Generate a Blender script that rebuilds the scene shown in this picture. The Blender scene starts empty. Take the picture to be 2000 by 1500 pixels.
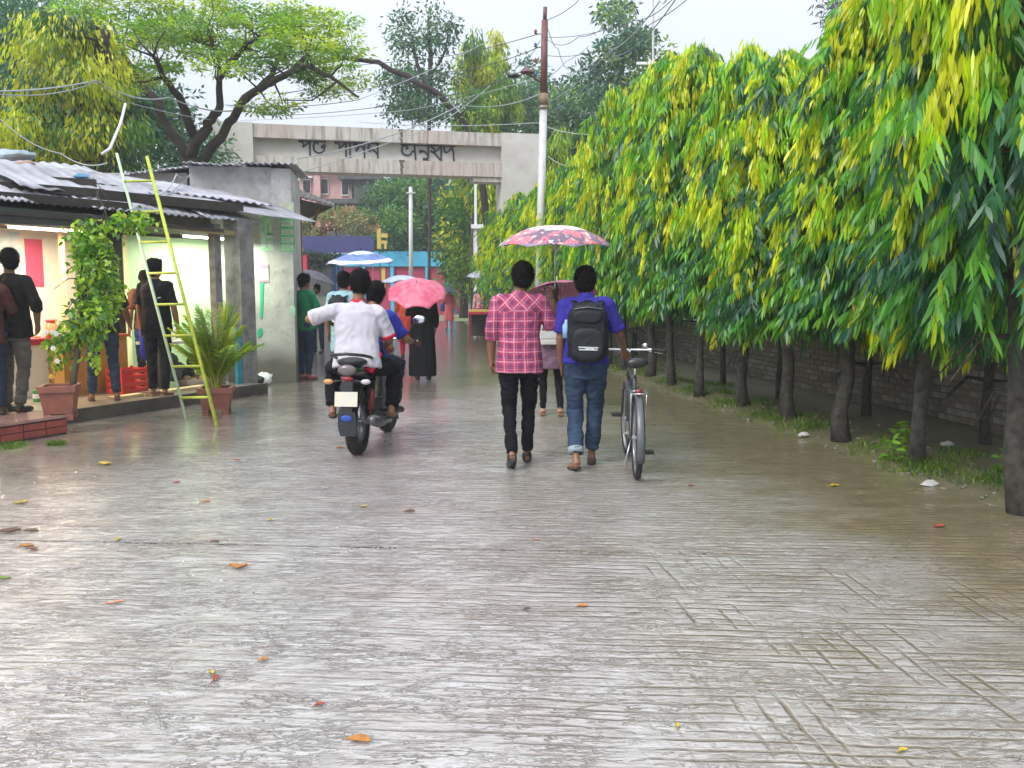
import bpy, bmesh, math, random
import numpy as np
from mathutils import Vector, Matrix, noise

random.seed(7); np.random.seed(7)
PI = math.pi
SC = bpy.context.scene
COL = SC.collection

# ---------------------------------------------------------------- camera
EYE = 1.5
FPX = 1700.0
TH = math.atan(185.0 / FPX)
cam_data = bpy.data.cameras.new('camera')
cam = bpy.data.objects.new('camera', cam_data)
COL.objects.link(cam)
cam.location = (0, 0, EYE)
cam.rotation_euler = (PI / 2 - TH, 0, 0)
cam_data.sensor_width = 36.0
cam_data.lens = 36.0 * FPX / 2000.0
cam_data.clip_start = 0.05
cam_data.clip_end = 1500
SC.camera = cam

# ---------------------------------------------------------------- sky, sun, exposure
world = bpy.data.worlds.new('World')
SC.world = world
world.use_nodes = True
SUN_EL, SUN_AZ = math.radians(47), math.radians(222)      # azimuth clockwise from +Y

def build_world():
    nt = world.node_tree
    nt.nodes.clear()
    N, L = nt.nodes.new, nt.links.new
    out = N('ShaderNodeOutputWorld'); bg = N('ShaderNodeBackground')
    sky = N('ShaderNodeTexSky'); sky.sky_type = 'NISHITA'; sky.sun_disc = False
    sky.sun_elevation = SUN_EL; sky.sun_rotation = SUN_AZ
    sky.air_density = 1.0; sky.dust_density = 4.0; sky.ozone_density = 1.0
    hs = N('ShaderNodeHueSaturation'); hs.inputs['Saturation'].default_value = 0.4
    L(sky.outputs[0], hs.inputs['Color'])
    tc = N('ShaderNodeTexCoord'); sep = N('ShaderNodeSeparateXYZ')
    L(tc.outputs['Generated'], sep.inputs[0])
    # overcast sky: three times as bright at the zenith as at the horizon
    mx = N('ShaderNodeMath'); mx.operation = 'MAXIMUM'; mx.inputs[1].default_value = 0
    L(sep.outputs['Z'], mx.inputs[0])
    ma = N('ShaderNodeMath'); ma.operation = 'MULTIPLY_ADD'; ma.inputs[1].default_value = 2.0; ma.inputs[2].default_value = 1.0
    L(mx.outputs[0], ma.inputs[0])
    mp = N('ShaderNodeMapping'); mp.inputs['Scale'].default_value = (1, 1, 3.5)
    L(tc.outputs['Generated'], mp.inputs[0])
    nz = N('ShaderNodeTexNoise'); nz.inputs['Scale'].default_value = 1.6; nz.inputs['Detail'].default_value = 5
    L(mp.outputs[0], nz.inputs['Vector'])
    cr = N('ShaderNodeMapRange'); cr.inputs['From Min'].default_value = .3; cr.inputs['From Max'].default_value = .7
    cr.inputs['To Min'].default_value = .88; cr.inputs['To Max'].default_value = 1.07
    L(nz.outputs[0], cr.inputs[0])
    mm = N('ShaderNodeMath'); mm.operation = 'MULTIPLY'
    L(ma.outputs[0], mm.inputs[0]); L(cr.outputs[0], mm.inputs[1])
    cl = N('ShaderNodeVectorMath'); cl.operation = 'SCALE'
    cl.inputs[0].default_value = (3.3, 3.58, 4.05)
    L(mm.outputs[0], cl.inputs['Scale'])
    mix = N('ShaderNodeMix'); mix.data_type = 'RGBA'; mix.inputs['Factor'].default_value = 0.9
    L(hs.outputs[0], mix.inputs['A']); L(cl.outputs[0], mix.inputs['B'])
    L(mix.outputs['Result'], bg.inputs['Color'])
    bg.inputs['Strength'].default_value = 0.10
    L(bg.outputs[0], out.inputs[0])
build_world()

sun_data = bpy.data.lights.new('sun', 'SUN')
sun = bpy.data.objects.new('sun', sun_data); COL.objects.link(sun)
sun_data.energy = 1.5; sun_data.angle = math.radians(25); sun_data.color = (1, .96, .9)
sun.rotation_euler = Vector((math.sin(SUN_AZ) * math.cos(SUN_EL), math.cos(SUN_AZ) * math.cos(SUN_EL), math.sin(SUN_EL))).to_track_quat('Z', 'Y').to_euler()

SC.view_settings.view_transform = 'Standard'
SC.view_settings.look = 'None'
SC.view_settings.exposure = 0.95
SC.view_settings.gamma = 1
SC.view_settings.use_curve_mapping = False
SC.render.engine = 'CYCLES'
SC.cycles.use_denoising = True
SC.cycles.max_bounces = 6
SC.cycles.transparent_max_bounces = 8
SC.cycles.sample_clamp_indirect = 6

# ---------------------------------------------------------------- from a point in the picture to a place
def ray(px, py):
    x = (px - 1000) / FPX; y = -(py - 750) / FPX
    return Vector((x, math.cos(TH) + y * math.sin(TH), -math.sin(TH) + y * math.cos(TH)))
CAMP = Vector((0, 0, EYE))
def G(px, py, z=0.0):
    d = ray(px, py); return CAMP + d * ((z - EYE) / d.z)
def A(px, py, Y):
    d = ray(px, py); return CAMP + d * (Y / d.y)
def PL(px, py, p, n):
    d = ray(px, py); return CAMP + d * ((p - CAMP).dot(n) / d.dot(n))

# ---------------------------------------------------------------- objects
MW = {}                       # world matrix of each thing's root
def tag(o, label=None, cat=None, group=None, kind=None):
    if label: o['label'] = label
    if cat: o['category'] = cat
    if group: o['group'] = group
    if kind: o['kind'] = kind
    return o
def thing(name, label, cat, loc=(0, 0, 0), rz=0.0, group=None, scale=1.0, kind=None):
    o = bpy.data.objects.new(name, None); COL.objects.link(o)
    o.empty_display_size = .1
    o.location = loc; o.rotation_euler = (0, 0, rz); o.scale = (scale,) * 3
    MW[o.name] = Matrix.Translation(Vector(loc)) @ Matrix.Rotation(rz, 4, 'Z') @ Matrix.Scale(scale, 4)
    return tag(o, label, cat, group, kind)
def link(name, me, parent=None):
    o = bpy.data.objects.new(name, me); COL.objects.link(o)
    if parent is not None: o.parent = parent
    MW[o.name] = MW[parent.name].copy() if parent is not None else Matrix()
    return o
def copy_tree(o, parent=None):
    c = o.copy(); COL.objects.link(c); c.parent = parent
    for ch in list(o.children): copy_tree(ch, c)
    return c

class MB:
    def __init__(s): s.v = []; s.f = []; s.m = []
    def add(s, vs, fs, mi=0):
        b = len(s.v); s.v += [Vector(v) for v in vs]
        s.f += [tuple(b + i for i in f) for f in fs]; s.m += [mi] * len(fs); return s
    def box(s, a, b, mi=0, M=None, bev=0.0):
        x0, y0, z0 = a; x1, y1, z1 = b
        vs = [Vector(p) for p in ((x0,y0,z0),(x1,y0,z0),(x1,y1,z0),(x0,y1,z0),(x0,y0,z1),(x1,y0,z1),(x1,y1,z1),(x0,y1,z1))]
        if M is not None: vs = [M @ v for v in vs]
        return s.add(vs, [(0,3,2,1),(4,5,6,7),(0,1,5,4),(1,2,6,5),(2,3,7,6),(3,0,4,7)], mi)
    def beam(s, p, q, w, h, up=Vector((0,0,1)), mi=0):
        p = Vector(p); q = Vector(q); d = (q - p).normalized()
        r = d.cross(up)
        if r.length < 1e-4: r = d.cross(Vector((0,1,0)))
        r.normalize(); u = r.cross(d)
        vs = []
        for c in (p, q):
            for a, b in ((-1,-1),(1,-1),(1,1),(-1,1)): vs.append(c + r*(a*w/2) + u*(b*h/2))
        return s.add(vs, [(3,2,1,0),(4,5,6,7),(0,1,5,4),(1,2,6,5),(2,3,7,6),(3,0,4,7)], mi)
    def loft(s, rings, mi=0, cap=True, close=True):
        n = len(rings[0]); vs = [v for r in rings for v in r]; fs = []
        for i in range(len(rings) - 1):
            for j in range(n if close else n - 1):
                k = (j + 1) % n
                fs.append((i*n+j, i*n+k, (i+1)*n+k, (i+1)*n+j))
        if cap and close:
            fs.append(tuple(range(n))[::-1]); fs.append(tuple((len(rings)-1)*n + j for j in range(n)))
        return s.add(vs, fs, mi)
    def tube(s, pts, r, n=8, mi=0, cap=True, flat=1.0):
        pts = [Vector(p) for p in pts]
        if not hasattr(r, '__len__'): r = [r] * len(pts)
        rings = []; ref = None
        for i, p in enumerate(pts):
            d = (pts[min(i+1, len(pts)-1)] - pts[max(i-1, 0)])
            if d.length < 1e-6: d = Vector((0,0,1))
            d.normalize()
            if ref is None:
                ref = Vector((0,0,1)) if abs(d.z) < .9 else Vector((1,0,0))
            a = d.cross(ref).normalized(); b = a.cross(d).normalized(); ref = b
            rings.append([p + a*(math.cos(t)*r[i]) + b*(math.sin(t)*r[i]*flat) for t in [2*PI*k/n for k in range(n)]])
        return s.loft(rings, mi, cap)
    def ball(s, c, rx, ry=None, rz=None, n=10, m=7, mi=0, R=None):
        ry = rx if ry is None else ry; rz = rx if rz is None else rz
        c = Vector(c); rings = []
        for i in range(1, m):
            ph = PI*i/m; ring = []
            for j in range(n):
                t = 2*PI*j/n
                v = Vector((rx*math.sin(ph)*math.cos(t), ry*math.sin(ph)*math.sin(t), -rz*math.cos(ph)))
                if R is not None: v = R @ v
                ring.append(c + v)
            rings.append(ring)
        b = len(s.v); s.loft(rings, mi, cap=False)
        lo = Vector((0,0,-rz)); hi = Vector((0,0,rz))
        if R is not None: lo = R @ lo; hi = R @ hi
        L = b + (m-2)*n
        s.v += [c+lo, c+hi]; i0 = len(s.v) - 2
        for j in range(n):
            k = (j+1) % n
            s.f.append((i0, b+k, b+j)); s.f.append((i0+1, L+j, L+k)); s.m += [mi, mi]
        return s
    def lathe(s, prof, n=20, mi=0, M=None, cap=False):
        rings = []
        for r, z in prof:
            ring = [Vector((r*math.cos(2*PI*j/n), r*math.sin(2*PI*j/n), z)) for j in range(n)]
            if M is not None: ring = [M @ v for v in ring]
            rings.append(ring)
        return s.loft(rings, mi, cap)
    def build(s, name, mats, parent=None, world=False, smooth=False, label=None, kind=None):
        me = bpy.data.meshes.new(name)
        vs = s.v
        if world and parent is not None:
            inv = MW[parent.name].inverted(); vs = [inv @ v for v in vs]
        me.from_pydata([tuple(v) for v in vs], [], s.f)
        mats = mats if isinstance(mats, (list, tuple)) else [mats]
        for m in mats: me.materials.append(m)
        if len(mats) > 1: me.polygons.foreach_set('material_index', s.m)
        if smooth: me.polygons.foreach_set('use_smooth', [True]*len(me.polygons))
        me.update()
        o = link(name, me, parent)
        if label: o['label'] = label
        if kind: o['kind'] = kind
        return o

# ---------------------------------------------------------------- materials
class NT:
    def __init__(s, name):
        s.mat = bpy.data.materials.new(name); s.mat.use_nodes = True
        s.t = s.mat.node_tree; s.t.nodes.clear()
        s.out = s.t.nodes.new('ShaderNodeOutputMaterial')
    def n(s, ty, **kw):
        nd = s.t.nodes.new('ShaderNode' + ty)
        for k, v in kw.items():
            if k.startswith('_'): nd.inputs[int(k[1:])].default_value = v
            else: setattr(nd, k, v)
        return nd
    def l(s, a, b): s.t.links.new(a, b)
    def val(s, x, sock):
        if isinstance(x, bpy.types.NodeSocket): s.l(x, sock)
        else: sock.default_value = x
    def math(s, op, a, b=0.0, c=None, clamp=False):
        nd = s.n('Math', operation=op, use_clamp=clamp)
        s.val(a, nd.inputs[0]); s.val(b, nd.inputs[1])
        if c is not None: s.val(c, nd.inputs[2])
        return nd.outputs[0]
    def mix(s, f, a, b, blend='MIX'):
        nd = s.n('Mix', data_type='RGBA', blend_type=blend)
        s.val(f, nd.inputs['Factor'])
        for x, k in ((a, 'A'), (b, 'B')):
            if isinstance(x, bpy.types.NodeSocket): s.l(x, nd.inputs[k])
            else: nd.inputs[k].default_value = tuple(x)[:3] + (1,)
        return nd.outputs['Result']
    def coord(s, kind='Object', scale=None, rot=None):
        o = s.n('TexCoord').outputs[kind]
        if scale or rot:
            m = s.n('Mapping')
            if scale: m.inputs['Scale'].default_value = scale
            if rot: m.inputs['Rotation'].default_value = rot
            s.l(o, m.inputs[0]); o = m.outputs[0]
        return o
    def noise(s, co, scale, detail=3, rough=.5, dist=0.0):
        nd = s.n('TexNoise'); nd.inputs['Scale'].default_value = scale; nd.inputs['Detail'].default_value = detail
        nd.inputs['Roughness'].default_value = rough; nd.inputs['Distortion'].default_value = dist
        s.l(co, nd.inputs['Vector']); return nd.outputs['Fac']
    def ramp(s, f, lo, hi, a=0.0, b=1.0):
        nd = s.n('MapRange'); s.l(f, nd.inputs[0])
        for i, v in enumerate((lo, hi, a, b)): nd.inputs[i+1].default_value = v
        return nd.outputs[0]
    def bump(s, h, strength=.3, dist=.01, normal=None):
        nd = s.n('Bump'); nd.inputs['Strength'].default_value = strength; nd.inputs['Distance'].default_value = dist
        s.l(h, nd.inputs['Height'])
        if normal is not None: s.l(normal, nd.inputs['Normal'])
        return nd.outputs[0]
    def prin(s, col, rough=.6, metal=0.0, normal=None, spec=.5, **kw):
        p = s.n('BsdfPrincipled')
        if isinstance(col, bpy.types.NodeSocket): s.l(col, p.inputs['Base Color'])
        else: p.inputs['Base Color'].default_value = tuple(col)[:3] + (1,)
        s.val(rough, p.inputs['Roughness']); s.val(metal, p.inputs['Metallic'])
        p.inputs['Specular IOR Level'].default_value = spec
        if normal is not None: s.l(normal, p.inputs['Normal'])
        for k, v in kw.items():
            s.val(v, p.inputs[k.replace('_', ' ')])
        s.l(p.outputs[0], s.out.inputs[0]); return p

def mk(name, col, rough=.6, metal=0.0, col2=None, vs=6.0, bump=0.0, bs=60.0, spec=.5, coat=0.0, emis=None, es=0.0, amount=1.0, stretch=None):
    t = NT(name); co = t.coord(scale=stretch)
    c2 = col2 if col2 is not None else tuple(c*.72 for c in col)
    f = t.ramp(t.noise(co, vs, 5, .6), .35, .68, 0, amount)
    c = t.mix(f, col, c2)
    n = t.bump(t.noise(co, bs, 4, .6), bump, .01) if bump else None
    kw = {}
    if coat: kw = {'Coat_Weight': coat, 'Coat_Roughness': .1}
    p = t.prin(c, rough, metal, n, spec, **kw)
    if emis: p.inputs['Emission Color'].default_value = tuple(emis) + (1,); p.inputs['Emission Strength'].default_value = es
    return t.mat

def leafmat(name, rough=.4, trans=.35, spec=.5):
    t = NT(name)
    at = t.n('Attribute', attribute_name='Col').outputs['Color']
    p = t.n('BsdfPrincipled'); t.l(at, p.inputs['Base Color']); p.inputs['Roughness'].default_value = rough
    p.inputs['Specular IOR Level'].default_value = spec
    tr = t.n('BsdfTranslucent')
    br = t.n('Mix', data_type='RGBA', blend_type='MULTIPLY'); br.inputs['Factor'].default_value = 1
    t.l(at, br.inputs['A']); br.inputs['B'].default_value = (1.5, 1.6, .6, 1); t.l(br.outputs['Result'], tr.inputs[0])
    m = t.n('MixShader'); m.inputs[0].default_value = trans
    t.l(p.outputs[0], m.inputs[1]); t.l(tr.outputs[0], m.inputs[2]); t.l(m.outputs[0], t.out.inputs[0])
    return t.mat

LEAF = leafmat('leaf_wet', .38, .35)
LEAFFAR = leafmat('leaf_far', .55, .3, .3)
BARK = mk('bark_mottled', (.075,.068,.055), .85, col2=(.02,.017,.013), vs=13, bump=.8, bs=30)
BARKD = mk('bark_dark', (.07,.052,.04), .85, col2=(.03,.025,.02), vs=4, bump=.5, bs=20)
CONC = mk('concrete_grey', (.42,.41,.40), .8, col2=(.25,.24,.23), vs=3, bump=.3)
BLACK = mk('black_plastic', (.02,.02,.022), .35)
RUBBER = mk('rubber', (.018,.018,.018), .6, bump=.2)
STEEL = mk('steel', (.55,.55,.56), .3, .9)
CHROME = mk('chrome', (.8,.8,.82), .12, 1.0)
WHITE = mk('white_paint', (.8,.8,.8), .4, amount=.3)
SKIN = mk('skin_brown', (.27,.13,.075), .5, col2=(.20,.09,.05), vs=8)
HAIR = mk('hair_black', (.008,.007,.007), .75, bump=.8, bs=220, spec=.12)

def set_col(me, cols):
    a = me.color_attributes.new('Col', 'FLOAT_COLOR', 'POINT')
    a.data.foreach_set('color', np.asarray(cols, dtype=np.float32).ravel())

def norm(a): return a / np.maximum(np.linalg.norm(a, axis=-1, keepdims=True), 1e-6)
def leaves_mesh(name, base, dirv, side, L, W, col, kind=6, droop=.0):
    """Many blades in one mesh. base, dirv, side (N,3); L, W (N,); col (N,3). kind 6: long bent blade; 4: small folded leaf."""
    N = len(base); dirv = norm(dirv); side = norm(side - dirv * (side*dirv).sum(1, keepdims=True))
    nrm = np.cross(side, dirv)
    L = np.asarray(L)[:, None]; W = np.asarray(W)[:, None]
    dn = np.array([0, 0, -1.0])
    if kind == 6:
        m1 = base + dirv*L*.35 - nrm*W*.12; m2 = base + dirv*L*.7 + dn*L*droop*.35
        tip = base + dirv*L + dn*L*droop
        V = np.stack([base, m1 - side*W*.5, m1 + side*W*.5, m2 - side*W*.4, m2 + side*W*.4, tip], 1)
        nv = 6; q = np.array([[0,2,1,-1],[1,2,4,3],[3,4,5,-1]])
        loops = np.array([0,2,1, 1,2,4,3, 3,4,5]); tot = np.array([3,4,3])
    else:
        m1 = base + dirv*L*.45 - nrm*W*.15; tip = base + dirv*L
        V = np.stack([base, m1 - side*W*.5, tip, m1 + side*W*.5], 1)
        nv = 4; loops = np.array([0,3,2, 0,2,1]); tot = np.array([3,3])
    V = V.reshape(-1, 3)
    off = (np.arange(N)*nv)[:, None]
    lp = (loops[None, :] + off).ravel()
    tt = np.tile(tot, N); st = np.concatenate([[0], np.cumsum(tt)[:-1]])
    me = bpy.data.meshes.new(name)
    me.vertices.add(len(V)); me.vertices.foreach_set('co', V.astype(np.float32).ravel())
    me.loops.add(len(lp)); me.loops.foreach_set('vertex_index', lp.astype(np.int32))
    me.polygons.add(len(tt)); me.polygons.foreach_set('loop_start', st.astype(np.int32))
    me.update(calc_edges=True)
    set_col(me, np.concatenate([np.repeat(col, nv, 0), np.ones((N*nv, 1))], 1))
    return me
# ================================================================ ground and road
def road_mat():
    t = NT('wet_concrete'); co = t.coord('Object')
    sep = t.n('SeparateXYZ'); t.l(co, sep.inputs[0])
    X, Y = sep.outputs[0], sep.outputs[1]
    def mp(sx, sy, rz=0.0):
        m = t.n('Mapping'); m.inputs['Scale'].default_value = (sx, sy, 1); m.inputs['Rotation'].default_value = (0, 0, rz)
        t.l(co, m.inputs[0]); return m.outputs[0]
    MUL = lambda a, b: t.math('MULTIPLY', a, b)
    MAD = lambda a, b, c: t.math('MULTIPLY_ADD', a, b, c)
    d = t.math('ADD', MAD(Y, .165, X), -4.35)                              # metres right of the road's edge (negative: on the road)
    pf = MAD(X, .891, MAD(Y, -.454, 3.86*.891 + 12.07*.454))               # metres in front of the shop platform
    n1 = t.noise(mp(1, 2), .8, 5, .65)
    n2 = t.noise(mp(1, 2.2), 3.4, 5, .7)
    n3 = t.noise(mp(1, 1.5, .3), .45, 3, .5)
    dirt = t.ramp(MAD(n1, 2.8, t.math('ADD', d, -1.4)), -2.15, -1.0)
    nearshop = t.ramp(MAD(n1, 1.8, pf), 4.3, 3.2)
    # worn relief with dark ripple reflections painted in: short wavy contours of a noise
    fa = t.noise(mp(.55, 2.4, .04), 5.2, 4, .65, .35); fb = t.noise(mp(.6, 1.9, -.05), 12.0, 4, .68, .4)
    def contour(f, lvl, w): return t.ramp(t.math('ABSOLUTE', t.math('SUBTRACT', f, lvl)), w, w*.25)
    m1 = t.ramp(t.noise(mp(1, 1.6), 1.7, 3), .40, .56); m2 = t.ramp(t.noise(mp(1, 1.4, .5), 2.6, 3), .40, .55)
    ripple_lines = t.math('MAXIMUM', MUL(contour(fa, .50, .022), m1), MUL(MUL(contour(fb, .52, .028), m2), .75))
    ripple_lines = t.math('MAXIMUM', ripple_lines, MUL(MUL(contour(fa, .60, .020), m2), .8))
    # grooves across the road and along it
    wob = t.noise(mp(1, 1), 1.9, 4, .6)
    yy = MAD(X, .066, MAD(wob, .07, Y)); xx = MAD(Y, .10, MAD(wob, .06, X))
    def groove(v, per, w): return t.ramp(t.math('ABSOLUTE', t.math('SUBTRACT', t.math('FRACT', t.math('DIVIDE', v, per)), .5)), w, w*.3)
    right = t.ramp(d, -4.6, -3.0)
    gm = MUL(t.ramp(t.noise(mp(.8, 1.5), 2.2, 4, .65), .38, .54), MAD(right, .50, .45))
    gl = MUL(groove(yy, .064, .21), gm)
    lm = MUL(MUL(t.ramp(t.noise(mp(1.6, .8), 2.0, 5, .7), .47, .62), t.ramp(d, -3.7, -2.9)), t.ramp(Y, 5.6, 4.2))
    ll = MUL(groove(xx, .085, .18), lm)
    rel = t.math('MAXIMUM', t.math('MAXIMUM', gl, ll), ripple_lines)
    fine = t.noise(mp(1, 1.3), 60, 4, .7)
    # colour
    base = t.mix(t.ramp(n2, .32, .68), (.50,.47,.45), (.35,.315,.29))
    base = t.mix(MUL(t.ramp(n1, .5, .7), .45), base, (.32,.23,.165))
    base = t.mix(MUL(t.ramp(t.noise(mp(1, 1.8), 4.5, 4, .7), .60, .70), .45), base, (.30,.165,.125))
    base = t.mix(MUL(t.ramp(fine, .45, .7), .25), base, (.16,.15,.14))
    dc = t.mix(t.ramp(n2, .35, .65), (.29,.23,.12), (.15,.125,.06))
    base = t.mix(MUL(nearshop, .72), base, (.20,.175,.13))
    base = t.mix(MUL(dirt, .88), base, dc)
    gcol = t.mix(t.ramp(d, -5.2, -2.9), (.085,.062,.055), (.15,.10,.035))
    base = t.mix(MUL(rel, .74), base, gcol)  # groove sediment and the painted dark of ripple reflections share this tone
    # relief
    h = MAD(rel, -1.0, MAD(fb, .5, MAD(fa, .7, 0.0)))
    hb = MAD(fine, .30, h)
    nb = t.bump(hb, .8, .012)
    # film of rain water, calmer in the puddled margins
    calmz = t.math('MAXIMUM', MUL(dirt, .92), nearshop)
    calmz = t.math('MAXIMUM', calmz, MUL(t.ramp(n3, .56, .66), .7))
    r1 = t.noise(mp(1, 2.0, .05), 4.5, 3, .5, .8)
    r2 = t.noise(mp(1, 1.8), 17, 3, .55, .6)
    hw = MAD(r2, .26, MAD(rel, -.16, r1))
    nwb = t.n('Bump'); t.l(MAD(calmz, -.84, .95), nwb.inputs['Strength']); nwb.inputs['Distance'].default_value = .026
    t.l(hw, nwb.inputs['Height'])
    p = t.prin(base, t.ramp(n2, .3, .7, .22, .42), 0, nb, .5)
    p.inputs['Coat Weight'].default_value = 1.0
    t.l(MAD(calmz, -.05, .075), p.inputs['Coat Roughness'])
    p.inputs['Coat IOR'].default_value = 1.8
    t.l(nwb.outputs[0], p.inputs['Coat Normal'])
    return t.mat
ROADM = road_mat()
SOIL = mk('wet_soil', (.17,.14,.09), .5, col2=(.09,.10,.035), vs=5, bump=.8, bs=25, coat=.4)
GROUNDM = mk('wet_ground', (.17,.15,.12), .45, col2=(.10,.10,.06), vs=.8, bump=.5, bs=12, coat=.4)

def RE(y): return 4.35 - .165 * y          # the road's right-hand edge

m = MB(); m.add([(-110,-25,-.04),(110,-25,-.04),(110,125,-.04),(-110,125,-.04)], [(0,1,2,3)])
tag(m.build('ground', GROUNDM), kind='structure')

road = thing('road', None, None, kind='structure')
y0s = [G(420, 1063).y + 4.9 * k for k in range(-2, 12)]
def jl(x, y0, seed):
    yy = y0 - .066 * (x + 1.8)
    return yy + .02 * noise.noise(Vector((x * .9, seed * 7.1, 0))) + .006 * noise.noise(Vector((x * 6, seed * 3.3, 1)))
for k in range(len(y0s) - 1):
    g = .013 if k == 1 or k == 2 else .005
    if k >= 3: g = .004
    lo, hi = [], []
    xl = -16; nx = 90 if k < 4 else 30
    xr = RE(y0s[k]) + .35
    for i in range(nx + 1):
        x = xl + (xr - xl) * i / nx
        lo.append(Vector((x, jl(x, y0s[k], k) + g, 0)))
    xr2 = RE(y0s[k+1]) + .35
    for i in range(nx + 1):
        x = xl + (xr2 - xl) * i / nx
        hi.append(Vector((x, jl(x, y0s[k+1], k + 1) - g, 0)))
    dn = Vector((0, 0, -.03))
    m = MB(); vs = lo + hi + [v + dn for v in lo] + [v + dn for v in hi]
    n = nx + 1; fs = []
    for i in range(nx):
        fs.append((i, i+1, n+i+1, n+i)); fs.append((2*n+i, 2*n+i+1, i+1, i)); fs.append((n+i, n+i+1, 3*n+i+1, 3*n+i))
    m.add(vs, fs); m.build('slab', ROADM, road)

def verge_z(x, y):
    d = x - RE(y)
    b = .02 + .05 * min(1, max(0, (d - .05) / .5)) + .03 * noise.noise(Vector((x*1.3, y*1.3, 0))) * min(1, max(0, d * 2))
    b += .012 * noise.noise(Vector((x*6, y*6, 3)))
    if d < .12: b = -.02 + (b + .02) * max(0, (d + .05) / .17)
    return b
m = MB(); vs = []; fs = []; NX, NY = 56, 330
for j in range(NY + 1):
    y = 3.0 + 37.0 * (j / NY) ** 1.3
    for i in range(NX + 1):
        u = i / NX
        x = RE(y) - .06 + 9.0 * u ** 1.9 + (.09 * noise.noise(Vector((y * 2.1, 5, 0))) + .05 * noise.noise(Vector((y * 7, 1, 0)))) * (1 - u)
        vs.append((x, y, verge_z(x, y)))
for j in range(NY):
    for i in range(NX):
        a = j * (NX + 1) + i; fs.append((a, a + 1, a + NX + 2, a + NX + 1))
m.add(vs, fs); tag(m.build('verge', SOIL, smooth=True), kind='structure')

# grass on the verge and before the shop platform
def grass_patch(spots, n, name, seed, hmax=.09, cols=((.10,.19,.025),(.20,.30,.03),(.05,.11,.02))):
    rng = np.random.default_rng(seed)
    B, D, S, L, W, C = [], [], [], [], [], []
    cols = np.array(cols)
    for k in range(n):
        cx, cy, r = spots[rng.integers(len(spots))]
        a = rng.uniform(0, 2*PI); rr = r * math.sqrt(rng.uniform(0, 1))
        x, y = cx + math.cos(a)*rr, cy + math.sin(a)*rr
        z = verge_z(x, y) if x > 0 else 0.0
        B.append((x, y, z - .005)); D.append((rng.normal(0,.5), rng.normal(0,.5), 1)); S.append((rng.normal(), rng.normal(), 0))
        L.append(rng.uniform(.25, 1) * hmax); W.append(rng.uniform(.004, .010)); C.append(cols[rng.integers(3)] * rng.uniform(.6, 1.2))
    me = leaves_mesh(name, np.array(B), np.array(D), np.array(S), L, W, np.array(C), kind=4)
    me.materials.append(LEAF); return tag(link(name, me), kind='stuff')
rr = random.Random(3)
sp = []
for k in range(260):
    y = 4.2 + 24 * rr.random() ** 1.2
    if noise.noise(Vector((y * 1.1, 9.3, 0))) < -.18: continue
    sp.append((RE(y) + .12 + abs(rr.gauss(0, .38)), y, rr.uniform(.06, .3)))
tag(grass_patch(sp, 26000, 'grass', 1), 'low green grass growing along the foot of the tree row', 'grass')
c0 = G(40, 872)
tag(grass_patch([(c0.x - .1, c0.y - .03, .17), (c0.x + .30, c0.y + .10, .08), (c0.x - .5, c0.y - .1, .3)], 1500, 'grass', 2, .07),
    'tuft of grass below the brick step at the left edge', 'grass')
# moss and pebbles on the verge
PEB = mk('pebble', (.22,.19,.15), .7, col2=(.09,.08,.06), vs=20)
m = MB()
for k in range(500):
    y = 4.5 + 14 * rr.random() ** 1.3; x = RE(y) - .05 + abs(rr.gauss(0, .5)); s = rr.uniform(.008, .03)
    m.ball((x, y, verge_z(x, y) + s*.2), s, s*rr.uniform(.6,1.2), s*.5, 6, 4, R=Matrix.Rotation(rr.uniform(0,3), 3, 'Z'))
m.build('gravel', PEB, smooth=True); tag(bpy.data.objects['gravel'], 'small stones and clods scattered over the verge', 'gravel', kind='stuff')

# ================================================================ low brick wall behind the trees
BRICK = [mk('brick_old_%s' % n, c, .85, col2=c2, vs=14, bump=.6, bs=60) for n, c, c2 in
         (('red', (.27,.21,.165), (.17,.145,.12)), ('dark', (.24,.20,.165), (.16,.14,.12)), ('grey', (.36,.32,.28), (.20,.185,.16)))]
MORT = mk('mortar', (.19,.175,.15), .9, bump=.4)
WALL_D = 1.62
wang = math.atan(.165)
wl = thing('boundary_wall', 'low mossy brick wall running behind the row of trees', 'wall', (RE(4.0) + .45 + WALL_D, 4.0, 0), wang)
# local +y runs along the wall, away from the camera
WH = 0.86; WLEN = 27.0
m = MB(); m.box((-.10, 0, -.05), (.10, WLEN, WH - .02)); m.build('mortar', MORT, wl)
m = MB(); 
for k in range(18):
    m.box((-.16, k*1.5 + .005, WH - .012), (.16, k*1.5 + 1.495, WH + .045 + .004*rr.random()))
m.build('coping', CONC, wl, kind='stuff')
bshare = []
for mm_ in BRICK:
    for v in range(3):
        b = MB(); x0 = -.014 - .004 * v
        a, c_ = Vector((x0, .006, .006)), Vector((.05, .234, .068)); e = .006
        b.add([(a.x+e,a.y,a.z),(a.x+e,c_.y,a.z),(a.x+e,c_.y,c_.z),(a.x+e,a.y,c_.z),
               (a.x,a.y+e,a.z+e),(a.x,c_.y-e,a.z+e),(a.x,c_.y-e,c_.z-e),(a.x,a.y+e,c_.z-e),
               (.05,a.y,a.z),(.05,c_.y,a.z),(.05,c_.y,c_.z),(.05,a.y,c_.z)],
              [(4,7,6,5),(0,4,5,1),(1,5,6,2),(2,6,7,3),(3,7,4,0),(8,0,1,9),(9,1,2,10),(10,2,3,11),(11,3,0,8)])
        me = bpy.data.meshes.new('brick'); me.from_pydata([tuple(v_) for v_ in b.v], [], b.f); me.materials.append(mm_); bshare.append(me)
far = MB(); nb = 0
rows = 11
slots = []
for j in range(int(WLEN / .24)):
    for i in range(rows): slots.append((j, i))
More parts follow.
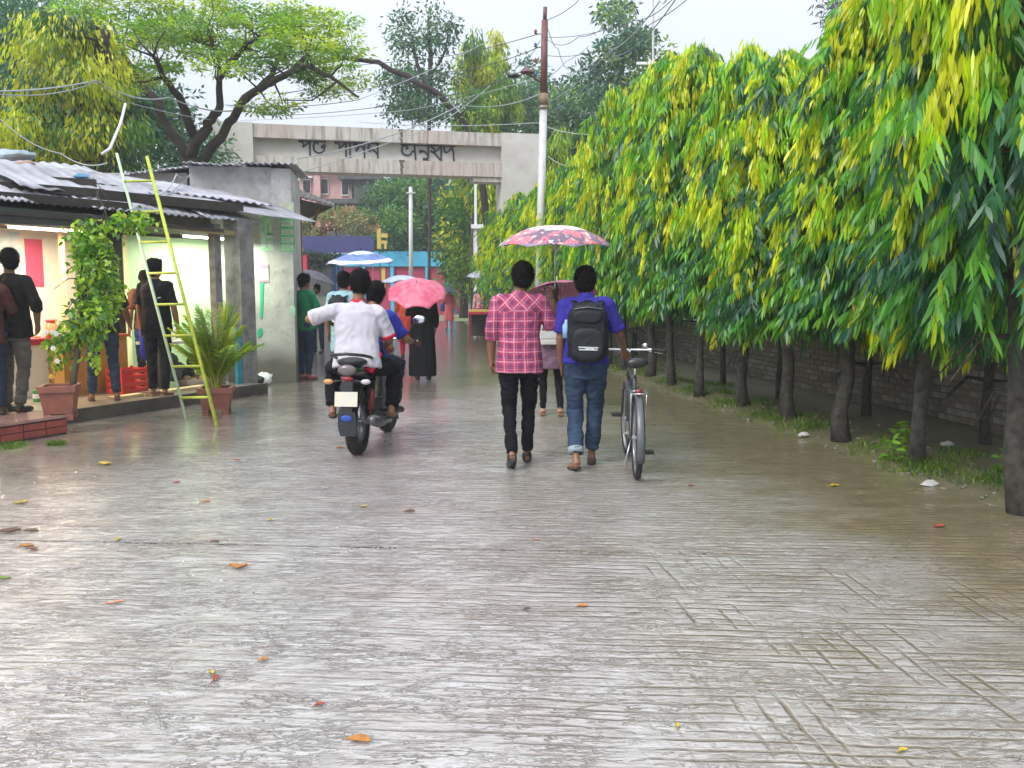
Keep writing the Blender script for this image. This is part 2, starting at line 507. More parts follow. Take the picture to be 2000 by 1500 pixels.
for j, i in slots:
    y = j * .24 + (.12 if i % 2 else 0); z = .0 + i * .0745
    if y + .24 > WLEN: continue
    if 1.0 < y and nb < 300:
        o = link('brick', bshare[rr.randrange(9)], wl); o.location = (-.10 + rr.uniform(-.004,.004), y, z); nb += 1
    else:
        far.box((-.118 - rr.random()*.006, y + .006, z + .006), (-.05, y + .234, z + .068), rr.randrange(3))
far.build('brickwork', BRICK, wl, kind='stuff')

# ================================================================ the gate across the road
GATEC = mk('gate_plaster', (.64,.61,.57), .75, col2=(.50,.46,.42), vs=1.2, bump=.15)
def gate_mat():
    t = NT('gate_stained'); co = t.coord('Object')
    sx = t.n('Mapping'); sx.inputs['Scale'].default_value = (6, 6, .55); t.l(co, sx.inputs[0])
    a = t.noise(sx.outputs[0], 1.5, 5, .7); b = t.noise(co, .6, 3)
    c = t.mix(t.ramp(a, .46, .70), (.58,.545,.50), (.19,.15,.12))
    c = t.mix(t.math('MULTIPLY', t.ramp(b, .45, .7), .45), c, (.42,.25,.20))
    t.prin(c, .8, 0, t.bump(a, .2, .01)); return t.mat
GATES = gate_mat()
INK = mk('letter_paint', (.03,.032,.055), .6)
pr = G(1011, 655); gz = math.radians(13)
gate = thing('gate', 'wide concrete gate spanning the road with painted lettering on its beam', 'gate', (pr.x, pr.y, 0), gz)
HG = 6.36; WG = 1.27; DG = .55; SP = 8.75
for x, dep in ((0, DG), (-SP, DG)):
    m = MB(); m.box((x - WG/2, -dep, 0), (x + WG/2, dep*.6, HG))
    if x == 0: m.box((WG/2 + .003, -.15, 0), (WG/2 + .22, dep*.5, HG - .06), 1)
    m.build('column', [GATEC, mk('plaster_brown', (.30,.20,.13), .8)], gate)
xa, xb = -SP + WG/2 + .003, -WG/2 - .003
m = MB(); m.box((xa, -DG + .30, 5.43), (xb, .25, HG - .42)); m.build('sign_band', GATEC, gate)
m = MB(); m.box((xa, -DG + .04, HG - .415), (xb, .27, HG - .02)); m.build('upper_beam', GATES, gate)
m = MB(); m.box((xa, -DG + .05, 5.0), (xb, .26, 5.425)); m.build('lower_beam', GATES, gate)
for nm_, z0_, z1_, yy_ in (('crack', HG - .42, HG - .02, -DG + .037), ('crack', 5.0, 5.43, -DG + .047)):
    xk = -SP*.43; m = MB(); L_ = []
    for i_ in range(9):
        zz = z0_ + (z1_ - z0_)*i_/8; w_ = .03 + .05*abs(noise.noise(Vector((i_*.9, z0_, 2)))) + (.05 if i_ > 6 else 0); o_ = .05*noise.noise(Vector((i_*.6, z0_, 5)))
        L_.append([Vector((xk + o_ - w_, yy_, zz)), Vector((xk + o_ + w_, yy_, zz)), Vector((xk + o_ + w_, yy_ + .02, zz)), Vector((xk + o_ - w_, yy_ + .02, zz))])
    m.loft(L_); m.build(nm_, mk('moss_stain', (.10,.085,.065), .9, col2=(.20,.17,.13), vs=20), gate)
m = MB(); m.box((xb - .9, -DG + .10, 4.85), (xb, .2, 4.993)); m.build('bracket', GATES, gate)

def stroke(m, pts, w0, y, t=.04, w1=None):
    """a flat brush stroke in the x-z plane with varying width"""
    n = len(pts); L, R = [], []
    for i, (px, pz) in enumerate(pts):
        a = Vector(pts[max(i-1, 0)]); b = Vector(pts[min(i+1, n-1)]); d = (b - a)
        d = d.normalized() if d.length else Vector((1, 0)); nn = Vector((-d.y, d.x))
        f = i / max(1, n-1); w = (w0 + ((w1 if w1 is not None else w0) - w0) * f) / 2
        L.append((px + nn.x*w, pz + nn.y*w)); R.append((px - nn.x*w, pz - nn.y*w))
    for i in range(n - 1):
        q = [L[i], L[i+1], R[i+1], R[i]]
        m.add([(a, y, b) for a, b in q] + [(a, y - t, b) for a, b in q], [(4,5,6,7),(3,2,1,0),(0,1,5,4),(1,2,6,5),(2,3,7,6),(3,0,4,7)])
def arc(cx, cz, r, a0, a1, n=9, sx=1.0):
    return [(cx + sx*r*math.cos(math.radians(a0 + (a1-a0)*i/n)), cz + r*math.sin(math.radians(a0 + (a1-a0)*i/n))) for i in range(n+1)]
# each letter in a cell one unit tall, head line at 1
def blob(cx, cz, r): return [(cx + r*.5*math.cos(math.radians(q)), cz + r*.5*math.sin(math.radians(q))) for q in range(0, 400, 40)]
LET = {
 'pa': (.86, [[(.70,1),(.70,-.02)], [(.00,.90),(.14,.96),(.30,.80),(.27,.58)], [(.24,.58),(.46,.74),(.70,.97)]], []),
 'sha': (.88, [arc(.42,.55,.34,165,345,10,1.0), [(.08,.64),(.12,.86),(.26,.93),(.40,.80)], [(.74,.50),(.80,.72),(.70,.84)]], [(.62,.64,.20)]),
 'aa': (.30, [[(.10,1),(.10,-.02)]], []),
 'la': (.86, [[(.72,1),(.72,-.02)], [(.02,.80),(.10,.92),(.24,.86),(.30,.66)], [(.30,.60),(.44,.80),(.58,.72),(.72,.48)]], [(.22,.52,.20)]),
 'na': (.84, [[(.72,1),(.72,-.02)], [(.28,.62),(.50,.52),(.72,.22)], [(.08,.66),(.14,.86),(.28,.80)]], [(.18,.54,.22)]),
 'a': (1.05, [[(.84,1),(.92,-.14)], arc(.36,.58,.32,160,340,10), [(.06,.70),(.10,.90),(.30,.94),(.42,.80),(.32,.66)], [(.66,.50),(.84,.62)]], [(.36,.74,.14)]),
 'nu': (.80, [[(.68,1),(.68,.20)], [(.24,.62),(.46,.54),(.68,.30)], [(.68,.22),(.52,-.04),(.34,-.02),(.36,.10),(.56,.02),(.80,-.20)]], [(.18,.56,.20)]),
 'ssa': (.80, [[(.70,1),(.70,-.05)], [(.02,.62),(.30,.46),(.58,.10),(.70,-.02)], [(.04,.92),(.28,.74),(.22,.52)], [(.22,.52),(.46,.70),(.70,.94)]], []),
 'da': (.80, [[(.08,.97),(.10,.66),(.22,.52),(.40,.66),(.58,.92)], [(.58,.92),(.70,.60),(.72,-.05)]], [(.16,.60,.14)]),
}
def xl(px): return (PL(px, 300, Vector((pr.x, pr.y, 0)), Vector((-math.sin(gz), math.cos(gz), 0))) - pr).dot(Vector((math.cos(gz), math.sin(gz), 0)))
for word, p0, p1 in ((('pa','sha'), 584, 637), (('pa','aa','la','na'), 654, 740), (('a','nu','ssa','da'), 782, 886)):
    xs, xe = xl(p0), xl(p1); tot = sum(LET[c][0] for c in word); s = (xe - xs) / tot; H = .44
    x = xs; yf = -DG + .297
    for c in word:
        w, st, bl_ = LET[c]; m = MB()
        for i, pl in enumerate(st): stroke(m, [(x + a*s, 5.49 + b*H) for a, b in pl], .058, yf, .03 + .002*i, .042)
        for cx_, cz_, r_ in bl_:
            n_ = 10; q_ = [(x + (cx_ + r_*.55*math.cos(2*PI*k_/n_))*s, 5.49 + (cz_ + r_*.55*math.sin(2*PI*k_/n_))*H) for k_ in range(n_)]
            m.add([(a, yf, b) for a, b in q_] + [(a, yf - .042, b) for a, b in q_], [tuple(range(n_))[::-1], tuple(range(n_, 2*n_))] + [(k_, n_+k_, n_+(k_+1) % n_, (k_+1) % n_) for k_ in range(n_)])
        m.box((x - .02, yf - .026, 5.49 + .94*H), (x + w*s, yf, 5.49 + 1.06*H))
        m.build('letter', INK, gate); x += w*s
# ================================================================ the row of drooping mast trees
def ashoka_mesh(seed, H, RB, ncl, zb=.95, per=14):
    rng = np.random.default_rng(seed)
    B, D, S, L, W, C, DR = [], [], [], [], [], [], []
    yc = np.array([(.56,.68,.015),(.68,.68,.014),(.46,.64,.015),(.32,.55,.018),(.60,.62,.014)])
    mc = np.array([(.035,.135,.045),(.05,.18,.07),(.075,.25,.035),(.035,.12,.075),(.12,.32,.035)])
    ph = rng.uniform(0, 6.3, 4)
    for k in range(ncl):
        zn = rng.uniform(0, 1) ** .92
        z = zb + (H - zb) * zn * .97
        a = rng.uniform(0, 2*PI)
        lob = 1 + .16*math.sin(3*a + ph[0] + zn*5) + .12*math.sin(5*a + ph[1] - zn*8) + .10*math.sin(zn*22 + ph[2] + a)
        R = RB * lob * max(.03, (1 - zn**3.2)) ** .62 * (.70 + .30*min(1, zn/.25))
        u = rng.uniform(0, 1) ** .42
        r = R * u
        p = np.array([math.cos(a)*r, math.sin(a)*r, z])
        rad = np.array([math.cos(a), math.sin(a), 0.])
        pyoung = min(.97, (.05 + 1.55*zn**1.1)) * (1.25 if math.sin(a*4 + ph[3] + zn*13) > -.1 else .45) if u > .60 else .15
        hang = rng.uniform(.85, 1.2)
        if rng.random() < pyoung:                                   # tassel of young leaves
            col = yc[rng.integers(5)] * rng.uniform(.75, 1.15)
            ln = rng.uniform(.20, .46); n = int(per * 1.6)
            ax = norm(np.array([rad[0]*.18 + rng.normal(0,.1), rad[1]*.18 + rng.normal(0,.1), -1.]))
            for i in range(n):
                t = rng.uniform(0, 1)
                b = p + ax*ln*t*.8 + rng.normal(0, .022, 3)
                an = rng.uniform(0, 2*PI); sd = np.array([math.cos(an), math.sin(an), 0])
                B.append(b); D.append(ax + sd*rng.uniform(.05, .30)); S.append(np.cross(ax, sd) + rng.normal(0,.2,3))
                L.append(rng.uniform(.085, .145)*hang); W.append(rng.uniform(.018, .029)); C.append(col*rng.uniform(.8, 1.15)); DR.append(0)
        else:
            col = mc[rng.integers(5)] * rng.uniform(.7, 1.3)
            if u > .7 and rng.random() < .10 + .4*zn: col = np.array((.16,.38,.022)) * rng.uniform(.8, 1.2)
            ax = norm(rad*rng.uniform(.3, .8) + np.array([rng.normal(0,.3), rng.normal(0,.3), -rng.uniform(.45, 1.0)]))
            lat = norm(np.cross(ax, [0, 0, 1.]) + rng.normal(0, .25, 3))
            ln = rng.uniform(.22, .42)
            for i in range(per):
                t = i / per; sg = 1 if i % 2 else -1
                b = p + ax*ln*t
                B.append(b); D.append(ax*.55 + lat*sg*rng.uniform(.35, .8) + np.array([0, 0, -rng.uniform(.5, 1.1)]))
                S.append(lat*.4 + rng.normal(0,.6,3)); L.append(rng.uniform(.10, .175)); W.append(rng.uniform(.020, .032)); C.append(col*rng.uniform(.8, 1.2)); DR.append(.15)
    me = leaves_mesh('crown', np.array(B), np.array(D), np.array(S), L, W, np.array(C), 6, .12)
    me.materials.append(LEAF); return me
def trunk_mesh(seed, H, r0, name='trunk'):
    m = MB(); rg = random.Random(seed); pts = []; rs = []
    x = y = 0
    for i in range(12):
        t = i / 11; pts.append((x, y, -.05 + (H*.9) * t)); rs.append(r0 * (1.25 if i == 0 else 1) * (1 - .72*t)); x += rg.uniform(-.04,.04); y += rg.uniform(-.04,.04)
    m.tube(pts, rs, 12)
    for v in m.v: v += Vector((1,1,0)) * noise.noise(v*9) * .008
    for k in range(26):                                            # short drooping limbs
        t = rg.uniform(.22, .95); i = int(t*11); p = Vector(pts[i]); a = rg.uniform(0, 2*PI); R = .75*(1 - t*.75)
        q = p + Vector((math.cos(a)*R*.5, math.sin(a)*R*.5, .02)); e = p + Vector((math.cos(a)*R, math.sin(a)*R, -.22))
        m.tube([p, q, e], [.018, .012, .005], 5)
    me = bpy.data.meshes.new(name); me.from_pydata([tuple(v) for v in m.v], [], m.f); me.materials.append(BARK)
    me.polygons.foreach_set('use_smooth', [True]*len(me.polygons)); return me
near_var = [(ashoka_mesh(11 + i, 1.0*h, rb, 1200, zb, 15), h) for i, (h, rb, zb) in enumerate(((4.5,.74,1.25),(4.4,.70,1.12),(4.7,.76,1.3)))]
far_var = [(ashoka_mesh(31 + i, h, rb, 800, zb, 12), h) for i, (h, rb, zb) in enumerate(((4.5,.84,1.0),(4.3,.80,.95)))]
tmesh = [trunk_mesh(s, 4.2, r) for s, r in ((1, .070), (2, .080), (3, .064))]
TREEG = 'drooping mast trees in the front row beside the road'
fr = [(1993, 1003, 5.3), (1790, 912, 4.9), (1644, 868, 4.5), (1541, 828, 4.15), (1452, 800, 4.5), (1365, 778, 4.9), (1312, 757, 5.15), (1268, 740, 5.3)]
pos = []
for px, py, h in fr:
    p = G(px, py); pos.append((p.x, p.y, h))
last = Vector(pos[-1][:2])
for k in range(1, 14):
    y = last.y + 1.22*k; pos.append((last.x - .178*1.22*k + rr.uniform(-.08,.08), y, [5.2,4.8,4.6,4.45,4.4,4.4,4.45,4.5,4.4,4.5,4.5,4.4,4.5][k-1]))
ordn = ['nearest', 'second', 'third', 'fourth', 'fifth', 'sixth', 'seventh', 'eighth', 'ninth', 'tenth', 'eleventh', 'twelfth', 'thirteenth', 'fourteenth', 'fifteenth',
        'sixteenth', 'seventeenth', 'eighteenth', 'nineteenth', 'twentieth', 'farthest']
for i, (x, y, h) in enumerate(pos):
    me, hh = near_var[i % 3] if i < 8 else far_var[i % 2]
    t = thing('mast_tree', 'mast tree with hanging yellow and green leaves, %s from the camera in the front row' % ordn[i], 'tree', (x, y, .03), rr.uniform(0, 6.28), TREEG)
    c = link('crown', me, t); c['kind'] = 'stuff'
    s = h / hh; w = 1.0 if i < 8 else 1.02
    if i == 0: w = 1.1
    c.scale = (w, w, s)
    b = link('trunk', tmesh[(i*2 + i//3) % 3], t); b.scale = (1, 1, s); t.rotation_euler = (rr.uniform(-.05,.05), rr.uniform(-.05,.05), t.rotation_euler.z)
    MW.pop(c.name, 0)
# second row, behind
BG = 'thin trees of the second row standing by the wall'
for i, (px, py) in enumerate(((1692, 822), (1525, 790), (1412, 762), (1925, 880), (1240, 700))):
    p = G(px, py); p = Vector((p.x, p.y, 0))
    t = thing('mast_tree', ['slender mast tree in the back row behind the third trunk', 'slender mast tree in the back row behind the fourth trunk', 'slender mast tree in the back row behind the fifth trunk',
              'dark mast tree by the wall at the right edge', 'slim pale trunk in the back row behind the bicycle'][i], 'tree', (p.x, p.y, .03), rr.uniform(0, 6.28), BG)
    me, hh = near_var[(i + 1) % 3] if i != 4 else far_var[0]
    c = link('crown', me, t); c['kind'] = 'stuff'; c.scale = (.95, .95, 4.3/hh)
    b = link('trunk', tmesh[i % 3], t); b.scale = (.7, .7, .98)

# ================================================================ broad trees in the background
def broad(name, label, cat, base, trunk, limbs, clumps, leafL, leafW, pal, per, mat=LEAFFAR, seed=0, group=None, flat=.5, bark=BARKD, style='clump', light=.0):
    """trunk and limbs: [(points, radii)], clumps: [(centre, radius)] in world metres"""
    rng = np.random.default_rng(seed); rg = random.Random(seed)
    t = thing(name, label, cat, base, 0, group)
    m = MB(); nodes = []
    for pts, rs in trunk + limbs:
        P = []; R = []
        n = len(pts)
        for i in range(n - 1):
            for k in range(4):
                f = k/4; p = Vector(pts[i]).lerp(Vector(pts[i+1]), f)
                if i or k: p += Vector((rg.gauss(0,1), rg.gauss(0,1), rg.gauss(0,1))) * rs[i] * .22
                P.append(p); R.append(rs[i] + (rs[i+1]-rs[i])*f)
        P.append(Vector(pts[-1])); R.append(rs[-1]); m.tube(P, R, 9); nodes += list(zip(P, R))
    for c, r in clumps:                                            # a twig from the nearest limb to every clump
        c = Vector(c); b = min(nodes, key=lambda q: (q[0]-c).length + max(0, q[0].z - c.z)*.6)
        L = (b[0]-c).length
        if L > .2 and L < 9:
            mid = b[0].lerp(c, .5) + Vector((rg.gauss(0,.06), rg.gauss(0,.06), -.05*L + rg.gauss(0,.05)))*L**.5
            r0 = min(b[1]*.7, .015 + .016*L)
            m.tube([b[0], mid, c], [r0, r0*.6, .008], 5); 
            if L > .8: nodes.append((mid, r0*.6)); nodes.append((c, .012))
    o = m.build('trunk', bark, t, world=True, smooth=True)
    B, D, S, L_, W_, C = [], [], [], [], [], []
    pal = np.array(pal)
    for c, r in clumps:
        c = np.array(c); rv = np.array((r, r, r*flat)) if not hasattr(r, '__len__') else np.array(r)
        n = int(per * rng.uniform(.6, 1.3)); base_c = pal[rng.integers(len(pal))] * rng.uniform(.75, 1.2)
        d = norm(rng.normal(0, 1, (n, 3))); q = d * rng.uniform(0, 1, (n, 1))**.42 * rv
        if style == 'droop': q[:, 2] -= np.abs(rng.normal(0, .3, n)) * r if not hasattr(r, '__len__') else 0
        B.append(c + q); 
        if style == 'feather':
            D.append(d*np.array((1, 1, .15)) + np.array((0, 0, -.15)) + rng.normal(0, .25, (n, 3)))
        elif style == 'droop': D.append(d*.35 + np.array((0, 0, -1.)) + rng.normal(0, .2, (n, 3)))
        else: D.append(d*.7 + rng.normal(0, .6, (n, 3)) + np.array((0, 0, -.35)))
        S.append(rng.normal(0, 1, (n, 3)) * (np.array((1,1,.3)) if style == 'feather' else 1))
        L_.append(rng.uniform(.6, 1.25, n)*leafL); W_.append(rng.uniform(.7, 1.2, n)*leafW)
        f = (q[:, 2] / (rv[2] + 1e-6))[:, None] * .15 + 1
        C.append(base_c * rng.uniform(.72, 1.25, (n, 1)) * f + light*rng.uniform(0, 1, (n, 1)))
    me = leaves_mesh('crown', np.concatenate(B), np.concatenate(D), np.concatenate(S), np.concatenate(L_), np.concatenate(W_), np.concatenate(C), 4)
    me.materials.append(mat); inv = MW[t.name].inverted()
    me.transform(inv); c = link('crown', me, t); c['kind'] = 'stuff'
    return t
def fill(regions, n, Y, dY, seed, r=(.5, 1.0)):
    """clump centres through ellipses of the picture (px, py, rx, ry[, weight]) at depth Y +- dY"""
    rg = random.Random(seed); out = []
    ws = [g[4] if len(g) > 4 else g[2]*g[3] for g in regions]
    for k in range(n):
        g = rg.choices(regions, ws)[0]; a = rg.uniform(0, 2*PI); q = math.sqrt(rg.random())
        y = Y + rg.uniform(-dY, dY) * math.sqrt(max(.05, 1 - q*q))
        p = A(g[0] + g[2]*q*math.cos(a), g[1] + g[3]*q*math.sin(a), y)
        if p.z > .3: out.append((tuple(p), rg.uniform(*r)))
    return out
def line(pts, Y0, Y1=None):
    Y1 = Y0 if Y1 is None else Y1; n = len(pts)
    return [tuple(A(x, y, Y0 + (Y1-Y0)*i/max(1, n-1))) for i, (x, y) in enumerate(pts)]
YG = [(.44,.50,.02),(.36,.46,.03),(.22,.36,.03),(.50,.50,.02),(.14,.26,.035)]
MG = [(.06,.17,.055),(.09,.22,.06),(.045,.125,.05),(.14,.28,.06)]
HAZEG = [(.06,.15,.105),(.09,.20,.12),(.045,.115,.085),(.13,.25,.12)]  # pale teal of distant haze put into the leaf colours
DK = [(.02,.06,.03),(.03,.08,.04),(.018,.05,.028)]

# the rain tree behind the shops, at upper left
yb = 20.0; b0 = A(395, 330, yb); b0 = Vector((b0.x, yb, 0))
tr = [([tuple(b0), (b0.x + .1, yb, 2.2), tuple(A(372, 308, yb))], [.36, .30, .22])]
limbs = [(line([(372,308),(392,262),(415,232),(430,205),(428,150),(420,100),(405,55)], yb, yb-1.2), [.13,.12,.10,.08,.06,.05,.03]),
         (line([(372,308),(330,250),(300,190),(260,140),(235,90),(215,30)], yb, yb+1.5), [.13,.11,.09,.07,.05,.03]),
         (line([(400,310),(440,250),(470,205),(520,165),(560,145),(600,128),(645,150),(700,190)], yb, yb-2), [.12,.10,.09,.08,.07,.06,.04,.02]),
         (line([(385,270),(355,200),(320,150),(300,110)], yb, yb-2), [.12,.09,.06,.04]),
         (line([(430,150),(460,110),(480,85),(520,70)], yb-.5, yb-1.5), [.08,.06,.05,.03]),
         (line([(480,195),(530,150),(545,110),(560,60)], yb-.5, yb+1.5), [.08,.06,.05,.03]),
         (line([(560,145),(600,110),(590,60),(575,20)], yb-1, yb), [.06,.05,.04,.03])]
cl = fill([(250,45,170,60),(430,35,180,45),(560,50,120,60),(600,110,100,40),(640,160,70,22),(420,110,110,40),(250,130,90,50),(520,205,50,18),(690,185,25,8,300),(180,180,70,40)], 185, yb-.5, 2.6, 5, (.28, .58))
broad('rain_tree', 'spreading rain tree with feathery foliage and forked dark limbs behind the shops', 'tree', tuple(b0), tr, limbs, cl, .12, .045,
      [(.22,.40,.035),(.34,.48,.03),(.16,.30,.05),(.46,.54,.03),(.12,.24,.06)], 150, LEAF, 5, flat=.28, style='feather')
# yellow-green bushy trees on the left, behind the shops
yb = 16.5; b0 = A(215, 420, yb); b0.z = 0
cl = fill([(130,130,95,100),(60,230,70,90),(200,240,70,70),(120,60,70,40),(160,300,110,30)], 95, yb, 1.6, 6, (.3, .62))
broad('dense_tree', 'bushy yellow-green tree with hanging tufts at the left behind the tin roofs', 'tree', tuple(b0),
      [([tuple(b0), (b0.x, yb, 2.5), tuple(A(205, 180, yb)), tuple(A(205, 60, yb))], [.3, .26, .22, .10])],
      [(line([(205,200),(150,150),(110,100)], yb), [.12,.08,.04]), (line([(205,160),(160,220),(110,250)], yb-.4), [.08,.06,.03])],
      cl, .15, .045, [(.52,.52,.02),(.46,.50,.02),(.30,.42,.03),(.10,.22,.04),(.05,.13,.06)], 190, LEAF, 6, flat=.55, style='droop')
yb = 24; b0 = A(60, 420, yb); b0.z = 0
cl = fill([(60,130,110,110),(30,260,120,70),(260,260,90,60),(180,200,160,60),(350,290,60,40)], 130, yb, 2.5, 7, (.6, 1.2))
broad('dense_tree', 'dark bluish-green tree forming the backdrop at the far left', 'tree', tuple(b0),
      [([tuple(b0), (b0.x, yb, 4), tuple(A(60, 100, yb))], [.35, .3, .12])], [], cl, .2, .08, HAZEG, 260, LEAFFAR, 7, flat=.8)
# leaning trunk beyond the gate
yb = 31; b0 = G(965, 640); 
broad('leaning_tree', 'tree with a long dark trunk leaning left over the gate', 'tree', (A(965,560,yb).x, yb, 0),
      [([(A(962,560,yb).x, yb, 0), tuple(A(950,420,yb)), tuple(A(928,272,yb)), tuple(A(862,188,yb)), tuple(A(795,150,yb)), tuple(A(740,122,yb)), tuple(A(672,112,yb-1)), tuple(A(600,128,yb-3)), tuple(A(560,140,yb-4))], [.12,.12,.13,.11,.10,.085,.075,.06,.03])],
      [(line([(850,185),(830,160),(815,120)], yb), [.08,.05,.03])], fill([(905,215,40,40)], 14, yb, 1, 3, (.3, .5)), .16, .06, MG, 60, LEAFFAR, 8, bark=mk('bark_umber', (.035,.022,.024), .8, col2=(.018,.012,.012)))
# tall airy tree behind the gate
yb = 38; b0 = A(838, 600, yb); b0.z = 0
cl = fill([(830,60,62,50),(830,120,70,55),(790,170,45,45),(850,190,60,50),(800,215,60,30)], 125, yb, 2.2, 9, (.4, .8))
broad('tall_tree', 'tall airy tree with small dark leaves rising above the middle of the gate', 'tree', tuple(b0),
      [([tuple(b0), tuple(A(838,260,yb)), tuple(A(842,120,yb)), tuple(A(836,40,yb))], [.06,.09,.10,.05])],
      [(line([(840,190),(815,130),(805,70)], yb), [.08,.06,.03]), (line([(842,150),(870,100),(875,50)], yb), [.07,.05,.03])],
      cl, .22, .10, [(.045,.12,.08),(.07,.16,.09),(.10,.20,.10)], 42, LEAFFAR, 9, flat=.8)
# yellowish mast trees right of it
for i, (px, top, w, Y) in enumerate(((925, 75, 34, 40), (968, 60, 22, 42), (990, 150, 26, 39), (948, 190, 40, 38))):
    b = A(px, 600, Y); b.z = 0; cl = []
    rg = random.Random(60+i)
    for k in range(42 if w > 30 else 34):
        py = top + (560-top)*.62*rg.random(); q = min(1, (py-top)/70 + .15)
        p = A(px + rg.uniform(-1,1)*w*q*rg.uniform(.5,1.1), py, Y + rg.uniform(-.8,.8)); cl.append((tuple(p), rg.uniform(.35,.7)))
    broad('mast_tree', ['yellow-topped mast tree just right of the tall airy tree', 'thinnest and tallest far mast tree left of the pole', 'far mast tree nearest the utility pole', 'short broad yellow mast tree over the gate beam'][i],
          'tree', tuple(b), [([tuple(b), tuple(A(px, top+20, Y))], [.15, .04])], [], cl, .32, .09, YG + MG[:2], 110, LEAFFAR, 60+i, style='droop', flat=1.3)
# big trees right of the pole
yb = 40; b0 = A(1190, 620, yb); b0.z = 0
cl = fill([(1215,60,50,60),(1250,130,60,50),(1160,160,70,40),(1130,230,80,50),(1220,240,90,70),(1180,330,110,60)], 150, yb, 3.5, 10, (.6, 1.2))
broad('tall_tree', 'big bluish-green tree behind the mast trees to the right of the pole', 'tree', tuple(b0),
      [([tuple(b0), tuple(A(1195,300,yb)), tuple(A(1215,120,yb)), tuple(A(1225,40,yb))], [.4,.3,.18,.06])],
      [(line([(1200,260),(1150,190),(1120,150)], yb), [.15,.1,.04]), (line([(1200,200),(1260,150),(1290,110)], yb), [.12,.08,.04])],
      cl, .3, .12, HAZEG + [(.22,.34,.08)], 110, LEAFFAR, 10, flat=.7)
yb = 46; b0 = A(1060, 620, yb); b0.z = 0
broad('tall_tree', 'smaller leafy tree directly behind the utility pole', 'tree', tuple(b0),
      [([tuple(b0), tuple(A(1040,200,yb))], [.3,.08])], [], fill([(1030,190,40,60),(1060,260,60,60),(1100,300,50,40)], 55, yb, 2.5, 12, (.6, 1.0)), .3, .12, HAZEG, 110, LEAFFAR, 12, flat=.8)
yb = 30; b0 = A(1085, 620, yb); b0.z = 0
broad('mast_tree', 'yellowish weeping tree between the gate column and the mast tree row', 'tree', tuple(b0),
      [([tuple(b0), tuple(A(1085,290,yb))], [.14,.05])], [], fill([(1090,290,22,30),(1080,350,26,45),(1085,430,30,60)], 45, yb, .8, 13, (.3, .5)), .25, .06, YG, 120, LEAFFAR, 13, style='droop', flat=1.2)
yb = 11.5; q = A(1735, 60, yb); 
broad('bare_tree', 'thin-leaved pale tree glimpsed in the gap between the mast tree crowns', 'tree', (q.x, yb + 5, 0),
      [([(q.x, yb+5, 0), (q.x, yb+5, 5), tuple(A(1715, 30, yb+5))], [.12,.08,.03])], [], fill([(1700,20,70,40),(1740,60,40,50)], 40, yb+5, 1, 14, (.3, .7)), .14, .03, [(.09,.11,.12),(.12,.14,.15)], 90, LEAFFAR, 14)
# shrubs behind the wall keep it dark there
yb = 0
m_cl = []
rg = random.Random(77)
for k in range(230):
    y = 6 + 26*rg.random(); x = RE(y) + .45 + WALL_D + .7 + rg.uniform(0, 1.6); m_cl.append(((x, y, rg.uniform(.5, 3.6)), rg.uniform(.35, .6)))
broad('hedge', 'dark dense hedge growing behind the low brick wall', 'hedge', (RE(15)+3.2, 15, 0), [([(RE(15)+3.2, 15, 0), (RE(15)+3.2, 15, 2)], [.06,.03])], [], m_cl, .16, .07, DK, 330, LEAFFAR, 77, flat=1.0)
# trees seen through the gate
for i, (px, py, rx, ry, Y, n, pal) in enumerate(((770,425,50,75,56,75,MG), (850,420,66,85,60,120,HAZEG), (905,470,35,90,46,55,YG[2:]+MG), (940,400,30,60,62,40,HAZEG), (820,380,80,40,66,50,HAZEG))):
    b = A(px, 560, Y); b.z = 0
    broad('dense_tree', ['leafy tree filling the left of the gate opening beside the dark building', 'dark green tree behind the white pole in the gate opening', 'creeper-covered green tree just left of the gate column',
          'bluish tree behind the pole at the gate column', 'dark tree highest under the beam of the gate'][i], 'tree', tuple(b),
          [([tuple(b), tuple(A(px, py-ry*.5, Y))], [.25,.08])], [], fill([(px,py,rx,ry)], n, Y, 2.5, 80+i, (.8, 1.5)), .34, .14, pal, 170, LEAFFAR, 80+i, flat=.8)
# far tree line closing the horizon
m_cl = []
for k in range(420):
    x = rg.uniform(-75, 75); y = 84 + rg.uniform(0, 12); m_cl.append(((x, y, rg.uniform(.5, 7) + 2.5*noise.noise(Vector((x*.07,0,0)))), rg.uniform(1.6, 2.8)))
broad('tree_line', 'far belt of trees closing the view behind everything', 'trees', (0, 88, 0), [([(0,88,0),(0,88,5)], [.3,.1])], [], m_cl, .7, .35, HAZEG, 170, LEAFFAR, 90, flat=.9)
tag([o for o in COL.objects if o.name == 'tree_line'][0], kind='stuff')
# ================================================================ beyond the gate
CYAN = mk('cyan_paint', (.06,.42,.68), .5, col2=(.10,.50,.74), vs=2)
BLUE = mk('blue_paint', (.01,.16,.46), .5, col2=(.02,.22,.55), vs=2)
MAG = mk('crimson_paint', (.46,.035,.10), .5, col2=(.38,.05,.10), vs=2)
NAVY = mk('navy_banner', (.035,.04,.16), .6, col2=(.05,.06,.2), vs=3)
REDP = mk('red_paint', (.55,.03,.06), .5, amount=.4)
YELP = mk('yellow_paint', (.70,.50,.12), .5, amount=.4)
PINKW = mk('pink_plaster', (.62,.36,.33), .8, col2=(.50,.30,.28), vs=2)
DARKW = mk('dark_concrete', (.11,.11,.115), .8, col2=(.07,.07,.07), vs=2)
TIN = mk('tin_sheet', (.50,.51,.54), .45, .35, col2=(.34,.34,.36), vs=3, stretch=(1, .3, 1))
TIND = mk('tin_sheet_old', (.16,.14,.13), .55, .2, col2=(.08,.06,.05), vs=4)
WOOD = mk('old_wood', (.30,.19,.10), .7, col2=(.18,.11,.06), vs=5, bump=.2)
GLASSD = mk('dark_glass', (.03,.035,.04), .15)

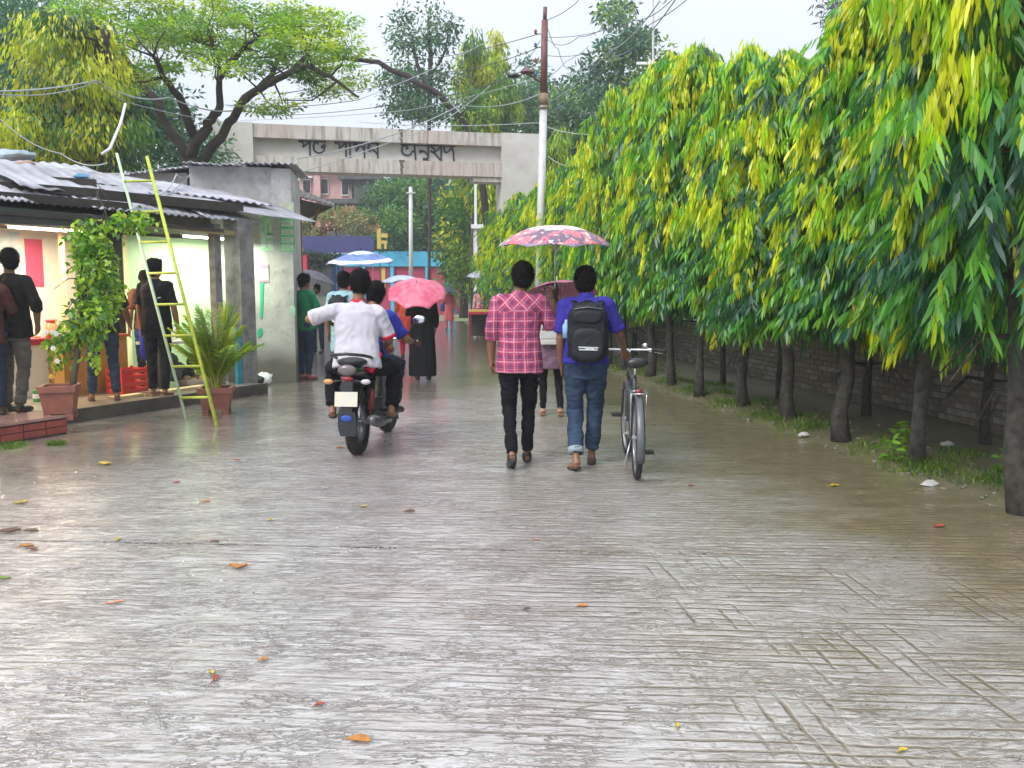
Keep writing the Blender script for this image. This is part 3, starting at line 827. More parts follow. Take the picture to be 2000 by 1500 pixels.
def px_box(m, p0, p1, Y, thick, mi=0, zbot=None):
    """a box whose near face fills the picture rectangle p0-p1 (top-left, bottom-right) at depth Y"""
    a = A(p0[0], p0[1], Y); b = A(p1[0], p1[1], Y)
    zb = b.z if zbot is None else zbot
    return m.box((a.x, Y, zb), (b.x, Y + thick, a.z), mi)

# crimson and cyan boundary of the yard
Y = 54.0; b = A(770, 560, Y)
w = thing('boundary_wall', 'crimson panelled wall with cyan posts and cyan top beam across the end of the road', 'wall', (b.x, Y, 0))
m = MB(); px_box(m, (648, 491), (876, 520), Y - .15, .5); m.build('top_beam', CYAN, w, world=True)
m = MB(); px_box(m, (640, 487), (700, 495), Y - .3, .2); m.build('awning_edge', WHITE, w, world=True)
edges = [648, 706, 762, 830, 870]
for i, x in enumerate(edges):
    m = MB(); px_box(m, (x, 520.5), (x + 8, 600), Y - .12, .4, zbot=0); m.build('post', CYAN, w, world=True)
for i in range(4):
    m = MB(); px_box(m, (edges[i] + 8.3, 521), (edges[i+1] - .3, 600), Y + .05, .15, zbot=0); m.build('panel', MAG, w, world=True)
m = MB(); px_box(m, (745, 523), (753, 565), Y - .02, .06); m.build('yellow_strip', YELP, w, world=True)
m = MB(); px_box(m, (879, 523), (960, 530), Y + .5, .3); px_box(m, (883, 530.5), (890, 600), Y + .5, .3, zbot=0); m.build('side_frame', CYAN, w, world=True)
m = MB(); px_box(m, (891, 531), (900, 600), Y + .65, .1, zbot=0); m.build('side_panel', MAG, w, world=True)
# blue gate with bars, left of it
Y = 48.0; b = A(625, 560, Y)
w = thing('metal_gate', 'bright blue metal gate with vertical bars left of the crimson wall', 'gate', (b.x, Y, 0))
m = MB(); px_box(m, (601, 515), (668, 600), Y, .06, zbot=0.1); m.build('sheet', BLUE, w, world=True)
for k in range(9):
    m = MB(); px_box(m, (603 + k*7.6, 518), (605 + k*7.6, 600), Y - .08, .06, zbot=.1); m.build('bar', CYAN, w, world=True)
# red gate post with navy banner
Y = 44.0; b = A(590, 560, Y)
w = thing('gate_post', 'red post with a pale curved emblem beside the concrete hut', 'post', (b.x, Y, 0))
m = MB(); px_box(m, (586, 498), (601, 600), Y, .5, zbot=0); m.build('post', REDP, w, world=True)
m = MB(); px_box(m, (576, 462), (588, 600), Y + .55, .4, zbot=0); m.build('back_post', REDP, w, world=True)
m = MB(); c = A(580, 488, Y - .05); m.tube([c + Vector((math.sin(a)*.26, 0, math.cos(a)*.30)) for a in [i*PI/8 for i in range(-1, 9)]], .06, 6); m.build('emblem', mk('cream_paint', (.75,.62,.35), .5), w, world=True)
b = A(655, 480, Y + 2)
w = thing('banner', 'long navy banner panel above the blue gate', 'banner', (b.x, Y+2, 0))
m = MB(); px_box(m, (589, 461), (730, 494), Y + 2, .12); m.build('sheet', NAVY, w, world=True)
for x in (592, 655, 726):
    m = MB(); px_box(m, (x, 455), (x + 3, 600), Y + 2.15, .15, zbot=0); m.build('pole', STEEL, w, world=True)
m = MB(); px_box(m, (589, 494.5), (648, 600), Y + 3.2, .2, zbot=0); m.build('backing', DARKW, w, world=True)
# yellow letter shaped marker
Y = 50; b = A(745, 470, Y)
w = thing('sign', 'yellow letter-shaped sign standing above the end of the crimson wall', 'sign', (b.x, Y, 0))
m = MB(); px_box(m, (736, 446), (744, 486), Y, .2); px_box(m, (744.1, 456), (757, 464), Y, .18); px_box(m, (744.1, 470), (756, 476), Y, .18); px_box(m, (750, 476.1), (755, 486), Y, .18)
m.build('letter_shape', YELP, w, world=True)
m = MB(); px_box(m, (740, 486), (744, 600), Y + .1, .1, zbot=0); m.build('stand', DARKW, w, world=True)
# buildings behind
def building(label, x0, x1, top, Y, depth, wm, windows, extras=()):
    b = A((x0+x1)/2, 560, Y); w = thing('building', label, 'building', (b.x, Y, 0))
    m = MB(); px_box(m, (x0, top), (x1, 600), Y, depth, zbot=0); m.build('wall', wm, w, world=True)
    for (a, t, c, d) in windows:
        m = MB(); px_box(m, (a, t), (c, d), Y - .06, .05); m.build('pane', GLASSD, w, world=True)
        m = MB()
        for q in ((a-1.5, t-2, c+1.5, t-.2), (a-1.5, d+.2, c+1.5, d+2), (a-1.5, t, a-.1, d), (c+.1, t, c+1.5, d)): px_box(m, q[:2], q[2:], Y - .12, .1)
        m.build('window_frame', WHITE, w, world=True)
    for nm, q, dy, th, mt in extras:
        m = MB(); px_box(m, q[:2], q[2:], Y - dy, th); m.build(nm, mt, w, world=True)
    return w
building('pink plastered building with white ledges seen under the gate beam', 584, 690, 330, 62, 8, PINKW,
         [(592,352,606,380), (628,350,640,378), (668,352,680,380)],
         [('ledge', (578,344,610,347), .5, .45, WHITE), ('ledge', (578,336,690,339), .6, .5, WHITE), ('pilaster', (612,340,626,392), .5, .45, PINKW), ('pilaster', (682,338,688,392), .4, .3, PINKW)])
building('dark grey building with flat roof slab behind the gate opening', 640, 760, 392, 60, 10, DARKW,
         [(660,415,680,428), (700,415,720,428)],
         [('roof_slab', (630,388,765,397), 1.2, 1.1, DARKW), ('roof_slab', (660,343,745,350), .9, 12, DARKW), ('upper_wall', (690,350,742,388), .5, 9, DARKW)])
building('white concrete pillar building beside the stall at the gate column', 924, 966, 440, 36, 3, mk('off_white_plaster', (.62,.58,.56), .7, col2=(.5,.46,.44), vs=1.5),
         [(942,470,956,492)], [('ledge', (920,438,968,446), .4, .35, WHITE), ('pipe', (926,350,932,600), .3, .15, WHITE), ('ledge', (924,500,964,504), .2, .15, DARKW)])
# creeper bush with pink blossom over the navy banner
yb = 43; q = A(655, 440, yb)
broad('flowering_bush', 'bush with pink blossom spilling over the navy banner', 'bush', (q.x, yb+4, 0), [([(q.x, yb+4, 0), tuple(A(655, 450, yb+4))], [.08,.04])], [],
      fill([(655,435,75,26),(610,440,40,20)], 46, yb+4, .6, 21, (.35, .7)), .22, .10, [(.28,.30,.14),(.16,.26,.09),(.62,.36,.32),(.34,.36,.2)], 120, LEAFFAR, 21)
yb = 46; q = A(600, 505, yb)
broad('bush', 'dark green bush between the navy banner and the blue gate', 'bush', (q.x, yb-2, 0), [([(q.x, yb-2, 0), tuple(A(610, 520, yb-2))], [.06,.03])], [],
      fill([(610,508,26,14),(640,506,18,10)], 18, yb-1.2, .3, 22, (.3, .5)), .2, .09, DK, 120, LEAFFAR, 22)
# low pale wall across the T junction and grass before it
q = A(900, 600, 58)
w = thing('low_wall', 'low whitish wall running across the far end of the road', 'wall', (q.x, 57, 0))
m = MB(); m.box((A(640,600,57).x, 56.9, 0), (A(1010,600,57).x, 57.2, .62)); m.build('wall_face', mk('pale_plaster', (.62,.60,.58), .7), w, world=True)
m = MB(); m.box((A(640,600,57).x, 56.85, .625), (A(1010,600,57).x, 57.25, .70)); m.build('coping', WHITE, w, world=True)
m = MB(); p = G(905, 622); m.add([(p.x-2.2, p.y-4, .004), (p.x+1.6, p.y-4, .004), (p.x+1.4, p.y+6, .004), (p.x-2.5, p.y+6, .004)], [(0,1,2,3)])
tag(m.build('grass_ground', mk('far_grass', (.16,.22,.06), .8, col2=(.24,.22,.15), vs=1.5)), kind='structure')

# ================================================================ poles and overhead cables
RUST = mk('rusty_paint', (.20,.07,.065), .55, col2=(.11,.045,.045), vs=10)
POLEW = mk('pole_white', (.62,.62,.64), .4, col2=(.50,.49,.48), vs=6)
Yp = 19.5; pb = A(1050, 560, Yp)
pole = thing('utility_pole', 'tall steel pole, white below and rusty brown above, carrying cables at the tree row', 'pole', (pb.x, Yp, 0))
pj = A(1062, 185, Yp); ptop = A(1064, 40, Yp); p0 = Vector((pb.x, Yp, -.02))
m = MB(); m.tube([p0, pj], [.088, .082], 16); m.build('lower_tube', POLEW, pole, world=True, smooth=True)
m = MB(); m.tube([pj, ptop], [.078, .070], 16); m.build('upper_tube', RUST, pole, world=True, smooth=True)
m = MB(); m.tube([ptop, A(1065, 14, Yp)], [.045, .045], 10); m.build('top_pipe', RUST, pole, world=True, smooth=True)
m = MB(); m.tube([pj + Vector((0,0,-.22)), pj + Vector((0,0,.02))], [.102, .102], 16); m.tube([pj + Vector((0,0,-.30)), pj + Vector((0,0,-.26))], [.115, .115], 16); m.build('collar', mk('tan_rust', (.30,.20,.13), .7), pole, world=True, smooth=True)
for k, py in enumerate((66, 92, 122, 150)):
    m = MB(); q = A(1063, py, Yp); e = q + Vector((-.19, -.06, -.02)); m.tube([q, e], .014, 6); m.build('bracket', STEEL, pole, world=True)
    m = MB(); m.lathe([(0,-.05),(.035,-.045),(.022,-.015),(.038,.01),(.02,.04),(0,.05)], 10, M=Matrix.Translation(e + Vector((0,0,.05)))); m.build('insulator', [mk('insulator_blue', (.05,.13,.35), .3), mk('insulator_red', (.3,.06,.05), .3)][k % 2 == 0], pole, world=True, smooth=True)
m = MB(); m.tube([A(1062,165,Yp), A(1040,150,Yp-.1), A(1026,142,Yp-.2), A(1008,150,Yp-.2)], [.02,.02,.018,.015], 6); m.build('stay_arm', RUST, pole, world=True)
m = MB(); q = A(1003, 148, Yp-.2); m.ball(q, .14, .08, .05, 10, 6); m.build('lamp_head', BLACK, pole, world=True, smooth=True)
m = MB(); q = A(1030, 138, Yp-.15); m.lathe([(.02,.06),(.16,-.04),(.15,-.05)], 12, M=Matrix.Translation(q), cap=True); m.build('lamp_shade', RUST, pole, world=True)
# far poles
for (px, t0, Y, r, lab) in ((802, 365, 50, .13, 'white pole standing in front of the crimson wall'), (923, 352, 44, .12, 'white pole just left of the gate column'),
                            (958, 352, 40, .10, 'thin white pole touching the gate column'), (878, 350, 58, .09, 'thin far pole before the dark trees'), (831, 375, 62, .09, 'shortest far pole under the gate beam')):
    b = A(px, 560, Y); o = thing('utility_pole', lab, 'pole', (b.x, Y, 0), group='pale poles beyond the gate')
    m = MB(); m.tube([(b.x, Y, 0), A(px, t0, Y)], [r, r*.8], 10); m.build('shaft', POLEW, o, world=True, smooth=True)
    q = A(px, t0 + 12, Y); m = MB(); m.beam(q + Vector((-.25,-.1,0)), q + Vector((.28,-.1,0)), .06, .06); m.build('crossarm', POLEW, o, world=True)
b = A(1275, 560, 36); o = thing('utility_pole', 'thin distant pole with a white crossarm behind the mast trees', 'pole', (b.x, 36, 0))
m = MB(); m.tube([(b.x, 36, 0), A(1276, -30, 36)], [.07, .04], 8); m.build('shaft', POLEW, o, world=True)
m = MB(); m.beam(A(1243, 124, 35.9), A(1296, 124, 35.9), .12, .10); m.build('crossarm', WHITE, o, world=True)
m = MB(); m.ball(A(1290, 117, 35.9), .22, .1, .08, 8, 5); m.build('lamp_head', BLACK, o, world=True)

def cable(name, pts, Ys, r, mat, label, sag=.25, group='overhead cables'):
    P = []
    n = len(pts) - 1
    for i in range(n):
        a = A(*pts[i], Ys[i]); b = A(*pts[i+1], Ys[i+1]); K = 14
        for k in range(K if i < n-1 else K + 1):
            f = k/K; v = a.lerp(b, f); v.z -= sag * 4 * f * (1-f); P.append(v)
    m = MB(); m.tube(P, r, 5); o = m.build(name, mat); tag(o, label, 'cable', group)
WL = mk('wire_light', (.42,.44,.47), .4); WD = mk('wire_dark', (.07,.07,.08), .5); WB = mk('wire_blue', (.12,.19,.32), .4)
wires = [
 ([(1053,66),(870,110),(640,130)], (Yp,26,33), .016, WD, 'topmost cable running left from the pole across the sky'),
 ([(1053,92),(880,140),(560,195)], (Yp,25,32), .016, WD, 'second cable running left from the pole'),
 ([(1053,122),(850,190),(500,225)], (Yp,24,30), .016, WD, 'third cable running left from the pole, just above the gate'),
 ([(1058,150),(800,215),(470,235)], (Yp,23,28), .014, WL, 'lowest of the cables fanning left from the pole'),
 ([(985,62),(700,195),(440,205)], (Yp+6,20,19), .014, WL, 'pale cable crossing in front of the leaning trunk'),
 ([(1062,180),(900,205),(580,310)], (Yp,18,15.5), .017, WL, 'pale cable dropping from the pole to the hut roof'),
 ([(960,165),(860,240),(560,345)], (26,20,15.4), .014, WL, 'slack pale cable passing over the last painted word'),
 ([(1065,72),(1240,40),(1330,-20)], (Yp,14,11), .010, WD, 'upper dark cable rising right from the pole'),
 ([(1068,76),(1130,72),(1235,0)], (Yp,17,14), .010, WD, 'cable curving up to the right towards the frame top'),
 ([(1066,108),(1150,104),(1300,30),(1400,-60)], (Yp,17,13,10), .010, WD, 'middle cable curving right above the trees'),
 ([(1070,200),(1190,100),(1290,0),(1310,-30)], (Yp,14,10,9), .012, WL, 'pale thick cable climbing right to the top edge'),
 ([(1070,220),(1200,110),(1325,-10)], (Yp,14,10), .012, WB, 'bluish cable climbing right beside the pale one'),
 ([(1064,40),(1120,10),(1140,-20)], (Yp,18,16), .012, WD, 'short cable leaving the top of the pole upward'),
 ([(700,238),(1050,240),(1180,262)], (27,Yp+1,16), .016, WL, 'long pale cable crossing just above the gate top'),
 ([(1070,305),(1150,320),(1230,330)], (Yp,19,18), .014, WL, 'low cable right of the pole behind the yellow trees'),
 ([(0,178),(188,157)], (13,15), .022, WL, 'thick pale cable bundle from the left edge'),
 ([(0,184),(188,160)], (13,15), .015, WL, 'thinner cable under the bundle at the left edge'),
 ([(188,157),(330,190),(480,212)], (15,17,20), .022, WL, 'thick pale cable from the junction to the forked limbs'),
 ([(188,158),(250,200),(430,236)], (15,16,20), .014, WL, 'lower pale cable crossing the rain tree trunk'),
 ([(0,232),(120,300),(210,318)], (13,13,12.5), .012, WL, 'thin cable dropping to the tin roofs at left'),
 ([(1066,40),(1090,95),(1112,135)], (Yp,22,24), .012, WD, 'thin stay dropping steeply right from the pole top'),
 ([(1150,90),(1105,120),(1070,150)], (24,22,Yp), .012, WD, 'thin line crossing the stay right of the pole'),
 ([(1055,80),(1010,130),(985,155)], (Yp,22,26), .012, WD, 'thin line falling left from the pole bracket'),
 ([(290,375),(345,340),(383,318)], (11.5,13,15.2), .014, WL, 'slack white wire looping up to the hut roof'),
 ([(300,388),(350,362),(383,322)], (11.5,13,15.2), .012, WL, 'second white wire looping up to the hut roof'),
]
for i, (pts, Ys, r, mt, lab) in enumerate(wires): cable('cable', pts, Ys, r*.62, mt, lab, .04 + .05*(i % 3))
m = MB(); m.tube([A(245,203,14), A(236,240,13.7), A(215,290,13.2), A(199,301,13)], [.022,.022,.022,.02], 8)
tag(m.build('conduit', mk('conduit_white', (.75,.76,.78), .4), smooth=True), 'bent white plastic conduit hanging from the cables over the roofs', 'pipe')

# ================================================================ shops on the left
SA = math.radians(27); PZ = .14
SO = G(459, 776, 0); SRZ = PI/2 - SA
ex = Vector((math.sin(SA), math.cos(SA), 0)); ey = Vector((-math.cos(SA), math.sin(SA), 0))
def S(x, y, z=0): return SO + ex*x + ey*y + Vector((0,0,z))
def SP_(px, py, y): return PL(px, py, S(0, y), ey)                     # point of the picture on the plane y = const of the shop
def sl(p): d = Vector(p) - SO; return Vector((d.dot(ex), d.dot(ey), d.z))
shop = thing('shop', 'open-fronted tin-roofed shop row with lit rooms on a raised platform', 'shop', tuple(SO), SRZ)
PAVEM = mk('platform_concrete', (.30,.26,.20), .35, col2=(.17,.15,.12), vs=3, bump=.3, coat=.6)
WALLW = mk('white_wall', (.82,.80,.74), .6, col2=(.72,.70,.62), vs=1.5, amount=.5)
WALLG = mk('pale_green_wall', (.62,.80,.50), .6, col2=(.55,.74,.46), vs=1.2, amount=.5)
DKW = mk('dark_timber', (.035,.03,.026), .8, col2=(.06,.05,.04))
BROWN = mk('shop_lintel', (.20,.14,.08), .8, col2=(.10,.07,.05), vs=5)
GREYP = mk('pillar_grey', (.27,.26,.25), .85, col2=(.13,.12,.12), vs=6, bump=.4)
m = MB(); m.box((-7.5, -.05, -.03), (.55, 3.6, PZ)); m.build('platform', PAVEM, shop)
m = MB(); m.box((-7.5, -.10, -.03), (.55, -.053, PZ + .012)); m.build('platform_edge', mk('edge_dark', (.11,.09,.07), .5, col2=(.05,.045,.04), vs=7), shop)
yb_ = 1.55                                                               # back wall plane of the right room
q0 = sl(SP_(248, 455, yb_)); q1 = sl(SP_(464, 476, yb_))
topz = (q0.z + q1.z)/2
m = MB(); m.box((q0.x, yb_, PZ), (q1.x, yb_ + .1, topz)); m.build('green_wall', WALLG, shop)
m = MB(); m.box((q0.x - .03, yb_ - .02, topz + .003), (q1.x + .6, yb_ + .1, 2.9)); m.build('wall_header', DKW, shop)
m = MB(); m.box((q1.x + .003, yb_ - .01, PZ), (q1.x + .14, yb_ + .1, topz)); m.build('door_jamb', DKW, shop)
pd = sl(SP_(215, 600, 1.3)); 
m = MB(); m.box((sl(SP_(205, 600, 1.30)).x, 1.30, PZ), (sl(SP_(244, 600, 1.30)).x, 1.42, 2.9)); m.build('partition', DKW, shop)
# left room
yl = 2.3; l1 = sl(SP_(140, 450, yl)); lt = sl(SP_(60, 437, yl)).z
m = MB(); m.box((-7.5, yl, PZ), (l1.x + .9, yl + .1, lt)); m.build('white_wall', WALLW, shop)
m = MB(); m.box((-7.5, yl - .02, lt + .003), (l1.x + .9, yl + .12, 3.0)); m.build('wall_header', DKW, shop)
# roof frame: lintel beam and posts
m = MB(); m.beam(SP_(250, 435, .35), SP_(505, 461, .35), .07, .06); m.build('lintel', mk('lintel_wood', (.34,.26,.13), .7), shop, world=True)
for px, w_, top, mt, yy in ((424, .12, 448, CONC, .45),):
    a = sl(SP_(px, top, yy)); m = MB(); m.box((a.x - w_/2, yy, PZ), (a.x + w_/2, yy + w_, 2.42)); m.build('post', GREYP, shop)
a = sl(SP_(472, 600, .25)); b = sl(SP_(499, 600, .25))
m = MB(); m.box((a.x, .25, -.02), (b.x, .55, 2.5)); m.build('pillar', GREYP, shop)
m = MB(); m.box((a.x - .10, .27, .1), (a.x - .005, .32, .95)); m.build('blue_board', mk('turquoise_board', (.03,.30,.42), .5), shop)
m = MB(); m.box((-7.5, .3, 2.30), (.2, 3.5, 2.34)); m.build('ceiling', DKW, shop)
# fascia band under the left eave
e0, e1 = SP_(-60, 398, .32), SP_(250, 425, .32); f0, f1 = SP_(-60, 434, .32), SP_(250, 446, .32)
m = MB(); o_ = ey*.05
m.add([f0, f1, e1, e0, f0+o_, f1+o_, e1+o_, e0+o_], [(0,1,2,3),(7,6,5,4),(0,4,5,1),(3,2,6,7),(1,5,6,2),(0,3,7,4)]); m.build('fascia', mk('fascia_dark', (.035,.035,.037), .6, col2=(.05,.06,.055), vs=3), shop, world=True)

def sheet(name, corners, waves, amp, mat, parent, droop=0.0, thick=.004, wob=.0, seed=0):
    """corrugated sheet: corners = near-left, near-right, far-right, far-left; ribs run from near to far"""
    a, b, c, d = [Vector(v) for v in corners]
    n = waves * 6; mrows = 8; up = (b - a).cross(d - a).normalized()
    if up.z < 0: up = -up
    m = MB(); top = []
    for j in range(mrows + 1):
        v = j/mrows
        for i in range(n + 1):
            u = i/n; p = a.lerp(b, u).lerp(d.lerp(c, u), v)
            p = p + up*(math.sin(2*PI*u*waves)*amp + wob*noise.noise(Vector((u*4, v*3, seed)))) + Vector((0,0,-droop*4*v*(1-v)))
            top.append(p)
    k = len(top); vs = top + [p - up*thick*2 for p in top]; fs = []; W = n + 1
    for j in range(mrows):
        for i in range(n):
            q = j*W + i; fs.append((q, q+1, q+W+1, q+W)); fs.append((k+q+W, k+q+W+1, k+q+1, k+q))
    for i in range(n): fs.append((k+i, k+i+1, i+1, i)); q = mrows*W+i; fs.append((q, q+1, k+q+1, k+q))
    for j in range(mrows): q = j*W; fs.append((q, q+W, k+q+W, k+q)); q += n; fs.append((k+q, k+q+W, q+W, q))
    m.add(vs, fs); return m.build(name, mat, parent, world=True, smooth=True)
TIN2 = mk('tin_bright', (.46,.46,.51), .45, .2, col2=(.26,.25,.28), vs=4, stretch=(1, .4, 1))
zE = 2.48
def E_(px, py, z): return G(px, py, z)
# lower front sheets
xs = [(-70, 384), (60, 394), (185, 405.5), (305, 416), (405, 425), (500, 433)]
for i in range(5):
    a = G(xs[i][0], xs[i][1], zE + (.012 if i % 2 else 0)); b = G(xs[i+1][0] + 6, xs[i+1][1] + .5, zE + (.012 if i % 2 else 0))
    sheet('roof_sheet', (a, b, b + ey*1.3 + Vector((0,0,.50)), a + ey*1.3 + Vector((0,0,.50))), 8 if i else 10, .014, TIN2, shop, wob=.02, seed=i)
# upper sheets, laid loosely with dark gaps under their edges
def slab_roof(pa, pb, za, zb, dep, rise, waves, mat, seed, amp=.012):
    a = G(*pa, za); b = G(*pb, zb)
    return sheet('roof_sheet', (a, b, b + ey*dep + Vector((0,0,rise)), a + ey*dep + Vector((0,0,rise))), waves, amp, mat, shop, wob=.03, seed=seed)
slab_roof((40,362), (330,394), 2.70, 2.70, 1.0, .42, 10, TIN2, 11, .010)
slab_roof((250,385), (622,434), 2.70, 2.52, 1.0, .36, 4, TIN2, 12, .003)
slab_roof((-60,338), (270,365), 2.92, 2.92, 1.1, .36, 14, TIN, 13)
slab_roof((235,362), (540,402), 2.92, 2.76, 1.2, .30, 18, TIN2, 14, .016)
slab_roof((-60,318), (180,338), 3.1, 3.1, 1.6, .25, 9, TIN2, 15, .010)
for (pa, pb, za, hh, dd) in (((-60,352),(240,375), 2.70, .10, .35), ((30,378),(300,402), 2.53, .10, .4), ((240,376),(520,404), 2.66, .12, .45), ((-60,338),(230,355), 2.86, .10, .4)):
    a = G(*pa, za); b = G(*pb, za); m = MB(); m.beam(a + ey*dd, b + ey*dd, .05, hh); m.build('roof_batten', DKW, shop, world=True)
# lights
def tube_lamp(label, x, y, z, ln, col, W, along='x'):
    p = S(x, y, z); o = thing('tube_lamp', label, 'lamp', tuple(p), SRZ)
    m = MB(); m.box((-ln/2 - .03, -.03, .02), (ln/2 + .03, .03, .06)); m.build('fitting', WHITE, o)
    em = mk('tube_glow', (1,1,1), .4, emis=col, es=W*.22); m = MB(); m.tube([(-ln/2, 0, 0), (ln/2, 0, 0)], .016, 10); m.build('tube', em, o)
    ld = bpy.data.lights.new('tube_light', 'AREA'); ld.shape = 'RECTANGLE'; ld.size = ln; ld.size_y = .05; ld.energy = W*1.25; ld.color = col
    l = bpy.data.objects.new('tube_light', ld); COL.objects.link(l); l.parent = o; l.location = (0, 0, -.03)
tube_lamp('glowing tube lamp on the ceiling of the left shop room', l1.x - 1.0, 1.35, 2.25, 1.1, (1, .82, .56), 32)
tube_lamp('glowing tube lamp at the left end of the left shop room', l1.x - 2.6, 1.5, 2.25, 1.1, (1, .84, .60), 32)
tube_lamp('greenish tube lamp lighting the pale green shop wall', (q0.x + q1.x)/2, .95, 2.25, 1.2, (.88, 1, .76), 24)

# ---- things in the shop
def put(px, py, y, z=None):
    p = SP_(px, py, y); return sl(p)
def flat_panel(name, p0, p1, y, mat, label, cat, th=.01):
    a = put(*p0, y); b = put(*p1, y); o = S((a.x+b.x)/2, y, b.z)
    m = MB(); m.box((-(b.x-a.x)/2, -th, 0), ((b.x-a.x)/2, 0, a.z-b.z)); ob = m.build(name, mat); ob.location = o; ob.rotation_euler = (0,0,SRZ); return tag(ob, label, cat)
flat_panel('poster', (47,466), (86,560), yl - .004, mk('poster_pink', (.62,.07,.16), .5, col2=(.55,.09,.2)), 'plain crimson poster on the white wall of the left room', 'poster')
flat_panel('notice', (432,528), (440,552), yb_ - .004, mk('notice_red', (.75,.25,.22), .5), 'tiny red notice at the right end of the pale green wall', 'notice')
flat_panel('wall_drawing', (-20,450), (40,500), yl - .004, mk('drawing', (.80,.80,.80), .5, col2=(.35,.6,.75), vs=9), 'pale sheet with bluish scribbles on the white wall', 'sheet')
flat_panel('door_panel', (112,455), (134,700), yl - .5, mk('cream_panel', (.75,.62,.35), .5), 'narrow cream door panel at the right end of the white room', 'panel', .04)
# counters
def crate_box(name, px, py, y, w, d, h, mat, label, cat, z=PZ, parts=None, rz=0):
    a = put(px, py, y); o = thing(name, label, cat, tuple(S(a.x, y, z)), SRZ + rz)
    return o
WOODO = mk('orange_wood', (.52,.27,.06), .5, col2=(.42,.19,.04), vs=3)
o = crate_box('cabinet', 172, 700, 1.3, 0,0,0, None, 'orange wooden cabinet behind the potted vine', 'cabinet')
m = MB(); m.box((-.5,-.2,0), (.45,.25,.72)); m.build('body', WOODO, o)
m = MB(); m.box((-.54,-.24,.723), (.49,.28,.76)); m.build('top', mk('counter_red', (.55,.12,.04), .4), o)
for x in (-.42, .02): m = MB(); m.box((x,-.212,.06), (x+.36,-.202,.66)); m.build('door', WOODO, o)
o = crate_box('counter', 30, 700, 1.6, 0,0,0, None, 'pale counter with a dark red edge in the left room', 'counter')
m = MB(); m.box((-1.3,-.2,0), (.55,.3,.66)); m.build('body', WALLW, o)
m = MB(); m.box((-1.33,-.24,.663), (.58,.33,.74)); m.build('top', REDP, o)
for k, (px, lab) in enumerate(((-6, 'glass jar of orange sweets on the pale counter'), (14, 'glass jar of white biscuits on the pale counter'), (100, 'tall tan jar at the right end of the counter'))):
    a = put(px, 640, 1.62); o = thing('jar', lab, 'jar', tuple(S(a.x, 1.62, PZ + .742)), SRZ)
    m = MB(); m.lathe([(0,0),(.075,0),(.08,.03),(.08,.15),(.055,.18),(.055,.19),(0,.19)], 14); m.build('body', mk('jar_fill_%s' % 'abc'[k], ((.6,.25,.05),(.7,.62,.45),(.4,.25,.12))[k], .2), o, smooth=True)
    m = MB(); m.lathe([(0,.191),(.062,.191),(.062,.225),(0,.23)], 14); m.build('lid', REDP, o, smooth=True)
# jars and bottle
o = thing('bottle', 'small white bottle on the table beside the man in the black shirt', 'bottle', tuple(S(put(341,660,.95).x, .95, .78)), SRZ)
m = MB(); m.lathe([(0,0),(.035,0),(.035,.13),(.014,.17),(.014,.2),(0,.2)], 12); m.build('body', WHITE, o, smooth=True)
m = MB(); m.lathe([(.016,.2),(.016,.225),(0,.225)], 10); m.build('cap', mk('cap_grey', (.4,.4,.42), .4), o)
o = crate_box('table', 350, 700, .95, 0,0,0, None, 'narrow dark table behind the ladder', 'table')
m = MB(); m.box((-.55,-.22,.60), (.55,.22,.64)); m.build('tabletop', mk('table_light', (.62,.62,.55), .4), o)
for x in (-.5,.46):
    for y in (-.18,.14): m = MB(); m.box((x,y,0), (x+.04,y+.04,.597)); m.build('leg', YELP if x > 0 else DKW, o)
# piled goods under the table
GO = [mk('cloth_dark', (.05,.06,.05), .8), mk('cloth_tan', (.45,.28,.14), .8), mk('cloth_pale', (.6,.55,.55), .8), mk('veg_green', (.08,.16,.04), .7)]
o = crate_box('sack', 345, 720, .80, 0,0,0, None, 'dark bundle of greens piled on the shop floor behind the ladder', 'sack')
m = MB()
for k in range(9): m.ball((rr.uniform(-.3,.3), rr.uniform(-.12,.12), rr.uniform(.12,.42)), rr.uniform(.1,.17), rr.uniform(.08,.14), rr.uniform(.08,.13), 9, 6)
m.build('bundle', GO[0], o, smooth=True)
o = crate_box('basket', 385, 745, .72, 0,0,0, None, 'shallow tray with tan buns on the shop floor beside the palm pot', 'tray')
m = MB(); m.lathe([(0,0),(.24,0),(.30,.10),(.285,.10),(.23,.015),(0,.015)], 18); m.build('tray', GO[2], o)
for k in range(7): m = MB(); a = k*.9; m.ball((math.cos(a)*.14, math.sin(a)*.14, .08 + .02*(k%2)), .07, .06, .045, 8, 5); m.build('bun', GO[1], o, smooth=True)
# red crate
RC = mk('crate_red', (.60,.04,.03), .4, col2=(.5,.06,.05))
o = crate_box('crate', 250, 770, .80, 0,0,0, None, 'red plastic crate on the shop floor between the standing men', 'crate')
for i, z in enumerate((0, .085, .17, .255)):
    m = MB()
    for a, b in (((-.2,-.15,z+.01),(.2,-.135,z+.065)), ((-.2,.135,z+.01),(.2,.15,z+.065)), ((-.2,-.134,z+.01),(-.185,.134,z+.065)), ((.185,-.134,z+.01),(.2,.134,z+.065))): m.box(a, b)
    m.build('slat', RC, o)
m = MB(); m.box((-.184,-.134,.0), (.184,.134,.012))
for x in (-.19,.19):
    for y in (-.14,.14): m.box((x-.014,y-.014,.0), (x+.014,y+.014,.34))
m.build('frame', RC, o)
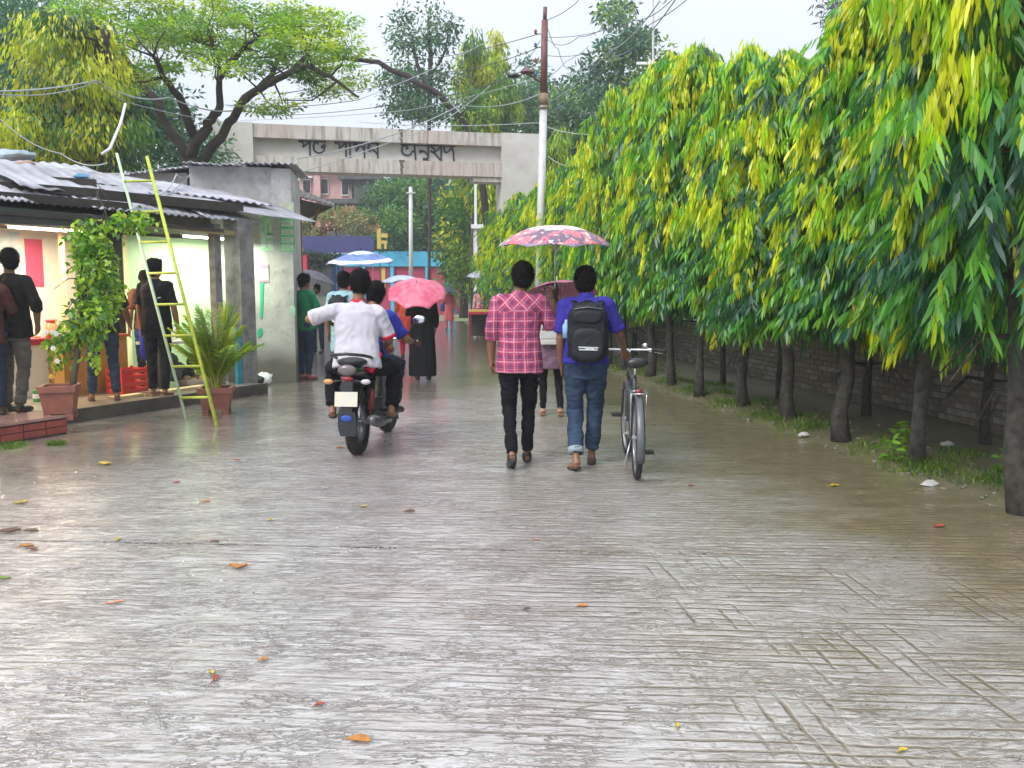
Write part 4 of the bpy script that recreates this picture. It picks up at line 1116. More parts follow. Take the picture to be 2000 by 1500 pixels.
# planks on the floor
for k, (px, py, ln, lab) in enumerate(((340, 772, 1.1, 'pale plank lying on the platform edge behind the ladder foot'), (262, 765, .7, 'yellowish plank lying under the red crate'))):
    a = put(px, py, .35); o = S(a.x, .35, PZ + .002); m = MB(); m.box((-ln/2,-.07,0), (ln/2,.07,.035)); ob = m.build('plank', mk('plank_pale', (.62,.50,.28), .6, col2=(.5,.38,.2)), None); ob.location = o; ob.rotation_euler = (0,0,SRZ + .04); tag(ob, lab, 'plank')
# green tin and odd items
o = crate_box('tin', 73, 745, 1.0, 0,0,0, None, 'small green and white tin on the floor by the cabinet', 'tin')
m = MB(); m.lathe([(0,0),(.06,0),(.06,.14),(0,.14)], 14); m.build('body', mk('tin_green', (.05,.32,.08), .4), o); m = MB(); m.lathe([(.0605,.04),(.062,.045),(.062,.09),(.0605,.095)], 14); m.build('band', WHITE, o)
# brick step at lower left
p = G(30, 862); 
o = thing('step', 'red brick and concrete step at the lower left corner of the platform', 'step', (p.x, p.y, 0), SRZ)
m = MB(); m.box((-.9,-.02,0), (.55,.5,.17)); m.build('base', mk('step_dark', (.05,.04,.035), .6), o)
BR = mk('brick_red', (.36,.07,.05), .6, col2=(.22,.05,.04), vs=8)
for k in range(6):
    m = MB(); x = -.9 + k*.242; m.box((x+.004,-.035,.015), (x+.236,-.022,.08)); m.build('brick', BR, o)
    m = MB(); x = -.9 + k*.242; m.box((x+.004,-.035,.09), (x+.236,-.022,.155)); m.build('brick', BR, o)
m = MB(); m.box((-.92,-.05,.172), (.57,.5,.20)); m.build('tread', mk('tread_wet', (.42,.25,.2), .25, col2=(.3,.15,.12), coat=.8), o)

# ---- concrete hut behind
HC = mk('hut_plaster', (.36,.36,.365), .85, col2=(.20,.20,.205), vs=2.2, bump=.4, bs=30)
def hut_mat():
    t = NT('hut_wall'); co = t.coord('Object'); sep = t.n('SeparateXYZ'); t.l(co, sep.inputs[0])
    a = t.noise(co, 2.0, 6, .7); b = t.noise(co, 7.0, 4, .7)
    c = t.mix(t.ramp(a, .38, .66), (.50,.49,.49), (.29,.28,.28))
    c = t.mix(t.ramp(b, .55, .75, 0, .7), c, (.16,.155,.15))
    low = t.ramp(t.math('MULTIPLY_ADD', a, .8, sep.outputs[2]), 1.0, .72)
    c = t.mix(t.math('MULTIPLY', low, .85), c, (.12,.10,.08))
    t.prin(c, .8, 0, t.bump(b, .4, .012)); return t.mat
HUTM = hut_mat()
hc = G(541, 748)
HRZ = math.radians(9); hx = Vector((math.cos(HRZ), math.sin(HRZ), 0)); hy = Vector((-math.sin(HRZ), math.cos(HRZ), 0))
hut = thing('hut', 'weathered grey concrete hut with green posters on its corner', 'building', (hc.x, hc.y, 0), HRZ)
inv = lambda p: (Matrix.Rotation(-HRZ, 3, 'Z') @ (Vector(p) - hc))
hl = inv(PL(384, 700, hc, hy)); hr = inv(PL(578, 700, hc, hy))
HZ = 3.40
m = MB(); m.box((hl.x, 0, -.03), (0, 2.4, HZ)); m.build('wall', HUTM, hut)
m = MB(); m.box((.004, -.045, -.03), (hr.x, 1.6, HZ - .02)); m.build('corner_pier', HUTM, hut)
nsh = 2; wsh = (hr.x - hl.x + .12)/nsh
for k in range(nsh):
    a = hc + hx*(hl.x - .06 + k*wsh) + hy*(-.22) + Vector((0,0,HZ + .015 + .03*k)); b = a + hx*(wsh + .04); d_ = hy*2.8 + Vector((0,0,.12))
    sheet('roof_sheet', (a, b, b + d_, a + d_), 9, .014, TIN, hut, wob=.03, seed=30+k)
# low pale annex to the left of it, seen over the tin roofs
an0 = A(182, 352, 15.2); an1 = A(364, 326, 15.2)
ann = thing('annex', 'low pale annex wall with tin edge behind the shop roofs', 'building', (an1.x, 15.2, 0), 0)
m = MB(); m.box((an0.x - an1.x, 0, 2.75), (0, 2, an1.z - .10)); m.build('wall', mk('annex_wall', (.50,.48,.47), .85, col2=(.36,.34,.33), vs=2.2, bump=.3), ann)
m = MB(); m.box((.004, .04, 2.75), (.26, 1.5, an1.z - .14)); m.build('dark_gap', DKW, ann)
for k in range(3):
    w_ = (an1.x - an0.x + .5)/3; a = Vector((an0.x - .15 + k*w_, 14.95, an0.z + .09*k - .03)); b = a + Vector((w_ + .05, 0, .09)); d_ = Vector((0, 2.3, .1))
    sheet('roof_sheet', (a, b, b + d_, a + d_), 8, .014, TIN2, ann, wob=.04, seed=40+k)
# odds and ends lying on the shop roofs
for k, (px, py, Y, w_, h_, mt, lab) in enumerate(((40, 322, 11.4, .30, .10, mk('brick_pale', (.45,.28,.2), .8), 'pale brick weighing down the tin roof at the left'),
        (120, 344, 11.8, .7, .06, mk('tarp_blue', (.05,.22,.38), .4), 'strip of blue tarpaulin on the tin roof'), (290, 388, 12.0, .5, .09, mk('tarp_violet', (.25,.24,.38), .4), 'crumpled violet-grey tarpaulin beside the ladder on the roof'),
        (15, 305, 11.6, .7, .14, mk('tarp_pale', (.35,.45,.50), .4), 'pale blue sheet bundle at the far left roof edge'))):
    q = A(px, py, Y); m = MB(); m.ball((0,0,0), w_/2, .2, h_/2, 14, 8)
    for v in m.v: v += Vector((1,1,1))*noise.noise(v*5 + Vector((k*5,0,0)))*.06
    ob = m.build('tarpaulin' if k else 'brick', mt); ob.location = q; tag(ob, lab, 'tarpaulin' if k else 'brick')
# dark awning on the hut's far side
aw = thing('awning', 'dark sagging sheet awning on the far side of the hut', 'awning', tuple(A(610, 420, 17)), 0)
a, b, c, d = A(579, 384, 16.2), A(654, 402, 16.4), A(652, 396, 18), A(582, 368, 18)
sheet('sheet', (a, b, c, d), 7, .012, TIND, aw)
m = MB(); m.add([A(580,388,16.3), A(652,404,16.5), A(632,414,17.0), A(600,428,17.2), A(580,425,17.2)], [(0,1,2,3,4)]); m.add([A(580,388,16.35), A(652,404,16.55), A(632,414,17.05), A(600,428,17.25), A(580,425,17.25)], [(4,3,2,1,0)]); m.build('hanging_flap', TIND, aw, world=True)
m = MB(); m.beam(A(622,405,16.6), A(612,440,16.9), .05, .05); m.build('prop', WOOD, aw, world=True)
m = MB(); m.beam(A(584,388,16.4), (A(584,388,16.4).x, 16.4, 0), .07, .07); m.build('post', WOOD, aw, world=True)
# posters and paint on the hut corner
def hut_panel(name, x0, y0, x1, y1, off, mat, label, cat):
    P = hc - hy*off; a = inv(PL(x0, y0, P, hy)); b = inv(PL(x1, y1, P, hy))
    m = MB(); m.box((a.x, -off, b.z), (b.x, -off + .008, a.z)); ob = m.build(name, mat); ob.location = hc; ob.rotation_euler = (0,0,HRZ); return tag(ob, label, cat), a, b
def poster_mat(name, kind):
    t = NT(name); co = t.coord('Object'); sep = t.n('SeparateXYZ'); t.l(co, sep.inputs[0]); n = t.noise(co, 9, 3)
    c = t.mix(t.ramp(n, .4, .65), (.22,.50,.30), (.50,.66,.45))
    t.prin(c, .45); return t.mat
ob, a, b = hut_panel('poster', 506, 418, 537, 490, .012, poster_mat('poster_green_a', 0), 'left faded green poster on the hut corner under the white roof edge', 'poster')
m = MB(); 
for (u0,v0,u1,v1) in ((.1,.08,.42,.40),(.5,.10,.92,.28),(.45,.34,.9,.42)): m.box((a.x+(b.x-a.x)*u0, -.018, b.z+(a.z-b.z)*v0), (a.x+(b.x-a.x)*u1, -.0125, b.z+(a.z-b.z)*v1))
pa_ = m.build('label_patch', mk('poster_white', (.62,.70,.66), .5), ob)
m = MB(); w0, w1 = b.x - a.x, a.z - b.z
m.box((a.x+.56*w0, -.020, b.z+.45*w1), (a.x+.60*w0, -.0125, b.z+.72*w1)); m.box((a.x+.5*w0, -.020, b.z+.44*w1), (a.x+.9*w0, -.0125, b.z+.47*w1)); m.build('line_mark', mk('poster_dark', (.05,.22,.12), .5), ob)
ob, a, b = hut_panel('poster', 546, 424, 576, 492, .052, mk('poster_green', (.13,.42,.17), .5, col2=(.2,.5,.25)), 'right green poster with four pale text boxes on the hut corner', 'poster')
for v in (.06,.27,.50,.74):
    m = MB(); w0, w1 = b.x - a.x, a.z - b.z; m.box((a.x+.12*w0, -.058, b.z+v*w1), (a.x+.90*w0, -.0525, b.z+(v+.15)*w1)); m.build('text_box', mk('box_pale', (.60,.74,.60), .5), ob)
    m = MB()
    for r_ in range(3): m.box((a.x+.18*w0, -.0605, b.z+(v+.03+.038*r_)*w1), (a.x+(.82-.1*(r_ % 2))*w0, -.0585, b.z+(v+.042+.038*r_)*w1))
    m.build('text_line', mk('text_green', (.10,.28,.14), .6), ob)
m = None
ob, a, b = hut_panel('poster', 548, 395, 574, 418, .052, mk('poster_faded', (.50,.52,.42), .6, col2=(.36,.38,.3), vs=12), 'faded upper poster above the green one on the hut corner', 'poster')
ob, a, b = hut_panel('notice', 503, 514, 525, 551, .012, mk('notice_pale', (.66,.62,.66), .6), 'pale paper notice with pink heading on the hut wall', 'notice')
w0, w1 = b.x - a.x, a.z - b.z
m = MB(); m.box((a.x, -.016, b.z+.75*w1), (b.x, -.0125, b.z+.90*w1)); m.build('heading', mk('pink_ink2', (.70,.30,.42), .6), ob)
m = MB(); m.box((a.x+.05*w0, -.016, b.z+.03*w1), (b.x-.05*w0, -.0125, b.z+.12*w1)); m.build('footer', mk('pink_ink', (.70,.30,.42), .6), ob)
GRP = mk('green_daub', (.02,.36,.20), .5, col2=(.05,.42,.28), vs=9)
def poly_on_wall(pxs, off, name, mat, label, cat):
    P = hc - hy*off; pts = [inv(PL(x, y, P, hy)) for x, y in pxs]; n = len(pts); m = MB()
    m.add([(p.x, -off, p.z) for p in pts] + [(p.x, -off + .006, p.z) for p in pts], [tuple(range(n)), tuple(range(n, 2*n))[::-1]] + [(i, n+i, n+(i+1) % n, (i+1) % n) for i in range(n)])
    ob = m.build(name, mat); ob.location = hc; ob.rotation_euler = (0,0,HRZ); tag(ob, label, cat)
poly_on_wall([(508,552),(515,551),(514,590),(512,622),(507,620),(508,590)], .010, 'paint_stripe', GRP, 'vertical green brush stroke painted on the hut wall', 'paint')
poly_on_wall([(502,650),(506,641),(511,640),(513,648),(510,657),(504,659)], .010, 'paint_stripe', GRP, 'round green paint daub below the brush stroke on the hut wall', 'paint')
poly_on_wall([(566,598),(572,596),(577,602),(576,616),(570,618),(566,610)], .050, 'paint_stripe', mk('pale_green_daub', (.35,.55,.42), .6), 'pale green smudge on the hut corner pier', 'paint')
# debris at the hut foot
p = G(515, 752)
o = thing('bag', 'crumpled white plastic bag lying at the foot of the hut', 'bag', (p.x, p.y, 0)); m = MB()
m.ball((0,0,.09), .14, .11, .10, 12, 9)
for v in m.v: v += Vector((1,1,1)) * noise.noise(v*14) * .05
m.build('body', WHITE, o, smooth=True)
p = G(503, 758); o = thing('bag', 'small black bundle beside the crumpled white bag', 'bag', (p.x, p.y, 0)); m = MB(); m.ball((0,0,.09), .10, .10, .11, 10, 8)
for v in m.v: v += Vector((1,1,1)) * noise.noise(v*12) * .04
m.build('body', BLACK, o, smooth=True)
p = G(582, 735); o = thing('stump', 'short dark bollard at the right foot of the hut', 'bollard', (p.x, p.y, 0)); m = MB(); m.lathe([(.13,0),(.13,.38),(.10,.45),(0,.46)], 14); m.build('body', mk('bollard_dark', (.06,.055,.05), .8, bump=.5), o, smooth=True)

# ---- ladder
LADM = mk('ladder_yellow', (.50,.58,.03), .5, col2=(.30,.36,.06), vs=22, bump=.3)
LADW = mk('ladder_worn', (.50,.60,.42), .5, col2=(.40,.50,.30), vs=14)
br, bl = G(424, 832), G(364, 820)
tr_, tl_ = A(287, 306, 11.0), A(228, 300, 11.35)
o = thing('ladder', 'yellow-green metal ladder leaning against the tin roof between two potted plants', 'ladder', tuple((br + bl)/2))
m = MB(); m.tube([br, tr_], .022, 8); m.build('rail', LADM, o, world=True, smooth=True)
m = MB(); m.tube([bl, tl_], .019, 8); m.build('rail', LADW, o, world=True, smooth=True)
def on_rail(a, b, py):
    lo, hi = 0, 1
    for _ in range(30):
        mid = (lo+hi)/2; p = a.lerp(b, mid); d = p - CAMP
        fy = d.y*math.cos(TH) - d.z*math.sin(TH); fz = d.y*math.sin(TH) + d.z*math.cos(TH); y = 750 - FPX*fz/fy
        if y > py: lo = mid
        else: hi = mid
    return a.lerp(b, lo)
for py in (354, 414, 473, 534, 595, 656, 716, 777):
    m = MB(); m.tube([on_rail(bl, tl_, py), on_rail(br, tr_, py - 1)], .016, 7); m.build('rung', LADM, o, world=True, smooth=True)

# ---- potted plants
POTM = mk('terracotta', (.30,.10,.065), .55, col2=(.20,.075,.055), vs=7, bump=.2)
def pot(label, px, py, wtop, h, rz):
    p = G(px, py, PZ if px < 300 else 0)
    o = thing('plant_pot', label, 'pot', (p.x, p.y, p.z), rz)
    w = wtop/2; m = MB(); b = w*.80; f = .07
    m.loft([[Vector((sx*s, sy*s, z)) for sx, sy in ((-1,-1),(1,-1),(1,1),(-1,1))] for s, z in ((b,f),(w,h-.04),(w-.03,h-.04),(w-.05,h-.1))], cap=True); m.build('body', POTM, o)
    m = MB(); m.loft([[Vector((sx*s, sy*s, z)) for sx, sy in ((-1,-1),(1,-1),(1,1),(-1,1))] for s, z in ((w+.012,h-.065),(w+.014,h),(w-.025,h),(w-.025,h-.035))], cap=False); m.build('rim', POTM, o)
    for sx in (-1,1):
        for sy in (-1,1): m = MB(); m.box((sx*b*.78-.035, sy*b*.78-.035, 0), (sx*b*.78+.035, sy*b*.78+.035, f-.002)); m.build('foot', POTM, o)
    m = MB(); m.box((-w+.05,-w+.05,h-.12), (w-.05,w-.05,h-.07)); m.build('soil', SOIL, o)
    return o, Vector((p.x, p.y, p.z + h - .08))
po1, s1 = pot('square terracotta pot on short feet holding the climbing vine', 119, 818, .335, .36, .30)
po2, s2 = pot('square terracotta pot by the ladder holding the bushy palm', 424, 808, .37, .33, .20)
# vine on its support
rgv = np.random.default_rng(50)
vine = thing('climbing_plant', 'tall leafy vine growing up a dark support from the terracotta pot', 'plant', tuple(s1))
def yv(px): return s1.y + .15
m = MB(); sup = [s1 + Vector((.10,.06,0)), A(150, 700, s1.y+.2), A(158, 600, s1.y+.25), A(165, 500, s1.y+.3), A(200, 440, s1.y+.5), A(262, 425, s1.y+.9)]
m.tube(sup, [.035,.035,.03,.03,.018,.012], 8); 
for k in range(24):
    f = rgv.uniform(.2, .95); i = int(f*5); p = sup[i].lerp(sup[min(5,i+1)], f*5-i); q = p + Vector(rgv.normal(0,.16,3)); m.tube([p, (p+q)/2+Vector((0,0,.05)), q], [.008,.006,.003], 5)
m.build('stem', mk('vine_stem', (.10,.08,.05), .8, bump=.4), vine, world=True, smooth=True)
regs = [(170,470,34,36,2.4),(185,520,42,40,3),(195,575,45,40,3),(175,620,48,36,2.4),(165,655,30,28,1.2),(240,438,42,16,1.3),(275,432,26,14,.8),(130,650,30,22,.6),(118,690,22,30,.6),(110,670,20,15,.5),(190,700,18,30,.5)]
B=[];D=[];Sd=[];L=[];W=[];C=[]
ws = np.array([g[4] for g in regs]); ws = ws/ws.sum()
vc = np.array([(.20,.38,.03),(.10,.24,.03),(.34,.48,.04),(.05,.14,.03)])
for k in range(430):
    g = regs[rgv.choice(len(regs), p=ws)]; a = rgv.uniform(0, 2*PI); q = math.sqrt(rgv.uniform())
    px, py = g[0] + g[2]*q*math.cos(a), g[1] + g[3]*q*math.sin(a)
    dy = .25 + (.3 if px > 215 else 0); c = np.array(A(px, py, s1.y + dy + rgv.uniform(-.22, .22)*math.sqrt(1-q*q+.05)))
    colr = vc[rgv.choice(4, p=[.4,.25,.2,.15])]*rgv.uniform(.8, 1.25)
    for i in range(rgv.integers(4, 9)):
        d = rgv.normal(0, 1, 3); d[2] -= .6
        B.append(c + rgv.normal(0,.035,3)); D.append(d); Sd.append(rgv.normal(0,1,3)); L.append(rgv.uniform(.05,.10)); W.append(rgv.uniform(.025,.05)); C.append(colr*rgv.uniform(.8,1.2))
me = leaves_mesh('leaves', np.array(B), np.array(D), np.array(Sd), L, W, np.array(C), 6, .1); me.materials.append(LEAF); me.transform(MW[vine.name].inverted()); link('leaves', me, vine)['kind'] = 'stuff'
FLO = [mk('flower_orange', (.75,.22,.02), .6), mk('flower_yellow', (.75,.50,.05), .6), mk('flower_white', (.8,.75,.72), .6), mk('flower_red', (.6,.03,.02), .6)]
def flower(px, py, Y, r, mat, parent):
    c = A(px, py, Y); m = MB()
    for k in range(6):
        a = k*PI/3; R = Matrix.Rotation(a, 3, 'Y'); t = R @ Vector((r, -.2*r, 0)); s_ = R @ Vector((r*.5, -.1*r, r*.4)); s2_ = R @ Vector((r*.5, -.1*r, -r*.4))
        m.add([c, c + s_, c + t, c + s2_], [(0,1,2,3)])
    m.ball(c + Vector((0,-.01,0)), r*.25, n=6, m=4); m.build('flower', mat, parent, world=True)
for px, py, k in ((242,425,1),(262,432,0),(255,440,1),(258,428,0)): flower(px, py, s1.y+.65, .05, FLO[k], vine)
for px, py, k in ((90,648,2),(97,658,3),(103,648,2),(110,652,2),(84,655,2),(104,680,2),(112,705,2),(100,735,1)): flower(px, py, s1.y+.0, .032, FLO[k], vine)
# palm: fronds with individual leaflets
palm = thing('potted_palm', 'bushy yellow-green areca palm in the pot beside the ladder', 'plant', tuple(s2))
PALM = [(.34,.42,.02),(.20,.34,.03),(.44,.46,.03),(.12,.25,.03)]
rgp = random.Random(9)
for k in range(52):
    a = rgp.uniform(0, 2*PI); h = rgp.uniform(.65, 1.28); out = rgp.uniform(.06, .54); 
    if math.cos(a) > .3 and rgp.random() < .5: out *= 1.15
    base = s2 + Vector((rgp.gauss(0,.03), rgp.gauss(0,.03), -.02))
    pts = []
    for i in range(9):
        t = i/8; pts.append(base + Vector((math.cos(a)*out*t**1.4, math.sin(a)*out*t**1.4*.8, h*(t - .18*t**3*out*2.2))))
    B=[];D=[];Sd=[];L=[];W=[];C=[]; col = np.array(PALM[rgp.choice((0,0,1,1,2,3))])*rgp.uniform(.8,1.2)
    for j in range(26):
        t = .28 + .72*j/25; i = min(7, int(t*8)); p = pts[i].lerp(pts[i+1], t*8-i); ax = (pts[i+1]-pts[i]).normalized(); lat = ax.cross(Vector((0,0,1))).normalized()
        for sg in (-1,1):
            d = ax*.75 + lat*sg*.75 + Vector((0,0,.1 - rgp.random()*.25))
            B.append(p); D.append(d); Sd.append(ax.cross(d)+Vector((rgp.gauss(0,.2),0,0))); L.append(.20*math.sin(PI*(t*.8+.15))+.03); W.append(.016); C.append(col*rgp.uniform(.85,1.15))
    me = leaves_mesh('frond', np.array(B), np.array(D), np.array(Sd), L, W, np.array(C), 6, .25); me.materials.append(LEAF); me.transform(MW[palm.name].inverted())
    f = link('frond', me, palm)
    m = MB(); m.tube(pts, [.012 - .001*i for i in range(9)], 5); m.build('stalk', mk('frond_stalk', (.35,.38,.05), .5) if 'frond_stalk' not in bpy.data.materials else bpy.data.materials['frond_stalk'], palm, world=True, smooth=True)
# ================================================================ people
TMP = bpy.data.scenes.new('workbench')
def fuse(mb, voxel, smooth=3, wrinkle=0.0, wfreq=(9, 9, 5), seed=0, factor=.5):
    me = bpy.data.meshes.new('tmp'); me.from_pydata([tuple(v) for v in mb.v], [], mb.f); me.update()
    ob = bpy.data.objects.new('tmp', me); TMP.collection.objects.link(ob)
    r = ob.modifiers.new('r', 'REMESH'); r.mode = 'VOXEL'; r.voxel_size = voxel; r.use_smooth_shade = True
    if smooth: s = ob.modifiers.new('s', 'SMOOTH'); s.iterations = smooth; s.factor = factor
    vl = TMP.view_layers[0]; vl.update()
    out = bpy.data.meshes.new_from_object(ob.evaluated_get(vl.depsgraph))
    bpy.data.objects.remove(ob); bpy.data.meshes.remove(me)
    if wrinkle:
        n = len(out.vertices); co = np.empty(n*3, np.float32); out.vertices.foreach_get('co', co); co = co.reshape(-1, 3)
        nr = np.empty(n*3, np.float32); out.vertices.foreach_get('normal', nr); nr = nr.reshape(-1, 3)
        w = np.array([noise.noise(Vector((c[0]*wfreq[0] + seed, c[1]*wfreq[1] + seed*2, c[2]*wfreq[2] + c[0]*6))) + .7*(1 - 2.2*abs(noise.noise(Vector((c[0]*wfreq[0]*1.5 + c[2]*3, c[1]*9 + seed, c[2]*wfreq[2]*2.2 - c[0]*5))))) for c in co])
        co += nr * (w[:, None] * wrinkle); out.vertices.foreach_set('co', co.ravel()); out.update()
    out.polygons.foreach_set('use_smooth', [True]*len(out.polygons))
    return out
def mesh_child(name, me, mat, parent, label=None):
    me.materials.clear(); me.materials.append(mat); me.name = name
    o = link(name, me, parent)
    if label: o['label'] = label
    return o

def hand(m, w, d, pn, side, curl=.5, s=1.0):
    """a palm and five fingers: w wrist, d direction of the fingers, pn direction the palm faces, side: the thumb's side"""
    d = Vector(d).normalized(); pn = Vector(pn); pn = (pn - d*pn.dot(d)).normalized(); x = d.cross(pn).normalized()
    if x.dot(Vector(side)) < 0: x = -x                              # x points to the thumb's side
    w = Vector(w)
    for k in (-1.5, -.5, .5, 1.5): m.tube([w + x*k*.010*s, w + d*.045*s + x*k*.019*s, w + d*.088*s + x*k*.021*s], [.016*s, .0155*s, .0125*s], 7)
    for k, ln in ((1.5, .070), (.5, .080), (-.5, .074), (-1.5, .058)):
        b = w + d*.085*s + x*k*.0215*s; p = [b]; a = 0; q = b
        for f in (.45, .32, .26):
            a += curl*(.7 if f == .45 else .9); dd = d*math.cos(a) + pn*math.sin(a) + x*k*.03; q = q + dd.normalized()*ln*f*s; p.append(q)
        m.tube(p, [.0098*s, .0092*s, .0085*s, .0068*s], 7)
    b = w + d*.022*s + x*.026*s; p1 = b + (d*.6 + x*.7 + pn*.2).normalized()*.040*s; p2 = p1 + (d*.85 + x*.15 + pn*.5*curl + pn*.1).normalized()*.032*s; p3 = p2 + (d*.85 + pn*.9*curl).normalized()*.022*s
    m.tube([b - x*.01*s, p1, p2, p3], [.014*s, .0122*s, .0105*s, .008*s], 7)

def head(m, c, yaw=0.0, pitch=0.0, s=1.0):
    R = Matrix.Rotation(-yaw, 3, 'Z') @ Matrix.Rotation(-pitch, 3, 'X')
    f = lambda x, y, z: Vector(c) + R @ (Vector((x, y, z))*s)
    m.ball(f(0, -.008, .028), .073*s, .090*s, .086*s, 16, 11, R=R)
    m.ball(f(0, .012, -.028), .062*s, .072*s, .078*s, 14, 10, R=R)
    m.ball(f(0, .040, -.080), .036*s, .038*s, .028*s, 10, 7, R=R)         # chin
    m.tube([f(0, .074, .012), f(0, .092, -.018), f(0, .100, -.030)], [.010*s, .013*s, .015*s], 8)
    m.ball(f(0, .088, -.034), .020*s, .012*s, .010*s, 8, 6, R=R)
    m.ball(f(0, .080, -.060), .026*s, .011*s, .009*s, 8, 6, R=R)          # lips
    m.tube([f(-.045, .070, .028), f(0, .082, .030), f(.045, .070, .028)], .010*s, 6)   # brow
    for sx in (-1, 1): m.ball(f(sx*.076, -.008, -.008), .010*s, .020*s, .032*s, 8, 7, R=R)
    return f, R

def sect(P, N, tab, xdir=Vector((1,0,0)), n=22, pw=2.4):
    """elliptic sections along the line P-N: (t, half width, half depth, shift back/forth)"""
    P = Vector(P); N = Vector(N); ax = (N - P).normalized(); x = (xdir - ax*xdir.dot(ax)).normalized(); y = ax.cross(x); rings = []
    for row in tab:
        t, rx, ry = row[:3]; sh = row[3] if len(row) > 3 else 0
        c = P.lerp(N, t) + y*sh; ring = []
        for k in range(n):
            a = 2*PI*k/n; ca, sa = math.cos(a), math.sin(a)
            ring.append(c + x*(rx*math.copysign(abs(ca)**(2/pw), ca)) + y*(ry*math.copysign(abs(sa)**(2/pw), sa)))
        rings.append(ring)
    return rings

